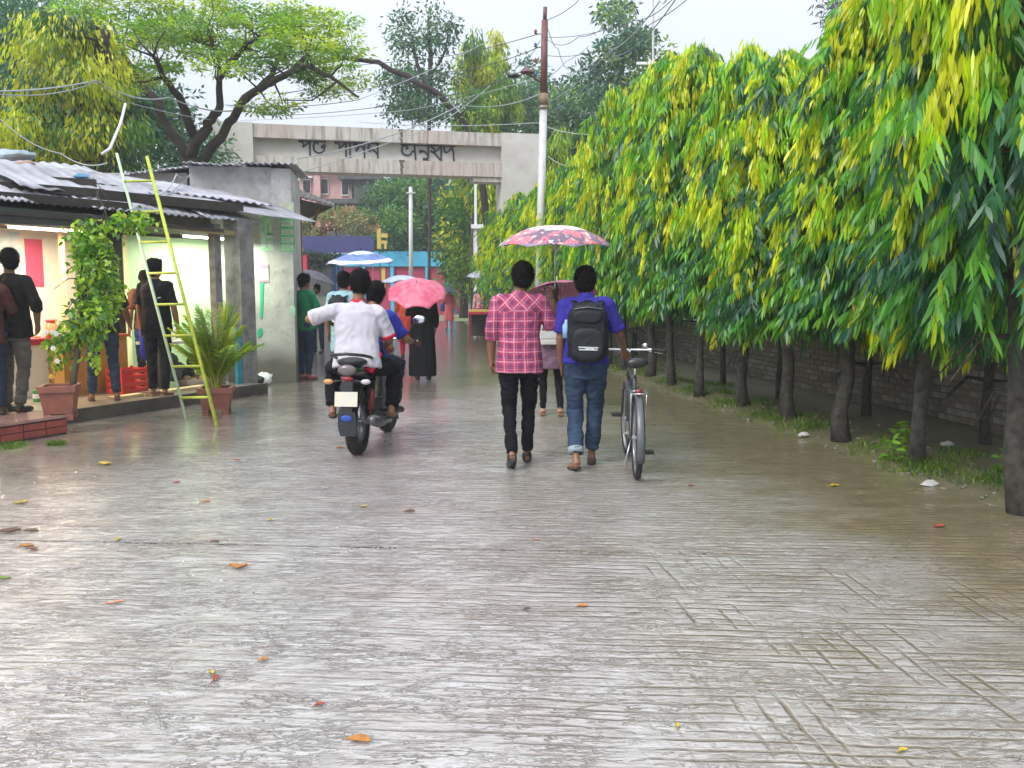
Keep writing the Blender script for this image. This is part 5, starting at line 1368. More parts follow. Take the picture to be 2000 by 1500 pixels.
def person(label, px, py, H, face, top, bottom, z=0.0, pose=None, group=None, sleeves='short', hair='short', hairmat=None, skin=None, shoes=None, voxel=.011, loc=None,
           wide=1.0, legs='trousers', collar=None, yaw=0.0, pitch=0.0, hem=.80, legr=(.088,.062,.050), wr=.009, extra=None, sole='shoe', cuff=None, slim=False, eyes=False, seed=1, looseleg=1.0):
    k = H / 1.72
    p = G(px, py, z) if loc is None else Vector(loc)
    o = thing('person', label, 'person', tuple(p), face, group, scale=k)
    J = dict(P=(0,0,.93), N=(0,0,1.44), H=(0,.015,1.60), sL=(-.175,0,1.385), sR=(.175,0,1.385), eL=(-.235,-.03,1.12), eR=(.235,-.03,1.12), wL=(-.245,.03,.87), wR=(.245,.03,.87),
             hL=None, hR=None, hipL=(-.088,0,.90), hipR=(.088,0,.90), kL=(-.10,.02,.49), kR=(.10,.02,.49), aL=(-.10,-.03,.085), aR=(.10,-.03,.085), fL=(-.02,1,0), fR=(.02,1,0), curl=.45, pnL=(1,0,0), pnR=(-1,0,0))
    J.update(pose or {})
    V = {a: (Vector(b) if isinstance(b, (tuple, list)) else b) for a, b in J.items()}
    skin = skin or SKIN
    T = [(-.04,.145,.095),(.10,.135,.09),(.30,.125,.085),(.55,.145,.095),(.80,.150,.092),(.93,.125,.075),(1.0,.06,.055)]
    m = MB(); m.loft(sect(V['P'], V['N'], T))
    hc_ = V['H']; m.tube([V['N'] + Vector((0,0,-.05)), V['N'].lerp(hc_, .5), hc_ + Vector((0,-.01,-.03))], [.062,.053,.052], 12)
    f, R = head(m, hc_, yaw, pitch)
    for s in 'LR':
        m.tube([V['s'+s], V['e'+s], V['w'+s]], [.050,.038,.027], 10); m.ball(V['s'+s], .055, n=10, m=7)
        m.tube([V['s'+s].lerp(V['N'], .35) + Vector((0,0,-.03)), V['s'+s]], [.06,.055], 10)
        m.tube([V['e'+s], V['e'+s].lerp(V['w'+s], .35), V['w'+s]], [.038,.040,.026], 10)
        hd = V['h'+s] if V['h'+s] is not None else (V['w'+s] - V['e'+s])
        hand(m, V['w'+s], hd, V['pn'+s], Vector((0,1,0)) + Vector((0,0,.3)), V['curl'])
        q_ = min(1, legr[2]/.050); m.tube([V['hip'+s], V['k'+s], V['k'+s].lerp(V['a'+s], .35), V['a'+s]], [.072*q_,.046*q_,.047*q_,.032*q_], 10)
        m.ball(V['hip'+s], .08, n=10, m=7)
        fd = V['f'+s].normalized(); a = V['a'+s]; hl_ = a - fd*.035 + Vector((0,0,-.045)); b = a + fd*.10 + Vector((0,0,-.05)); tt = a + fd*.17 + Vector((0,0,-.062))
        m.tube([a, a + Vector((0,0,-.02)) - fd*.01, hl_], [.033,.036,.030], 9); m.tube([hl_, b, tt], [.030,.036,.020], 9, flat=.85)
    body = fuse(m, min(voxel, .0085), 2); mesh_child('body', body, skin, o)
    if eyes:
        for sx in (-1, 1): e = MB(); e.ball(f(sx*.030, .077, .008), .011, .006, .006, 8, 6, R=R); e.build('eye', BLACK, o, smooth=True)
    # hair
    hm = hairmat or HAIR
    if hair == 'short':
        m = MB(); m.ball(f(0,-.014,.040), .088,.100,.094, 16, 11, R=R); m.ball(f(0,-.040,-.020), .078,.064,.080, 14, 10, R=R); m.ball(f(.012,.030,.088), .062,.055,.036, 12, 8, R=R)
        for sx in (-1, 1): m.ball(f(sx*.074,-.008,.020), .018,.046,.048, 10, 7, R=R)
        me = fuse(m, .0075, 1, .007, (38, 38, 24), seed); mesh_child('hair', me, hm, o)
        if voxel <= .0105 or H > 1.7:                              # loose strands break the outline
            n = len(me.vertices); cc = np.empty(n*3, np.float32); me.vertices.foreach_get('co', cc); cc = cc.reshape(-1,3); nn = np.empty(n*3, np.float32); me.vertices.foreach_get('normal', nn); nn = nn.reshape(-1,3)
            rg_ = np.random.default_rng(seed); ix = rg_.integers(0, n, 2600); B = cc[ix] - nn[ix]*.002; D = nn[ix]*.55 + rg_.normal(0,.45,(2600,3)) + np.array((0,-.15,-.55))
            ms = leaves_mesh('hair_strands', B, D, rg_.normal(0,1,(2600,3)), rg_.uniform(.014,.030,2600), np.full(2600,.0022), np.zeros((2600,3)), 4); ms.materials.append(hm); link('hair_strands', ms, o)['kind'] = 'stuff'
    elif hair == 'scarf':
        m = MB(); m.ball(f(0,-.015,.025), .096,.108,.108, 16, 11, R=R); m.loft(sect(V['N'] + Vector((0,-.02,-.16)), hc_ + Vector((0,-.02,-.0)), [(0,.17,.11),(.35,.13,.095),(.7,.085,.09),(1,.08,.09)]))
        me = fuse(m, .012, 3, .006, seed=seed); mesh_child('headscarf', me, hm, o)
    elif hair == 'long':
        m = MB(); m.ball(f(0,-.012,.034), .086,.097,.092, 16, 11, R=R); m.tube([f(0,-.05,.02), f(0,-.075,-.10), f(0,-.09,-.24), f(0,-.085,-.34)], [.085,.085,.07,.03], 12, flat=.6)
        me = fuse(m, .010, 2, .009, (30, 30, 8), seed); mesh_child('hair', me, hm, o)
    # top
    lw = wide; t0 = (hem - V['P'].z) / max(.2, (V['N'] - V['P']).length)
    tab = [(t0,.186*lw,.140),(t0*.4+.08,.178*lw,.134),(.34,.162*lw,.118),(.58,.172*lw,.122),(.80,.180*lw,.118),(.93,.150*lw,.098),(1.0,.078,.070),(1.05,.060,.060)]
    m = MB(); m.loft(sect(V['P'], V['N'], tab))
    for s in 'LR':
        sh, el, w = V['s'+s], V['e'+s], V['w'+s]
        m.ball(sh + Vector((0,0,-.005)), .070, .072, .064, 12, 8); m.tube([V['N'].lerp(sh, .25) + Vector((0,0,-.045)), sh], [.075,.068], 12)
        if sleeves == 'short': m.tube([sh, sh.lerp(el, .5), sh.lerp(el, .86)], [.066,.064,.066], 14)
        elif sleeves == 'half': m.tube([sh, el, el.lerp(w, .25)], [.068,.058,.056], 14)
        else: m.tube([sh, el, el.lerp(w, .5), w.lerp(el, .06)], [.068,.055,.048,.040], 14)
    me = fuse(m, voxel, 4, wr, seed=seed); mesh_child('shirt' if legs != 'dress' else 'bodice', me, top, o)
    if collar is not None:
        m = MB(); c = V['N']; m.lathe([(.070,-.035),(.066,.0),(.060,.030),(.052,.028),(.056,-.03)], 18, M=Matrix.Translation(c + Vector((0,0,.018)))); m.build('collar', collar, o, smooth=True)
    # legs
    if legs == 'trousers':
        m = MB(); m.loft(sect(V['P'] + Vector((0,0,-.16)), V['P'] + Vector((0,0,.12)), [(0,.150,.100),(.4,.165,.112),(.75,.152,.100),(1,.14,.09)]) if not slim else sect(V['P'] + Vector((0,0,-.12)), V['P'] + Vector((0,0,.08)), [(0,.12,.10),(.5,.16,.12),(1,.14,.10)]))
        for s in 'LR':
            hp, kn, an = V['hip'+s], V['k'+s], V['a'+s]; r0, r1, r2 = [q*looseleg for q in legr]
            m.ball(hp + Vector((0,0,-.01)), r0*1.12, n=12, m=8)
            e = an.lerp(kn, .04) if cuff is None else an.lerp(kn, cuff)
            m.tube([hp, hp.lerp(kn, .5), kn, kn.lerp(an, .4), e], [r0*1.05, r0*.92, r1, r1*.93, r2], 14)
        me = fuse(m, voxel, 3, wr*1.15, (8, 8, 11), seed + 3); mesh_child('trousers', me, bottom, o)
    else:                                                     # skirt, gown
        zt = V['P'].z + (.35 if legs == 'gown' else .12); zb = .07 if legs == 'gown' else (.42 if legs == 'dress' else .3)
        P0 = Vector((V['P'].x, V['P'].y, zb)); P1 = Vector((V['P'].x, V['P'].y, zt)); wb = .215 if legs == 'gown' else .20
        m = MB(); m.loft(sect(P0, P1, [(0,wb*lw,.15),(.25,wb*.98*lw,.15),(.6,.19*lw,.14),(.85,.175*lw,.125),(1,.15*lw,.11)], n=28))
        me = fuse(m, voxel, 3, .014, (16, 16, 1.6), seed + 3); mesh_child('gown' if legs == 'gown' else 'skirt', me, bottom, o)
        if legs == 'dress':
            m = MB()
            for s in 'LR': m.tube([V['hip'+s], V['k'+s], V['a'+s]], [.08,.065,.05], 12)
            mesh_child('trousers', fuse(m, voxel, 3, .008), bottom, o)
    for s in 'LR':
        if shoes is None: break
        a, fd = V['a'+s], V['f'+s].normalized(); hl_ = a - fd*.035 + Vector((0,0,-.045)); b = a + fd*.10 + Vector((0,0,-.05)); tt = a + fd*.175 + Vector((0,0,-.058))
        m = MB()
        if sole == 'shoe':
            m.tube([a + Vector((0,0,.005)), a + Vector((0,0,-.02)), hl_], [.040,.044,.040], 10); m.tube([hl_, b, tt], [.042,.046,.032], 10, flat=.85)
            me = fuse(m, .009, 2); mesh_child('shoe', me, shoes, o)
        else:
            q = Vector((0,0,-.028)); m.tube([hl_ + q - fd*.01, b + q, tt + q + fd*.01], [.036,.042,.032], 12, flat=.32)
            x = fd.cross(Vector((0,0,1))); m.tube([b + x*.036 + q*.6, b + Vector((0,0,.022)) + fd*.01, b - x*.036 + q*.6], [.012,.014,.012], 8)
            m.build('sandal', shoes, o, smooth=True)
    return o, V, f

def cloth(name, col, col2=None, vs=3.0, rough=.75, bump=.25, spec=.25): return mk(name, col, rough, 0, col2, vs, bump, 160, spec)
# --- plaid
def plaid_mat():
    t = NT('plaid_cloth'); co = t.coord('Object'); sep = t.n('SeparateXYZ'); t.l(co, sep.inputs[0])
    wob = t.math('MULTIPLY_ADD', t.noise(co, 5, 2), .03, -.015)
    X = t.math('ADD', sep.outputs[0], wob); Y = sep.outputs[1]; Z = t.math('ADD', sep.outputs[2], wob)
    # on the yoke the cloth is cut on the bias
    d1 = t.math('MULTIPLY', t.math('ADD', X, Z), .7071); d2 = t.math('MULTIPLY', t.math('SUBTRACT', X, Z), .7071)
    ax = t.math('ABSOLUTE', X)
    yoke = t.math('GREATER_THAN', t.math('MULTIPLY_ADD', ax, .25, sep.outputs[2]), 1.335)
    arm = t.math('GREATER_THAN', ax, .185); yoke = t.math('MULTIPLY', yoke, t.math('SUBTRACT', 1.0, arm))
    def sel(a, b):
        return t.math('ADD', t.math('MULTIPLY', a, t.math('SUBTRACT', 1.0, yoke)), t.math('MULTIPLY', b, yoke))
    U, V = sel(X, d1), sel(Z, d2)
    def band(v, period, off, w):
        f = t.math('FRACT', t.math('ADD', t.math('DIVIDE', v, period), off)); return t.math('LESS_THAN', t.math('ABSOLUTE', t.math('SUBTRACT', f, .5)), w)
    per = .085
    bu, bv = band(U, per, .5, .22), band(V, per, .5, .22)
    wu, wv = band(U, per, .0, .055), band(V, per, .0, .055)
    tu, tv = band(U, per, .72, .02), band(V, per, .72, .02)
    c = t.mix(t.math('MULTIPLY', t.math('ADD', bu, bv), .42), (.40,.018,.075), (.030,.016,.085))
    c = t.mix(t.math('MULTIPLY', t.math('ADD', tu, tv, None, True), .4), c, (.75,.45,.6))
    c = t.mix(t.math('MULTIPLY', t.math('ADD', wu, wv, None, True), t.ramp(t.noise(co, 30, 2), .3, .7, .30, .80)), c, (.74,.48,.60))
    c = t.mix(.25, c, t.mix(t.noise(co, 40, 3), (.35,.05,.1), (.6,.25,.35)))
    t.prin(c, .8, 0, t.bump(t.noise(co, 180, 3), .2, .004), .2); return t.mat

DENIM = cloth('denim_blue', (.032,.062,.115), (.018,.034,.065), 4); DENIMD = cloth('denim_dark', (.025,.035,.065), (.015,.02,.04))
BLK = cloth('cloth_black', (.006,.006,.008), (.010,.010,.013), spec=.12); CHAR = cloth('cloth_charcoal', (.014,.012,.012), (.009,.008,.008), spec=.12)
LEATHER = mk('shoe_black', (.02,.018,.016), .35)
BROWNS = mk('shoe_brown', (.20,.07,.045), .5)

# checked shirt man with raised forearm
m_face = math.radians(1)
o, V, f = person('man in a magenta plaid shirt and black trousers holding up the floral umbrella', 1014, 908, 1.73, m_face, plaid_mat(), BLK, sleeves='half', shoes=LEATHER,
   pose=dict(P=(0,0,.93), N=(0,.0,1.44), H=(.03,.02,1.595), eR=(.275,.02,1.17), wR=(.29,.16,1.395), hR=(-.1,.1,1), pnR=(-1,.2,0), eL=(-.235,-.02,1.14), wL=(-.235,.06,.89), curl=.75,
             kL=(-.085,.03,.49), aL=(-.065,-.22,.13), fL=(-.05,.9,-.45), kR=(.085,.10,.50), aR=(.07,.12,.085)), collar=None, hem=.80, wide=1.06, legr=(.086,.058,.044), seed=3, voxel=.009, wr=.009)
man1 = o
cm = MB(); cm.lathe([(.078,-.045),(.070,-.01),(.060,.022),(.054,.022),(.058,-.04)], 20, M=Matrix.Translation((0,.0,1.455))); cm.build('collar', bpy.data.materials['plaid_cloth'], o, smooth=True)
handp = MW[o.name] @ (V['wR'] + Vector((-.03,.02,.075)))

# umbrella
def umbrella(label, hold, lean, rad, H, shaft, mat, ribs=8, handle=None, hmat=None, spin=0.0, sc=.06, pw=1.9, under=None):
    """hold: a point on the shaft in the hand; lean: direction of the shaft"""
    d = Vector(lean).normalized(); x = d.cross(Vector((0,1,0))).normalized() if abs(d.y) < .9 else d.cross(Vector((1,0,0))).normalized(); y = d.cross(x)
    top = Vector(hold) + d*shaft; o = thing('umbrella', label, 'umbrella', tuple(hold))
    R = Matrix((x, y, d)).transposed()
    def pt(a, r, dz=0):                                       # r 0..1
        seg = 2*PI/ribs; ph = ((a - spin) % seg)/seg; sag = math.sin(PI*ph)
        rr_ = rad*r*(1 - .075*sag*r); z = -H*(r**pw) + sag*r*r*.0 + sag*(r**3)*sc*rad*.9 + dz - .012*sag*math.sin(PI*r)
        return top + R @ Vector((math.cos(a)*rr_, math.sin(a)*rr_, z))
    K = 6
    for p in range(ribs):
        m = MB(); rows = 11
        for off, flip in ((0, False), (-.004, True)):
            b = len(m.v)
            for i in range(rows + 1):
                for j in range(K + 1): m.v.append(pt(spin + 2*PI/ribs*(p + (j/K)*.9995 + .0002), max(.012, i/rows), off))
            for i in range(rows):
                for j in range(K):
                    q = b + i*(K+1) + j; fc = (q, q+K+1, q+K+2, q+1)
                    m.f.append(fc[::-1] if flip else fc); m.m.append(1 if flip else 0)
        n_ = (rows+1)*(K+1)
        for j in range(K): q = rows*(K+1)+j; m.f.append((q, q+1, n_+q+1, n_+q)[::-1]); m.m.append(0)
        pn_ = m.build('panel', [mat, under or mat], o, world=True, smooth=True)
    for p in range(ribs):
        a = spin + 2*PI/ribs*p; m = MB(); m.tube([pt(a, r/8, -.010) for r in range(9)], .0028, 5); m.tube([pt(a, .55, -.012), top + d*(-H*1.15-.02)], .0025, 5); m.build('rib', STEEL, o, world=True)
    m = MB(); m.tube([Vector(hold) - d*.10, top + d*.01], .0055, 8); m.build('shaft', STEEL, o, world=True)
    m = MB(); m.tube([top - d*.005, top + d*.045], [.008,.004], 8); m.build('tip', BLACK, o, world=True)
    m = MB(); m.tube([Vector(hold) - d*.10, Vector(hold) - d*.05, Vector(hold) + d*.03], [.012,.013,.011], 10); m.build('handle', hmat or BLACK, o, world=True, smooth=True)
    return o, R, top
def umb_mat(name, base, band=None, flower=None, dark=None, r0=.25, plain=None, stripe=None):
    """radial pattern about the shaft, in the umbrella's own coordinates through an empty-free generic vector"""
    t = NT(name); co = t.coord('Object'); return t, co
def floral(top_rel, d, rad):
    t = NT('umbrella_floral'); co = t.coord('Object')
    v = t.n('VectorMath', operation='SUBTRACT'); t.l(co, v.inputs[0]); v.inputs[1].default_value = tuple(top_rel)
    dt = t.n('VectorMath', operation='DOT_PRODUCT'); t.l(v.outputs[0], dt.inputs[0]); dt.inputs[1].default_value = tuple(d)
    ln = t.n('VectorMath', operation='LENGTH'); t.l(v.outputs[0], ln.inputs[0])
    r = t.math('DIVIDE', t.math('SQRT', t.math('SUBTRACT', t.math('POWER', ln.outputs['Value'], 2.0), t.math('POWER', dt.outputs['Value'], 2.0))), rad)
    ws = t.n('TexNoise'); ws.inputs['Scale'].default_value = 9; t.l(co, ws.inputs['Vector'])
    vs = t.n('VectorMath', operation='MULTIPLY_ADD'); t.l(ws.outputs['Color'], vs.inputs[0]); vs.inputs[1].default_value = (.10,)*3; t.l(co, vs.inputs[2])
    vo = t.n('TexVoronoi'); vo.inputs['Scale'].default_value = 12; t.l(vs.outputs[0], vo.inputs['Vector'])
    ring = t.math('SINE', t.math('MULTIPLY', vo.outputs['Distance'], 48.0))
    rose = t.mix(t.ramp(ring, -.4, .9), (.50,.015,.06), (.80,.30,.34))
    rose = t.mix(t.ramp(vo.outputs['Distance'], .50, .62), rose, (.12,.07,.13))
    rose = t.mix(t.math('MULTIPLY', t.ramp(t.noise(co, 18, 3), .58, .64), .8), rose, (.78,.60,.48))
    inb = t.ramp(r, .46, .50)
    c = t.mix(inb, (.70,.64,.70), t.mix(.06, rose, (.75,.6,.66)))
    top = t.ramp(r, .30, .10); c = t.mix(t.math('MULTIPLY', top, t.ramp(t.noise(co, 14, 3), .45, .55)), c, (.72,.30,.36))
    edge = t.ramp(r, .925, .935); c = t.mix(edge, c, (.25,.20,.28))
    t.prin(c, .45, 0, None, .4); return t.mat
Yh = handp.y
tp = A(1085, 440, Yh - .03); dirn = Vector((0, -.06, 1)).normalized() * ((tp - handp).length)
handp = tp - dirn
hold = handp; rad_ = .50
fm = floral((tp - hold), dirn.normalized(), rad_)
pal_m = mk('umbrella_pale', (.72,.68,.74), .45, col2=(.75,.55,.62), vs=6)
uo, UR, _ = umbrella('floral pink and grey umbrella held over the two men walking in front', hold, dirn, rad_, .175, dirn.length, fm, hmat=BLACK, spin=.28, pw=2.5, sc=.05, under=mk('umbrella_under', (.35,.25,.30), .6))
# the panels on the left are pale
bestp = sorted([c for c in uo.children if c.name.startswith('panel')], key=lambda c: sum((v.co.x for v in c.data.vertices))/len(c.data.vertices))
bestp[0].data.materials[0] = pal_m; bestp[0]['label'] = 'pale plain panel on the left'

# backpack man pushing the bicycle
INDIGO = cloth('polo_indigo', (.040,.032,.34), (.025,.020,.20), 4)
o, V, f = person('man in an indigo polo and blue rolled-up jeans with a black backpack, pushing a bicycle', 1142, 912, 1.70, math.radians(-4), INDIGO, DENIM, sleeves='short', shoes=mk('sandal_dark', (.06,.035,.03), .5), sole='sandal',
   pose=dict(eR=(.285,.05,1.14), wR=(.34,.30,.98), hR=(.25,.8,-.35), pnR=(0,-.2,-1), eL=(-.215,-.02,1.11), wL=(-.205,.10,.87), curl=.6, H=(-.01,.035,1.585),
             kL=(-.09,.06,.49), aL=(-.075,-.17,.095), fL=(-.35,.9,-.25), kR=(.085,.10,.50), aR=(.06,.14,.085)), hem=.90, wide=1.05, legr=(.096,.068,.062), cuff=.14, seed=5, voxel=.009, collar=INDIGO, looseleg=1.0)
man2 = o
for s in 'L':
    a, kn = V['a'+s], V['k'+s]; q = a.lerp(kn, .13); q2 = a.lerp(kn, .235); ax = (q2-q).normalized()
    m = MB(); m.tube([q, q2], [.069,.068], 16); m.build('turn_up', cloth('denim_inside', (.30,.36,.40), None, 4), o, smooth=True)
def backpack(parent, c, w, h, d, main, pocket, strapm, y0=-.125):
    """children of the wearer? no: a bag is a thing of its own, set on the wearer's back"""
    bp = thing('backpack', 'large black backpack with a pale reflective strip worn by the man with the bicycle' if w > .3 else 'black backpack worn under the blue and white umbrella', 'backpack', tuple(MW[parent.name] @ Vector(c)), parent.rotation_euler.z, scale=parent.scale.x)
    def shell(x0, x1, yf, yb, z0, z1, pw=3.4, n=26, k=7):
        rings = []
        for i in range(k):
            t = i/(k-1); y = yb + (yf - yb)*t; s = 1 - .10*abs(2*t-1)**3 - (.07 if i in (0, k-1) else 0)
            cx, cz = (x0+x1)/2, (z0+z1)/2; rings.append([Vector((cx + (x1-x0)/2*s*math.copysign(abs(math.cos(a))**(2/pw), math.cos(a)), y, cz + (z1-z0)/2*s*math.copysign(abs(math.sin(a))**(2/pw), math.sin(a))*(1 - .06*math.cos(a)**2))) for a in [2*PI*j/n for j in range(n)]])
        return rings
    m = MB(); m.loft(shell(-w/2, w/2, -d, 0, -h/2, h/2)); mesh_child('main_bag', fuse(m, .010, 3, .007, (6, 6, 6), 2), main, bp)
    m = MB(); m.loft(shell(-w*.40, w*.40, -d-.045, -d+.05, -h*.44, h*.10)); mesh_child('front_pocket', fuse(m, .009, 3, .004, (8,8,8), 4), pocket, bp)
    m = MB(); m.loft(shell(-w*.36, w*.36, -d-.018, -d+.05, h*.16, h*.38)); mesh_child('upper_pocket', fuse(m, .009, 3, .003, (8,8,8), 6), pocket, bp)
    for sx in (-1, 1):
        m = MB(); m.tube([(sx*w*.28, -.01, h*.44), (sx*w*.33, .04, h*.52), (sx*w*.36, .12, h*.50), (sx*w*.37, .24, h*.30), (sx*w*.40, .25, -.02), (sx*w*.47, .12, -h*.30), (sx*w*.42, 0, -h*.38)], [.028]*7, 10, flat=.3); m.build('strap', strapm, bp, smooth=True)
    m = MB(); m.tube([(-.045,-.03,h*.47), (-.02,-.04,h*.53), (.02,-.04,h*.53), (.045,-.03,h*.47)], .009, 7); m.build('top_loop', strapm, bp, smooth=True)
    if w > .3:
        RF = mk('reflective_strip', (.60,.64,.66), .3)
        m = MB(); m.beam((-.075,-d-.052,-h*.215), (.085,-d-.052,-h*.225), .006, .010); m.beam((-.07,-d-.052,-h*.255), (.08,-d-.052,-h*.26), .006, .010); m.beam((-.02,-d-.053,-h*.235), (.05,-d-.053,-h*.24), .004, .012); m.build('reflective_strip', RF, bp)
        m = MB(); m.tube([(-w*.34,-d-.002,h*.40),(0,-d-.012,h*.43),(w*.34,-d-.002,h*.40)], .004, 6); m.build('zip', mk('zip_grey', (.12,.14,.16), .4), bp)
        m = MB(); m.lathe([(0,0),(.032,0),(.034,.10),(.016,.13),(.016,.15),(0,.15)], 12, M=Matrix.Translation((-w/2-.005,-d*.5,-.04))); m.build('bottle', mk('bottle_blue', (.25,.45,.75), .2), bp, smooth=True)
    return bp
PK = cloth('pack_black', (.012,.014,.016), (.008,.009,.010), 4, .6); PKF = cloth('pack_front', (.018,.022,.026), (.012,.014,.017), 4, .55)
backpack(man2, (.01, -.125, 1.16), .335, .50, .16, PK, PKF, PK)

# the woman in front under the mauve umbrella
GREYP_ = cloth('top_rose_grey', (.20,.12,.17), (.12,.07,.10), 14); 
o, V, f = person('woman in a rose-grey top and black leggings ahead of the two walking men', 1076, 812, 1.58, math.radians(3), GREYP_, BLK, shoes=mk('shoe_tan', (.42,.22,.14), .5), hair='scarf', hairmat=cloth('scarf_dark', (.10,.05,.06), (.05,.03,.03), 8), sleeves='long', hem=.62, wide=1.05,
   pose=dict(eR=(.25,.02,1.15), wR=(.17,.20,1.28), hR=(0,.1,1), pnR=(-1,0,0), kL=(-.10,.08,.48), aL=(-.10,.02,.085), kR=(.10,.04,.48), aR=(.11,-.12,.10)), legr=(.075,.052,.040), seed=9)
woman1 = o
hp = MW[o.name] @ (V['wR'] + Vector((-.01,.02,.07)))
umb_mauve = mk('umbrella_mauve', (.36,.085,.15), .5, col2=(.28,.07,.13), vs=5)
mv_in = mk('umbrella_mauve_inside', (.42,.13,.20), .6, col2=(.34,.10,.17), vs=4)
umbrella('mauve umbrella tilted forward seen from inside, between the two men', hp, (-.05,.34,1), .46, .16, .36, umb_mauve, spin=.1, under=mv_in)
# bag
q = MW[o.name] @ Vector((-.05, -.17, .94))
bg = thing('shoulder_bag', 'small white shoulder bag hanging beside the plaid shirt man', 'bag', tuple(q), math.radians(8))
m = MB(); m.loft([[Vector((x*s*.10, y*.035*s2, z)) for x, y in ((-1,-1),(1,-1),(1,1),(-1,1))] for s, s2, z in ((.92,1,0),(1,1.1,.03),(1,1.1,.13),(.95,.9,.155))]); m.build('body', mk('bag_white', (.72,.72,.68), .4), bg)
m = MB(); m.box((-.102,-.045,.07),(.102,-.041,.15)); m.build('flap', mk('bag_flap', (.62,.62,.60), .4), bg)
m = MB(); m.tube([(-.09,0,.15),(-.07,.0,.24),(0,.02,.30),(.07,0,.24),(.09,0,.15)], .009, 7); m.build('strap', mk('bag_strap', (.72,.72,.68), .4), bg, smooth=True)

# ---- motorbike and its two riders
bw = G(700, 886); HD = math.radians(4)                      # heading, clockwise from +Y
bike = thing('motorcycle', 'black motorcycle with two riders going away, blank white plate and blue mud flap', 'motorcycle', tuple(bw), -HD)
PAINTB = mk('bike_black', (.012,.012,.014), .2, coat=1.0); GREYM = mk('bike_grey', (.20,.20,.21), .4, .6)
def wheel(parent, c, R, tw, tyre, rim, spokes=18, steer=0.0, alloy=False):
    c = Vector(c); Mx = Matrix.Translation(c) @ Matrix.Rotation(steer, 4, 'Z') @ Matrix.Rotation(PI/2, 4, 'Y')
    m = MB(); prof = [(R - tw*.5 + tw*.5*math.cos(a), tw*.5*math.sin(a)) for a in [2*PI*i/12 for i in range(13)]]; m.lathe(prof, 40, M=Mx); ty = m.build('tyre', tyre, parent, smooth=True)
    n = 60; m = MB()
    for i in range(n):
        a = 2*PI*i/n
        for s in (-1, 1):
            r_ = R - .001; p = Mx @ Vector((r_*math.cos(a + s*.015), r_*math.sin(a + s*.015), s*tw*.22)); q = Mx @ Vector(((R-tw*.22)*math.cos(a), (R-tw*.22)*math.sin(a), s*tw*.46)); m.beam(p, q, tw*.10, tw*.09)
    m.build('tread', tyre, ty, kind='stuff')
    m = MB(); r = R - tw*.95; m.lathe([(r,-tw*.3),(r-.012,-tw*.3),(r-.016,0),(r-.012,tw*.3),(r,tw*.3),(r,-tw*.3)], 36, M=Mx); m.build('rim', rim, parent, smooth=True)
    m = MB(); m.lathe([(0,-.04),(.022,-.04),(.018,0),(.022,.04),(0,.04)], 14, M=Mx)
    if alloy:
        for i in range(5): a = 2*PI*i/5; m.beam(Mx @ Vector((.02*math.cos(a), .02*math.sin(a), 0)), Mx @ Vector((r*math.cos(a), r*math.sin(a), 0)), .028, .022)
        m.build('hub', rim, parent)
    else:
        for i in range(spokes):
            a = 2*PI*i/spokes; s = 1 if i % 2 else -1; m.tube([Mx @ Vector((.018*math.cos(a+.6*s), .018*math.sin(a+.6*s), .03*s)), Mx @ Vector((r*math.cos(a), r*math.sin(a), 0))], .0016, 4)
        m.build('spokes', STEEL, parent, kind='stuff')
wheel(bike, (0, .0, .30), .30, .115, RUBBER, GREYM, alloy=True)
wheel(bike, (.0, 1.28, .30), .30, .095, RUBBER, GREYM, alloy=True, steer=-.1)
def B_(name, fn, mat, smooth=False, parent=None):
    m = MB(); fn(m); return m.build(name, mat, parent or bike, smooth=smooth)
B_('rear_fender', lambda m: m.loft([[Vector((x*w, .0 + r_*math.sin(a) , .32 + r_*math.cos(a))) for x, r_ in ((-1,.33),(-.9,.345),(.9,.345),(1,.33))] for a, w in ((-1.75,.05),(-1.35,.075),(-.9,.085),(-.4,.085),(.2,.08))], close=True), PAINTB)
B_('tail', lambda m: m.loft([[Vector((math.cos(t)*w, y, z + math.sin(t)*h)) for t in [2*PI*k/14 for k in range(14)]] for y, z, w, h in ((-.34,.80,.05,.035),(-.28,.79,.095,.055),(-.05,.76,.12,.07),(.25,.74,.13,.07),(.45,.76,.10,.06))]), PAINTB, True)
B_('seat', lambda m: m.loft([[Vector((math.cos(t)*w, y, z + math.sin(t)*h)) for t in [2*PI*k/14 for k in range(14)]] for y, z, w, h in ((-.30,.86,.08,.03),(-.20,.86,.125,.045),(.15,.84,.135,.045),(.40,.81,.12,.045),(.62,.81,.07,.03))]), mk('seat_vinyl', (.02,.02,.02), .5), True)
B_('tank', lambda m: m.loft([[Vector((math.cos(t)*w, y, z + math.sin(t)*h)) for t in [2*PI*k/14 for k in range(14)]] for y, z, w, h in ((.55,.82,.07,.06),(.70,.87,.15,.11),(.90,.90,.165,.12),(1.05,.92,.12,.09),(1.12,.94,.05,.04))]), mk('tank_red', (.35,.02,.02), .2, coat=1.0), True)
B_('grab_rail', lambda m: m.tube([(-.15,.10,.86),(-.165,-.15,.90),(-.14,-.33,.93),(0,-.38,.945),(.14,-.33,.93),(.165,-.15,.90),(.15,.10,.86)], .014, 8), BLACK, True)
B_('tail_light', lambda m: m.ball((0,-.345,.80), .085,.03,.05, 14, 8), mk('smoked_lens', (.16,.13,.13), .15), True)
B_('red_lens', lambda m: m.ball((0,-.335,.725), .055,.02,.022, 12, 7), mk('red_lens', (.35,.01,.02), .2), True)
B_('number_plate_holder', lambda m: m.beam((0,-.345,.70),(0,-.395,.42), .10,.012, up=Vector((0,1,0))), BLACK)
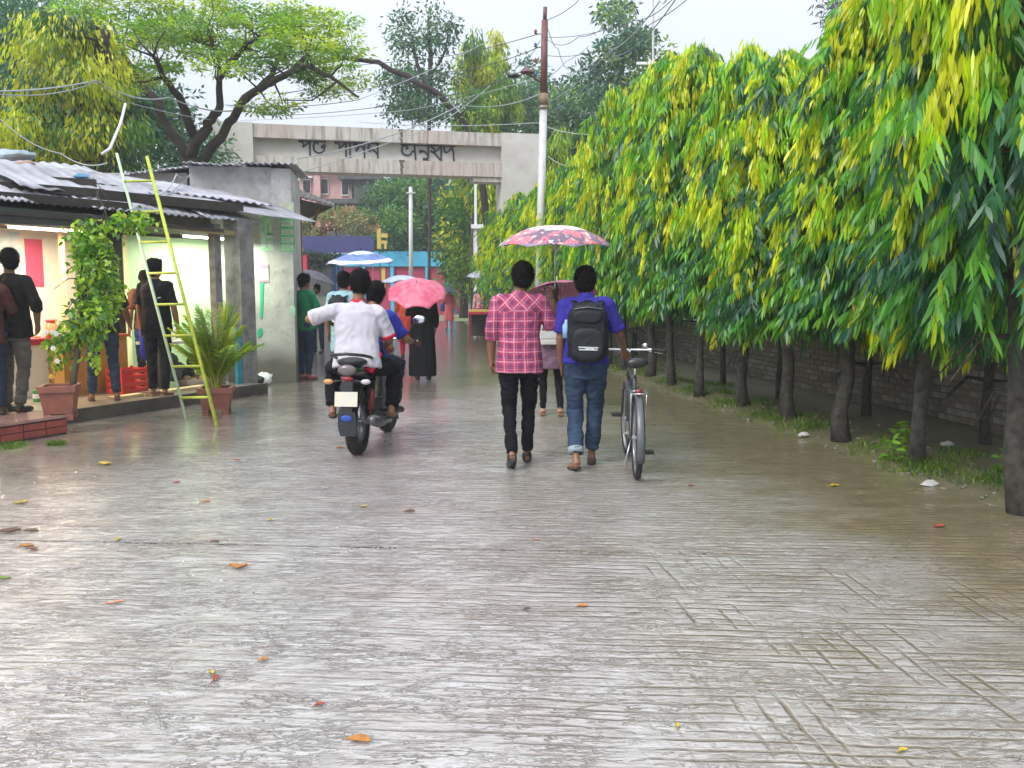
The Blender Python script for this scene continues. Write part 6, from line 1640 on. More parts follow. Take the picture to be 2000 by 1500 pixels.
def plate(m): m.add([(-.10,-.385,.615),(.10,-.385,.615),(.10,-.41,.49),(-.10,-.41,.49),(-.10,-.378,.615),(.10,-.378,.615),(.10,-.403,.49),(-.10,-.403,.49)], [(0,3,2,1),(4,5,6,7),(0,1,5,4),(1,2,6,5),(2,3,7,6),(3,0,4,7)])
B_('number_plate', plate, mk('plate_white', (.58,.56,.50), .4, col2=(.66,.60,.44), vs=12))
def flap(m): m.loft([[Vector((x, y, z)) for x, y in ((-w,-.40+o_),(w,-.40+o_),(w,-.39+o_),(-w,-.39+o_))] for w, z, o_ in ((.075,.44,0),(.085,.30,.03),(.07,.22,.05))])
B_('mud_flap', flap, mk('flap_dark', (.03,.04,.05), .4)); B_('flap_emblem', lambda m: m.ball((0,-.398,.385), .05,.006,.028, 12, 7), mk('emblem_blue', (.02,.08,.42), .4), True)
for sx in (-1, 1):
    B_('indicator', lambda m: m.ball((sx*.165,-.35,.70), .045,.022,.024, 10, 7), mk('indicator_%s' % ('amber' if sx < 0 else 'clear'), (.70,.30,.10) if sx < 0 else (.62,.58,.60), .25), True)
    B_('indicator_stalk', lambda m: m.tube([(sx*.05,-.34,.71),(sx*.14,-.345,.70)], .009, 6), BLACK, True)
    B_('shock', lambda m: (m.tube([(sx*.11,.04,.36),(sx*.11,.16,.70)], .014, 8), m.tube([(sx*.11,.055,.40),(sx*.11,.145,.66)], .028, 10)), mk('spring_red', (.25,.03,.03), .4), True)
    B_('swing_arm', lambda m: m.beam((sx*.085,-.02,.30),(sx*.085,.52,.34), .03,.045), GREYM)
    B_('fork', lambda m: m.tube([(sx*.095,1.28,.30),(sx*.095,1.03,.98)], [.024,.022], 8), CHROME, True)
    B_('footrest', lambda m: m.tube([(sx*.12,.36,.36),(sx*.27,.36,.35)], .014, 7), BLACK, True)
    B_('mirror_stem', lambda m: m.tube([(sx*.30,.92,1.04),(sx*.34,.92,1.14),(sx*.40,.90,1.19)], .007, 6), BLACK, True)
    mr = B_('mirror', lambda m: m.ball((sx*.42,.90,1.20), .068,.025,.045, 14, 9), BLACK, True)
    B_('mirror_glass', lambda m: m.ball((sx*.42,.878,1.20), .060,.010,.038, 14, 9), mk('mirror_sky', (.86,.90,.97), .08, 1.0, amount=0), True, mr)
    B_('grip', lambda m: m.tube([(sx*.26,.94,1.00),(sx*.38,.88,.98)], .017, 8), RUBBER, True)
B_('handlebar', lambda m: m.tube([(-.36,.88,.98),(-.22,.96,1.01),(0,1.02,.98),(.22,.96,1.01),(.36,.88,.98)], .011, 8), CHROME, True)
B_('lever', lambda m: m.tube([(.24,.99,.99),(.40,.93,.985)], .006, 6), CHROME, True); B_('lever', lambda m: m.tube([(-.24,.99,.99),(-.40,.93,.985)], .006, 6), CHROME, True)
B_('headlamp', lambda m: m.ball((0,1.16,.92), .10,.09,.10, 14, 9), BLACK, True)
B_('engine', lambda m: (m.box((-.13,.45,.22),(.13,.80,.46)), m.box((-.09,.62,.46),(.09,.84,.66)), m.ball((.13,.58,.34),.10,.05,.10,12,8,R=Matrix.Rotation(PI/2,3,'Z'))), GREYM)
B_('frame', lambda m: (m.tube([(0,1.05,.85),(0,.88,.45),(0,.70,.22)], .025, 8), m.tube([(0,1.02,.88),(0,.4,.68),(0,.1,.70)], .025, 8)), BLACK, True)
B_('front_fender', lambda m: m.loft([[Vector((x*w, 1.28 + r_*math.sin(a), .30 + r_*math.cos(a))) for x, r_ in ((-1,.315),(-.9,.33),(.9,.33),(1,.315))] for a, w in ((-1.3,.05),(-.6,.06),(.1,.06),(.7,.04))]), PAINTB)
B_('silencer', lambda m: m.tube([(.15,.55,.24),(.17,.25,.27),(.19,.0,.30),(.20,-.30,.36)], [.03,.05,.055,.045], 12), mk('silencer_metal', (.16,.16,.165), .35, .7), True)
B_('side_cover', lambda m: m.loft([[Vector((x, y, z)) for y, z in ((.05,.74),(.42,.72),(.45,.52),(.12,.50))] for x in (-.135,-.125,.125,.135)]), PAINTB)
B_('chain_guard', lambda m: m.beam((-.105,.0,.40),(-.105,.50,.40), .02,.05), BLACK)
def seatpose(**k):
    d = dict(P=(0,0,.60), N=(0,.10,1.08), H=(0,.16,1.24), sL=(-.18,.08,1.02), sR=(.18,.08,1.02), eL=(-.27,.14,.80), eR=(.27,.14,.80), wL=(-.2,.34,.75), wR=(.2,.34,.75),
             hipL=(-.10,.02,.57), hipR=(.10,.02,.57), kL=(-.22,.40,.52), kR=(.22,.40,.52), aL=(-.23,.30,.14), aR=(.23,.30,.14), fL=(-.15,1,-.1), fR=(.15,1,-.1)); d.update(k); return d
seatz = .24
SHW = cloth('shirt_white', (.54,.52,.57), (.47,.45,.50), 2, .8)
REDC = cloth('collar_red', (.55,.01,.04), (.5,.02,.05), 3)
base = MW[bike.name]
loc = base @ Vector((0, .02, .255))
o, V, f = person('pillion rider in a white shirt with red collar, left elbow raised', 0, 0, 1.76, -HD + .12, SHW, BLK, loc=loc, sleeves='short', shoes=mk('sandal_black', (.03,.03,.03), .5), sole='sandal', wide=1.16, hem=.52, slim=True, looseleg=1.15,
   pose=seatpose(sL=(-.20,.05,1.03), sR=(.20,.07,1.0), eL=(-.43,.07,.95), wL=(-.37,.30,.98), hL=(.6,.5,.1), pnL=(.5,.2,-.8), eR=(.28,.12,.76), wR=(.22,.33,.70), H=(.02,.15,1.27), curl=.5, kL=(-.27,.34,.48), aL=(-.25,.16,.13), kR=(.30,.36,.47), aR=(.28,.18,.12)), collar=REDC, seed=12, voxel=.010, wr=.010, cuff=.10)
m = MB(); q = V['sR'].lerp(V['eR'], .86); d_ = (V['eR'] - V['sR']).normalized(); m.tube([q - d_*.02, q + d_*.012], [.071,.070], 16); m.build('sleeve_hem', REDC, o, smooth=True)
m = MB(); q = V['sL'].lerp(V['eL'], .86); d_ = (V['eL'] - V['sL']).normalized(); m.tube([q - d_*.02, q + d_*.012], [.071,.070], 16); m.build('sleeve_hem', cloth('hem_pale', (.7,.55,.56)), o, smooth=True)
m = MB(); m.loft(sect((.10,-.10,.50), (.20,.0,.66), [(0,.05,.03),(.5,.05,.03),(1,.03,.02)])); mesh_child('hem_trim', fuse(m, .01, 3), REDC, o)
loc = base @ Vector((-.01, .50, .235))
BLS = cloth('shirt_royal_blue', (.02,.03,.30), (.015,.02,.20), 4)
o, V, f = person('motorcycle driver in a royal blue shirt, mostly hidden behind the white shirt', 0, 0, 1.72, -HD - .05, BLS, DENIMD, loc=loc, sleeves='short', shoes=LEATHER, wide=1.04, hem=.52, slim=True,
   pose=seatpose(P=(0,0,.60), N=(0,.16,1.06), H=(.02,.24,1.22), sR=(.185,.13,1.0), eR=(.33,.16,.78), wR=(.33,.40,.745), hR=(.2,.9,-.05), pnR=(0,0,-1), eL=(-.33,.16,.78), wL=(-.35,.40,.745), hL=(-.2,.9,-.05), pnL=(0,0,-1), curl=.9,
                 kR=(.20,.42,.53), aR=(.20,.22,.13), kL=(-.25,.40,.55), aL=(-.22,.22,.13)), seed=14)

# ---- bicycle
b0_ = G(1243, 934); b1_ = G(1222, 880); hb = math.atan2(-(b1_.x - b0_.x), (b1_.y - b0_.y))
cyc = thing('bicycle', 'dark bicycle with grey mudguards, wheeled along by the man with the backpack', 'bicycle', tuple(b0_), hb)
WB_ = 1.06; RW = .325
FRM = mk('frame_grey', (.10,.11,.12), .35, .3); MUD = mk('mudguard_grey', (.13,.14,.15), .4, .3)
wheel(cyc, (0,0,RW), RW, .048, RUBBER, STEEL, 28); wheel(cyc, (0,WB_,RW), RW, .048, RUBBER, STEEL, 28, steer=.05)
def C_(name, fn, mat, smooth=True): m = MB(); fn(m); return m.build(name, mat, cyc, smooth=smooth)
C_('frame', lambda m: [m.tube(p, r, 8) for p, r in (([(0,.44,.29),(0,.30,.78)], .017), ([(0,.32,.72),(0,.90,.80)], .017), ([(0,.44,.29),(0,.92,.70)], .020), ([(0,.90,.84),(0,.93,.66)], .020),
    ([(.055,0,RW),(.03,.42,.29)], .010), ([(-.055,0,RW),(-.03,.42,.29)], .010), ([(.055,0,RW),(.03,.30,.70)], .009), ([(-.055,0,RW),(-.03,.30,.70)], .009))], FRM)
C_('fork', lambda m: [m.tube([(sx*.05,WB_,RW),(sx*.045,WB_-.08,.60),(0,.93,.68)], .012, 7) for sx in (-1,1)], FRM)
def mg(yc, a0, a1):
    def fn(m):
        n = 14; m.loft([[Vector((x, yc + (RW + r_)*math.sin(a), RW + (RW + r_)*math.cos(a))) for x, r_ in ((-.034,.012),(-.022,.028),(.022,.028),(.034,.012),(.020,.022),(-.020,.022))] for a in [a0 + (a1-a0)*i/n for i in range(n+1)]])
    return fn
C_('mudguard', mg(0, -2.0, .75), MUD); C_('mudguard', mg(WB_, -1.5, .6), MUD)
C_('seat_post', lambda m: m.tube([(0,.30,.78),(0,.275,.88)], .014, 8), CHROME)
C_('saddle', lambda m: m.loft([[Vector((math.cos(t)*w, y, z + math.sin(t)*h)) for t in [2*PI*k/12 for k in range(12)]] for y, z, w, h in ((.14,.905,.06,.035),(.17,.91,.10,.040),(.24,.905,.085,.035),(.34,.90,.035,.028),(.42,.895,.02,.02))]), BLACK)
C_('reflector', lambda m: m.tube([(0,-.10,.70),(0,-.085,.70)], .03, 12), mk('reflector_dark', (.2,.02,.02), .2))
C_('stem', lambda m: m.tube([(0,.90,.84),(0,.885,.93),(0,.95,.96)], .013, 8), CHROME)
C_('handlebar', lambda m: m.tube([(-.30,.86,.955),(-.18,.93,.965),(0,.95,.96),(.18,.93,.965),(.30,.86,.955)], .011, 8), CHROME)
C_('grip', lambda m: m.tube([(-.31,.85,.955),(-.20,.92,.963)], .017, 8), mk('grip_red', (.6,.03,.03), .4)); C_('grip', lambda m: m.tube([(.31,.85,.955),(.20,.92,.963)], .017, 8), RUBBER)
C_('brake_lever', lambda m: m.tube([(.17,.97,.95),(.30,.93,.93)], .005, 6), CHROME); C_('brake_lever', lambda m: m.tube([(-.17,.97,.95),(-.30,.93,.93)], .005, 6), CHROME)
C_('bell', lambda m: m.ball((.14,.93,1.0), .030,.030,.024, 12, 8), CHROME)
C_('basket_clip', lambda m: m.box((-.05,.99,.86),(.05,1.03,.95)), BLACK, False)
C_('crank', lambda m: (m.tube([(-.07,.44,.29),(.07,.44,.29)], .014, 8), m.beam((.075,.44,.29),(.085,.44,.13), .012,.022), m.beam((-.075,.44,.29),(-.085,.44,.45), .012,.022)), STEEL, False)
C_('chain_ring', lambda m: m.lathe([(.06,-.003),(.095,-.003),(.095,.003),(.06,.003),(.06,-.003)], 28, M=Matrix.Translation((.06,.44,.29)) @ Matrix.Rotation(PI/2,4,'Y')), STEEL)
C_('chain', lambda m: m.tube([(.06,.44,.385),(.06,.0,RW+.035),(.06,-.035,RW),(.06,0,RW-.035),(.06,.44,.195)], .006, 5), mk('chain_dark', (.05,.045,.04), .5, .5))
for sx, z in ((1,.13),(-1,.45)): C_('pedal', lambda m: m.box((sx*.09,.395,z-.012),(sx*.18,.485,z+.012)), BLACK, False)
C_('kickstand', lambda m: m.tube([(-.04,.05,RW),(-.10,-.02,.10)], .008, 6), STEEL)
C_('carrier', lambda m: [m.tube(p, .006, 6) for p in ([(-.06,.20,.70),(-.06,-.20,.70),(.06,-.20,.70),(.06,.20,.70)], [(.06,-.12,.70),(.055,0,RW)], [(-.06,-.12,.70),(-.055,0,RW)], [(-.06,0,.70),(.06,0,.70)])], STEEL)

# ---- the woman in black
o, V, f = person('woman in a long black gown walking away under a pink umbrella', 826, 741, 1.62, math.radians(-3), BLK, BLK, hair='scarf', hairmat=BLK, sleeves='long', legs='gown', hem=.7, wide=1.13, shoes=LEATHER,
   pose=dict(eL=(-.26,.04,1.15), wL=(-.12,.22,1.22), hL=(.1,.1,1), eR=(.25,-.02,1.12), wR=(.22,.14,.92)), seed=21, voxel=.013)
hp = MW[o.name] @ (V['wL'] + Vector((.01,.02,.07)))
PU = mk('umbrella_pink', (.56,.05,.12), .45, col2=(.66,.20,.28), vs=7)
tpk = A(814, 552, hp.y - .44); ln_ = Vector((.04,-.50,.87)).normalized(); umbrella('bright pink patterned umbrella carried by the woman in the black gown', tpk - ln_*.55, ln_, .50, .22, .55, PU, spin=.5, pw=1.7, sc=.12)
# ---- the man in green
o, V, f = person('man in a green T-shirt and dark blue jeans standing by the hut corner', 598, 741, 1.75, math.radians(-38), cloth('shirt_green', (.015,.22,.085), (.01,.14,.06), 3), cloth('jeans_navy', (.02,.04,.09), (.012,.025,.055), 4), shoes=mk('sandal_red', (.35,.09,.08), .5), sleeves='short', wide=1.08, hem=.82,
   pose=dict(P=(0,.03,.93), N=(0,-.02,1.44), eR=(.26,.06,1.14), wR=(.16,.26,1.10), hR=(-.3,1,.1), eL=(-.24,.02,1.12), wL=(-.18,.22,1.02), kL=(-.09,.02,.49), aL=(-.08,-.06,.085)), seed=23, yaw=.2)
# ---- man with the backpack under the blue umbrella
o, V, f = person('man in pale blue with a black pack under the blue and white umbrella', 676, 772, 1.74, math.radians(-6), cloth('shirt_teal', (.32,.52,.56), (.22,.40,.46), 4), cloth('jeans_pale', (.13,.20,.26), (.08,.13,.18), 4), sleeves='short', shoes=LEATHER, wide=1.05, hem=.62,
   pose=dict(eR=(.27,.05,1.16), wR=(.14,.22,1.32), hR=(0,.1,1)), seed=25)
backpack(o, (-.03,-.125,1.18), .28, .42, .13, PK, PKF, PK)
hp = MW[o.name] @ (V['wR'] + Vector((-.01,.02,.07)))
tpk = A(704, 490, hp.y + .02); 
def striped(top_rel, d, rad):
    t = NT('umbrella_striped'); co = t.coord('Object')
    v = t.n('VectorMath', operation='SUBTRACT'); t.l(co, v.inputs[0]); v.inputs[1].default_value = tuple(top_rel)
    dt = t.n('VectorMath', operation='DOT_PRODUCT'); t.l(v.outputs[0], dt.inputs[0]); dt.inputs[1].default_value = tuple(d)
    ln = t.n('VectorMath', operation='LENGTH'); t.l(v.outputs[0], ln.inputs[0])
    r = t.math('DIVIDE', t.math('SQRT', t.math('SUBTRACT', t.math('POWER', ln.outputs['Value'], 2.0), t.math('POWER', dt.outputs['Value'], 2.0))), rad)
    b = t.math('MULTIPLY', t.math('GREATER_THAN', r, .76), t.math('LESS_THAN', r, .93))
    c = t.mix(t.ramp(t.noise(co, 10, 3), .4, .6), (.07,.12,.36), (.16,.24,.50)); c = t.mix(b, c, (.72,.68,.78)); c = t.mix(t.math('LESS_THAN', r, .36), c, (.50,.60,.82))
    t.prin(c, .45); return t.mat
dd = Vector((-.02,-.12,1)).normalized()*(tpk - hp).length; hp = tpk - dd; umbrella('blue umbrella with a white band held beyond the motorcycle riders', hp, dd, .50, .17, dd.length, striped(dd, dd.normalized(), .50), spin=.35, pw=1.7)
# ---- more people towards the gate
PK_ = cloth('dress_coral', (.68,.17,.17), (.58,.12,.14), 4)
o, V, f = person('woman in a coral pink dress walking towards the camera under a black umbrella', 877, 646, 1.55, math.radians(176), PK_, PK_, hair='scarf', hairmat=cloth('scarf_coral', (.65,.22,.20), None, 5), sleeves='long', legs='dress', hem=.7, shoes=BROWNS, eyes=True, voxel=.014,
   pose=dict(eR=(.24,.06,1.15), wR=(.12,.22,1.26), hR=(0,.1,1), H=(0,.02,1.6)), seed=31)
hp = MW[o.name] @ (V['wR'] + Vector((-.01,.02,.07))); wc = o
umbrella('black umbrella held by the woman in coral pink', hp, A(876, 560, hp.y) - hp, .48, .17, (A(876, 560, hp.y) - hp).length, mk('umbrella_black', (.03,.035,.05), .4, col2=(.05,.06,.08)), spin=.2)
q = MW[wc.name] @ Vector((.24, .05, .95)); bg = thing('handbag', 'blue handbag carried by the woman in coral pink', 'bag', tuple(q)); m = MB(); m.loft([[Vector((math.cos(a)*w, math.sin(a)*.05, z)) for a in [2*PI*k/12 for k in range(12)]] for w, z in ((.06,-.15),(.10,-.12),(.10,.10),(.05,.15))]); m.build('body', mk('bag_blue', (.03,.07,.25), .5), bg, smooth=True)
m = MB(); m.tube([(-.05,0,.14),(-.03,0,.30),(.03,0,.30),(.05,0,.14)], .008, 6); m.build('strap', BLACK, bg)
o, V, f = person('woman in orange and red clothes behind the woman in the black gown', 795, 700, 1.56, math.radians(10), cloth('kameez_orange', (.75,.16,.03), (.65,.05,.05), 6), cloth('salwar_red', (.6,.04,.06), None, 4), hair='scarf', hairmat=cloth('scarf_orange', (.75,.22,.05), (.7,.4,.08), 7), sleeves='long', legs='dress', hem=.7, voxel=.014, shoes=LEATHER,
   pose=dict(eL=(-.24,.06,1.15), wL=(-.12,.22,1.26), hL=(0,.1,1)), seed=33)
hp = MW[o.name] @ (V['wL'] + Vector((.01,.02,.07)))
dd = A(775, 538, hp.y) - hp; umbrella('pale blue and white umbrella behind the bright pink one', hp, dd, .48, .15, dd.length, mk('umbrella_paleblue', (.55,.62,.80), .45, col2=(.30,.38,.62), vs=6), spin=.6)
o, V, f = person('person in a white shirt under a dark umbrella behind the man in green', 622, 690, 1.62, math.radians(165), cloth('shirt_offwhite', (.68,.70,.66), (.55,.58,.55), 4), DENIMD, sleeves='half', shoes=LEATHER, voxel=.014, eyes=True,
   pose=dict(eR=(.24,.06,1.15), wR=(.10,.24,1.28), hR=(0,.1,1)), seed=35)
hp = MW[o.name] @ (V['wR'] + Vector((-.01,.02,.07))); dd = A(622, 531, hp.y) - hp
umbrella('dark grey umbrella behind the head of the man in green', hp, dd, .50, .17, dd.length, mk('umbrella_grey', (.07,.07,.09), .5, col2=(.13,.12,.15), vs=5), spin=.1)
o, V, f = person('person in bright pink headscarf walking beyond the blue and white umbrella', 697, 690, 1.55, math.radians(4), cloth('kameez_purple', (.12,.05,.15), (.09,.03,.1), 4), BLK, hair='scarf', hairmat=cloth('scarf_pink', (.75,.05,.22), (.65,.04,.2), 7), sleeves='long', legs='dress', hem=.7, shoes=LEATHER, voxel=.014, seed=37)
o, V, f = person('person in a pale yellow garment half hidden behind the hut corner', 580, 700, 1.6, math.radians(-20), cloth('kurta_yellow', (.72,.66,.40), (.66,.58,.33), 4), BLK, sleeves='half', shoes=LEATHER, voxel=.014, seed=39, wide=1.1)
o, V, f = person('person in red and white with brown hair standing at the roadside stall', 938, 652, 1.58, math.radians(20), cloth('kameez_redwhite', (.62,.12,.14), (.72,.62,.62), 12), cloth('salwar_crimson', (.5,.03,.12), None, 4), hair='long', hairmat=cloth('hair_brown', (.10,.035,.025), (.07,.03,.02), 9), sleeves='long', legs='dress', hem=.7, shoes=LEATHER, voxel=.014,
   pose=dict(eR=(.24,.06,1.15), wR=(.12,.22,1.26), hR=(0,.1,1)), seed=41)
hp = MW[o.name] @ (V['wR'] + Vector((-.01,.02,.07))); dd = A(945, 528, hp.y) - hp
umbrella('white and purple umbrella at the edge of the far mast trees', hp, dd, .62, .30, dd.length, mk('umbrella_whitepurple', (.70,.70,.74), .5, col2=(.14,.11,.30), vs=3.2), spin=.2)
# roadside stall: small table with yellow top and sack below
q = G(940, 658); st = thing('stall', 'small roadside stall with a yellow and red top and a tan sack beneath', 'stall', tuple(q), math.radians(6))
m = MB(); m.box((-.38,-.3,.80), (.38,.3,.86)); m.build('tabletop', YELP, st)
m = MB(); m.box((-.40,-.32,.72), (.40,.32,.797)); m.build('edge_cloth', REDP, st)
for sx in (-1,1):
    for sy in (-1,1): m = MB(); m.box((sx*.35-.03, sy*.26-.03, 0), (sx*.35+.03, sy*.26+.03, .717)); m.build('leg', mk('leg_red', (.25,.03,.03), .5) if 'leg_red' not in bpy.data.materials else bpy.data.materials['leg_red'], st)
m = MB(); m.box((-.33,.1,.02), (.33,.22,.715)); m.build('back_board', DKW, st)
q2 = G(944, 656); sk = thing('sack', 'tan sack leaning under the roadside stall', 'sack', (q2.x, q2.y + .02, 0)); m = MB(); m.loft(sect((-.10,0,.02), (.14,.08,.42), [(0,.14,.09),(.4,.16,.10),(.8,.12,.08),(1,.05,.03)])); m.build('body', mk('sack_tan', (.50,.32,.10), .8), sk, smooth=True)
q = G(958, 650, 0); ch = thing('chair', 'yellow plastic chair behind the roadside stall', 'chair', (q.x, q.y + .5, 0)); 
m = MB(); m.box((-.22,-.2,.42), (.22,.2,.45)); m.build('seat', YELP, ch); m = MB(); m.box((-.22,.18,.453), (.22,.21,1.25)); m.build('backrest', YELP, ch)
for sx in (-1,1):
    for sy in (-1,1): m = MB(); m.box((sx*.2-.02, sy*.17-.02, 0), (sx*.2+.02, sy*.17+.02, .417)); m.build('leg', YELP, ch)

# ---- people in the shop
o, V, f = person('man in a black shirt and grey trousers standing before the white shop room', 34, 805, 1.80, math.radians(-8), CHAR, cloth('trousers_grey', (.13,.115,.10), (.09,.08,.07), 5), z=PZ, sleeves='half', shoes=LEATHER, wide=1.12, hem=.80, yaw=-1.0,
   pose=dict(eR=(.31,-.02,1.14), wR=(.22,.10,.92), eL=(-.30,.02,1.15), wL=(-.14,.20,1.05), aL=(-.13,.02,.085), kL=(-.12,.05,.49), aR=(.08,-.06,.085)), seed=51, legr=(.088,.064,.052))
o, V, f = person('person in dark clothes at the far left edge, next to the man with grey trousers', -14, 812, 1.68, math.radians(20), cloth('kurta_maroon', (.09,.025,.02), (.05,.02,.02), 5), DENIMD, z=PZ, sleeves='half', shoes=LEATHER, seed=53, pose=dict(eR=(.25,.05,1.15), wR=(.16,.22,1.05)))
o, V, f = person('man in a dark shirt and blue jeans standing behind the climbing plant', 208, 782, 1.70, math.radians(30), cloth('shirt_dark', (.022,.024,.03), (.015,.016,.02), 5), cloth('jeans_shop', (.035,.065,.10), (.02,.035,.06), 4), z=PZ, sleeves='short', shoes=mk('sandal_maroon', (.12,.04,.05), .5), sole='sandal', wide=1.05, hem=.86,
   pose=dict(eR=(.27,.05,1.12), wR=(.33,.22,.93), hR=(.3,.8,-.3), aL=(-.16,.02,.085), kL=(-.13,.04,.49), aR=(.12,-.05,.085)), seed=55)
o, V, f = person('man in a black T-shirt facing the pale green wall, behind the ladder', 312, 774, 1.74, math.radians(-12), BLK, cloth('trousers_black2', (.009,.009,.012), (.006,.006,.008), 4), z=PZ, sleeves='short', shoes=mk('sandal_tan', (.30,.17,.10), .5), sole='sandal', wide=1.04, hem=.82, yaw=.35,
   pose=dict(eL=(-.24,.0,1.12), wL=(-.25,.06,.87), eR=(.25,.0,1.12), wR=(.24,.08,.87), aL=(-.11,.03,.085)), seed=57)
m = MB(); q = Vector((.11, -.121, 1.235)); m.beam(q, q + Vector((.045,-.002,.012)), .004,.008); m.build('shirt_mark', WHITE, o)
q = S(put(276,690,.55).x, .55, PZ)
o, V, f = person('person in blue jeans and orange top half hidden by the man in the black T-shirt', 0, 0, 1.62, math.radians(40), cloth('top_orange', (.16,.06,.03), (.10,.035,.02), 4), cloth('jeans_bright', (.03,.06,.18), (.02,.04,.11), 4), loc=S(put(290,690,1.15).x, 1.15, PZ), sleeves='short', shoes=LEATHER, seed=59, hem=.85)
q = S(put(284,640,.42).x, .42, 0)
bgp = thing('carrier_bag', 'royal blue cloth bag hanging at the side of the man in the black T-shirt', 'bag', (q.x, q.y, .0))
m = MB(); a0 = A(285, 662, q.y)
m.loft([[Vector((a0.x - q.x + dx + math.cos(t)*w, math.sin(t)*.05, z)) for t in [2*PI*k/14 for k in range(14)]] for dx, w, z in ((.01,.05,.58),(-.02,.07,.66),(.0,.075,.78),(-.01,.085,.88),(-.02,.06,.98),(-.03,.02,1.02))])
for v in m.v: v += Vector((1,1,.3))*noise.noise(v*14)*.016
m.build('body', mk('bag_royal', (.01,.025,.40), .6), bgp, smooth=True)
m = MB(); m.tube([Vector((a0.x - q.x -.03, 0, 1.01)), Vector((a0.x - q.x - .02, 0, 1.10))], .008, 6); m.build('handle', mk('bag_handle', (.01,.025,.40), .6), bgp)

# ================================================================ litter and fallen leaves
LFM = {'orange': mk('leaf_orange', (.50,.20,.02), .3, col2=(.28,.10,.02), vs=30), 'yellow': mk('leaf_yellow', (.48,.36,.03), .3, col2=(.32,.22,.03), vs=30), 'red': mk('leaf_red', (.35,.05,.03), .5, col2=(.25,.05,.03), vs=20),
       'brown': mk('leaf_brown', (.16,.07,.03), .5, col2=(.09,.04,.02), vs=20), 'green': mk('leaf_green', (.16,.24,.03), .45), 'pink': mk('leaf_pink', (.62,.25,.17), .5, col2=(.5,.2,.1), vs=15)}
FL = [(40,985,'yellow',.15,.5,'broad yellow leaf nearest the left edge of the road'),(465,1112,'orange',.16,-.15,'large curled orange leaf standing on the wet road left of centre'),(225,1181,'pink',.14,.1,'thin curled pinkish leaf at the lower left'),
 (515,1292,'orange',.07,.6,'small square orange leaf above the bottom left'),(424,1328,'red',.07,1.2,'tiny red leaf below the small square one'),(416,1316,'yellow',.07,1.9,'thin yellow scrap beside the tiny red leaf'),(700,1452,'orange',.13,-.3,'long orange leaf at the bottom edge, nearest the camera'),
 (1138,1187,'orange',.085,-.05,'bright orange leaf right of centre on the road'),(402,982,'orange',.10,.1,'flat orange leaf on the road at left, in line with the motorcycle'),(528,1018,'yellow',.07,.2,'round olive leaf left of the motorcycle track'),(711,991,'yellow',.08,.4,'pale yellow leaf right behind the motorcycle'),
 (203,909,'yellow',.20,-.3,'long yellow leaf in front of the ladder reflection'),(345,944,'red',.09,.2,'small red leaf below the ladder'),(52,1069,'orange',.12,.3,'orange leaf in the dark heap at the left joint'),(62,1076,'brown',.12,-.4,'brown leaf touching the orange one at the left joint'),(18,1042,'brown',.20,.3,'dark brown leaf at the left edge above the joint'),(60,1040,'brown',.14,.1,'brown curled leaf near the left edge above the joint'),
 (1325,1421,'yellow',.05,1.2,'tiny yellow leaf at the bottom right of centre'),(1765,1470,'yellow',.06,.2,'yellow scrap in the lower right corner'),(1630,951,'yellow',.13,0,'yellow leaf on the muddy margin by the trees'),(1836,1031,'red',.12,.1,'dark red leaf on the wet mud at right'),(665,876,'orange',.12,.2,'orange scrap left of the motorcycle wheel'),(463,899,'orange',.08,.1,'small yellow-orange leaf near the palm pot'),(232,1055,'yellow',.09,1.5,'upright yellow leaf lying on the joint line'),
 (4,1135,'green',.13,.6,'olive green leaf cut by the left edge'),(800,1001,'brown',.12,0,'thin dark twig-like leaf right of the motorcycle track'),(1048,1056,'pink',.07,.1,'faint pinkish leaf behind the plaid shirt man'),(1030,1192,'brown',.06,.5,'dark speck leaf next to the bright orange one'),(1350,950,'red',.06,.2,'tiny red leaf to the right of the bicycle wheel'),(420,1060,'brown',.08,.1,'dark leaf half in the joint'),(625,1380,'red',.06,.4,'little reddish flake low in the middle')]
for px, py, c, s, rot, lab in FL:
    p = G(px, py); s *= .62
    n = 7; top = []; 
    up_ = .22 if 'large curled' in lab else (.12 if s > .09 else .05)
    Ls, Rs, Cs = [], [], []
    for i in range(n + 1):
        t = i/n; x = (t - .5)*s; w = s*(.24 if c != 'pink' else .12)*math.sin(PI*min(.999, max(.001, t*.92 + .05)))**.8; z = .006 + up_*s*(abs(t-.5)*2)**2 + .01*noise.noise(Vector((px*.1, t*3, 0)))*s*8
        Cs.append((x, .15*s*math.sin(t*2.5), z*.7)); Ls.append((x, .15*s*math.sin(t*2.5) + w, z + w*.6)); Rs.append((x, .15*s*math.sin(t*2.5) - w, z + w*.35))
    m = MB(); vs = Ls + Cs + Rs; fs = []; k = n + 1
    for i in range(n): fs += [(i, k+i, k+i+1, i+1), (k+i, 2*k+i, 2*k+i+1, k+i+1)]
    b = len(vs); vs2 = [(a_, b_, c_ + .0012) for a_, b_, c_ in vs]; m.add(vs + vs2, fs + [tuple(b + q for q in f_)[::-1] for f_ in fs])
    m.tube([Cs[0], (-s*.75, .03*s, .004)], .0018, 5)
    ob = m.build('fallen_leaf', LFM[c], smooth=True); ob.location = (p.x, p.y, 0); ob.rotation_euler = (0, 0, rot); tag(ob, lab, 'leaf', 'fallen leaves on the wet road')
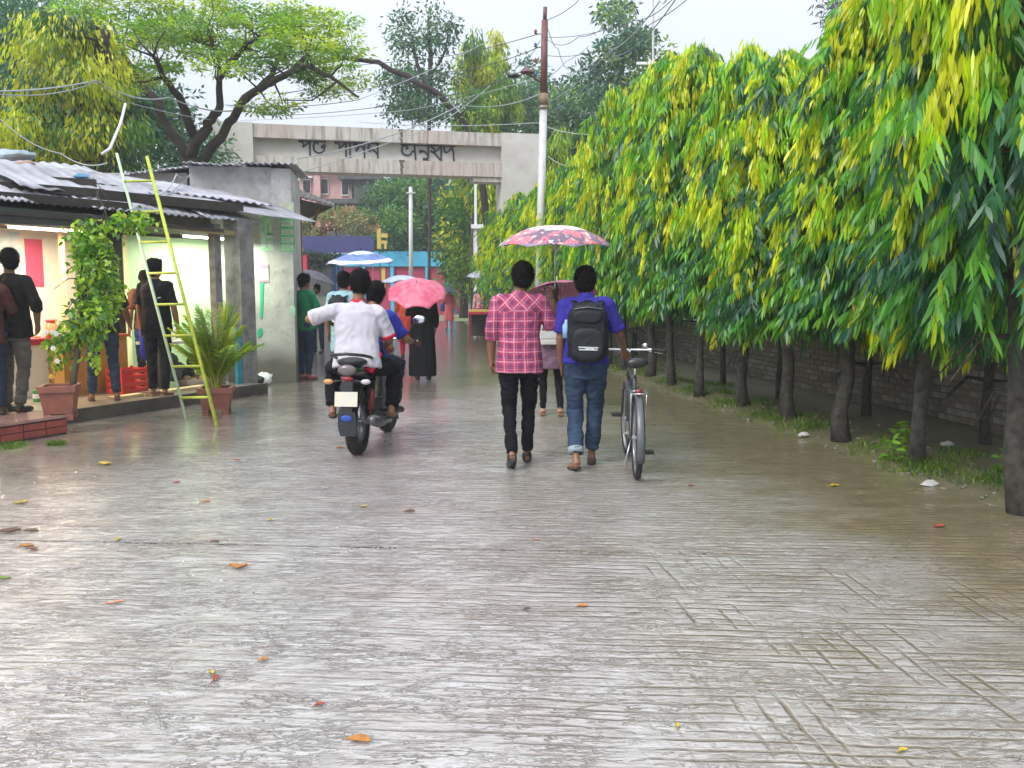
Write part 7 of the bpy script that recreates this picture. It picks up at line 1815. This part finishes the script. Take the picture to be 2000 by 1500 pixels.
# litter on the verge
for px, py, lab in ((1850, 888, 'crumpled pale plastic scrap under the nearest pair of trees'), (1570, 855, 'small pale litter scrap between the third and fourth trunks'), (1815, 948, 'white paper scrap at the muddy edge on the right')):
    p = G(px, py); m = MB(); m.ball((0,0,.02), .07,.04,.02, 9, 6)
    for v in m.v: v += Vector((1,1,.6))*noise.noise(v*26 + Vector((px,0,0)))*.03
    ob = m.build('litter', mk('litter_pale', (.5,.48,.46), .5) if 'litter_pale' not in bpy.data.materials else bpy.data.materials['litter_pale']); ob.location = (p.x, p.y, verge_z(p.x, p.y) + .01); tag(ob, lab, 'litter', 'litter on the verge')
# weeds on the verge
for i, (px, py, s, lab) in enumerate(((1745, 905, .30, 'leafy weed at the foot of the second nearest tree'), (1770, 880, .34, 'taller weed beside the second nearest trunk'), (1318, 745, .22, 'bright weed at the foot of the seventh trunk'), (1965, 940, .25, 'weed at the right edge of the verge'))):
    p = G(px, py); r3 = np.random.default_rng(200+i); n = 34
    o = thing('weed', lab, 'weed', (p.x, p.y, verge_z(p.x, p.y)))
    B = np.zeros((n,3)); B[:,2] = r3.uniform(0, s*.6, n); B[:,:2] = r3.normal(0, s*.15, (n,2)); D = r3.normal(0,1,(n,3)); D[:,2] = np.abs(D[:,2])*.4 + .1
    me = leaves_mesh('leaves', B, D, r3.normal(0,1,(n,3)), r3.uniform(.25,.45,n)*s, r3.uniform(.10,.18,n)*s, np.array([(.14,.28,.03)])*r3.uniform(.6,1.5,(n,1)), 6, .2); me.materials.append(LEAF); link('leaves', me, o)['kind'] = 'stuff'
    m = MB()
    for k in range(5): a = k*1.3; m.tube([(0,0,-.01), (math.cos(a)*s*.1, math.sin(a)*s*.1, s*.35), (math.cos(a)*s*.22, math.sin(a)*s*.22, s*.6)], [.004,.003,.002], 5)
    m.build('stem', LFM['green'], o)
bpy.data.scenes.remove(TMP)

# ================================================================ damp air
def haze_mat():
    t = NT('damp_air'); v = t.n('VolumePrincipled'); v.inputs['Color'].default_value = (.90,.94,1,1); v.inputs['Density'].default_value = .0016; v.inputs['Anisotropy'].default_value = .3
    t.l(v.outputs[0], t.out.inputs['Volume']); return t.mat
m = MB(); m.box((-114, -30, -1.04), (114, 130, 26)); hz_ = tag(m.build('haze', haze_mat()), kind='stuff')
SC.cycles.volume_bounces = 1
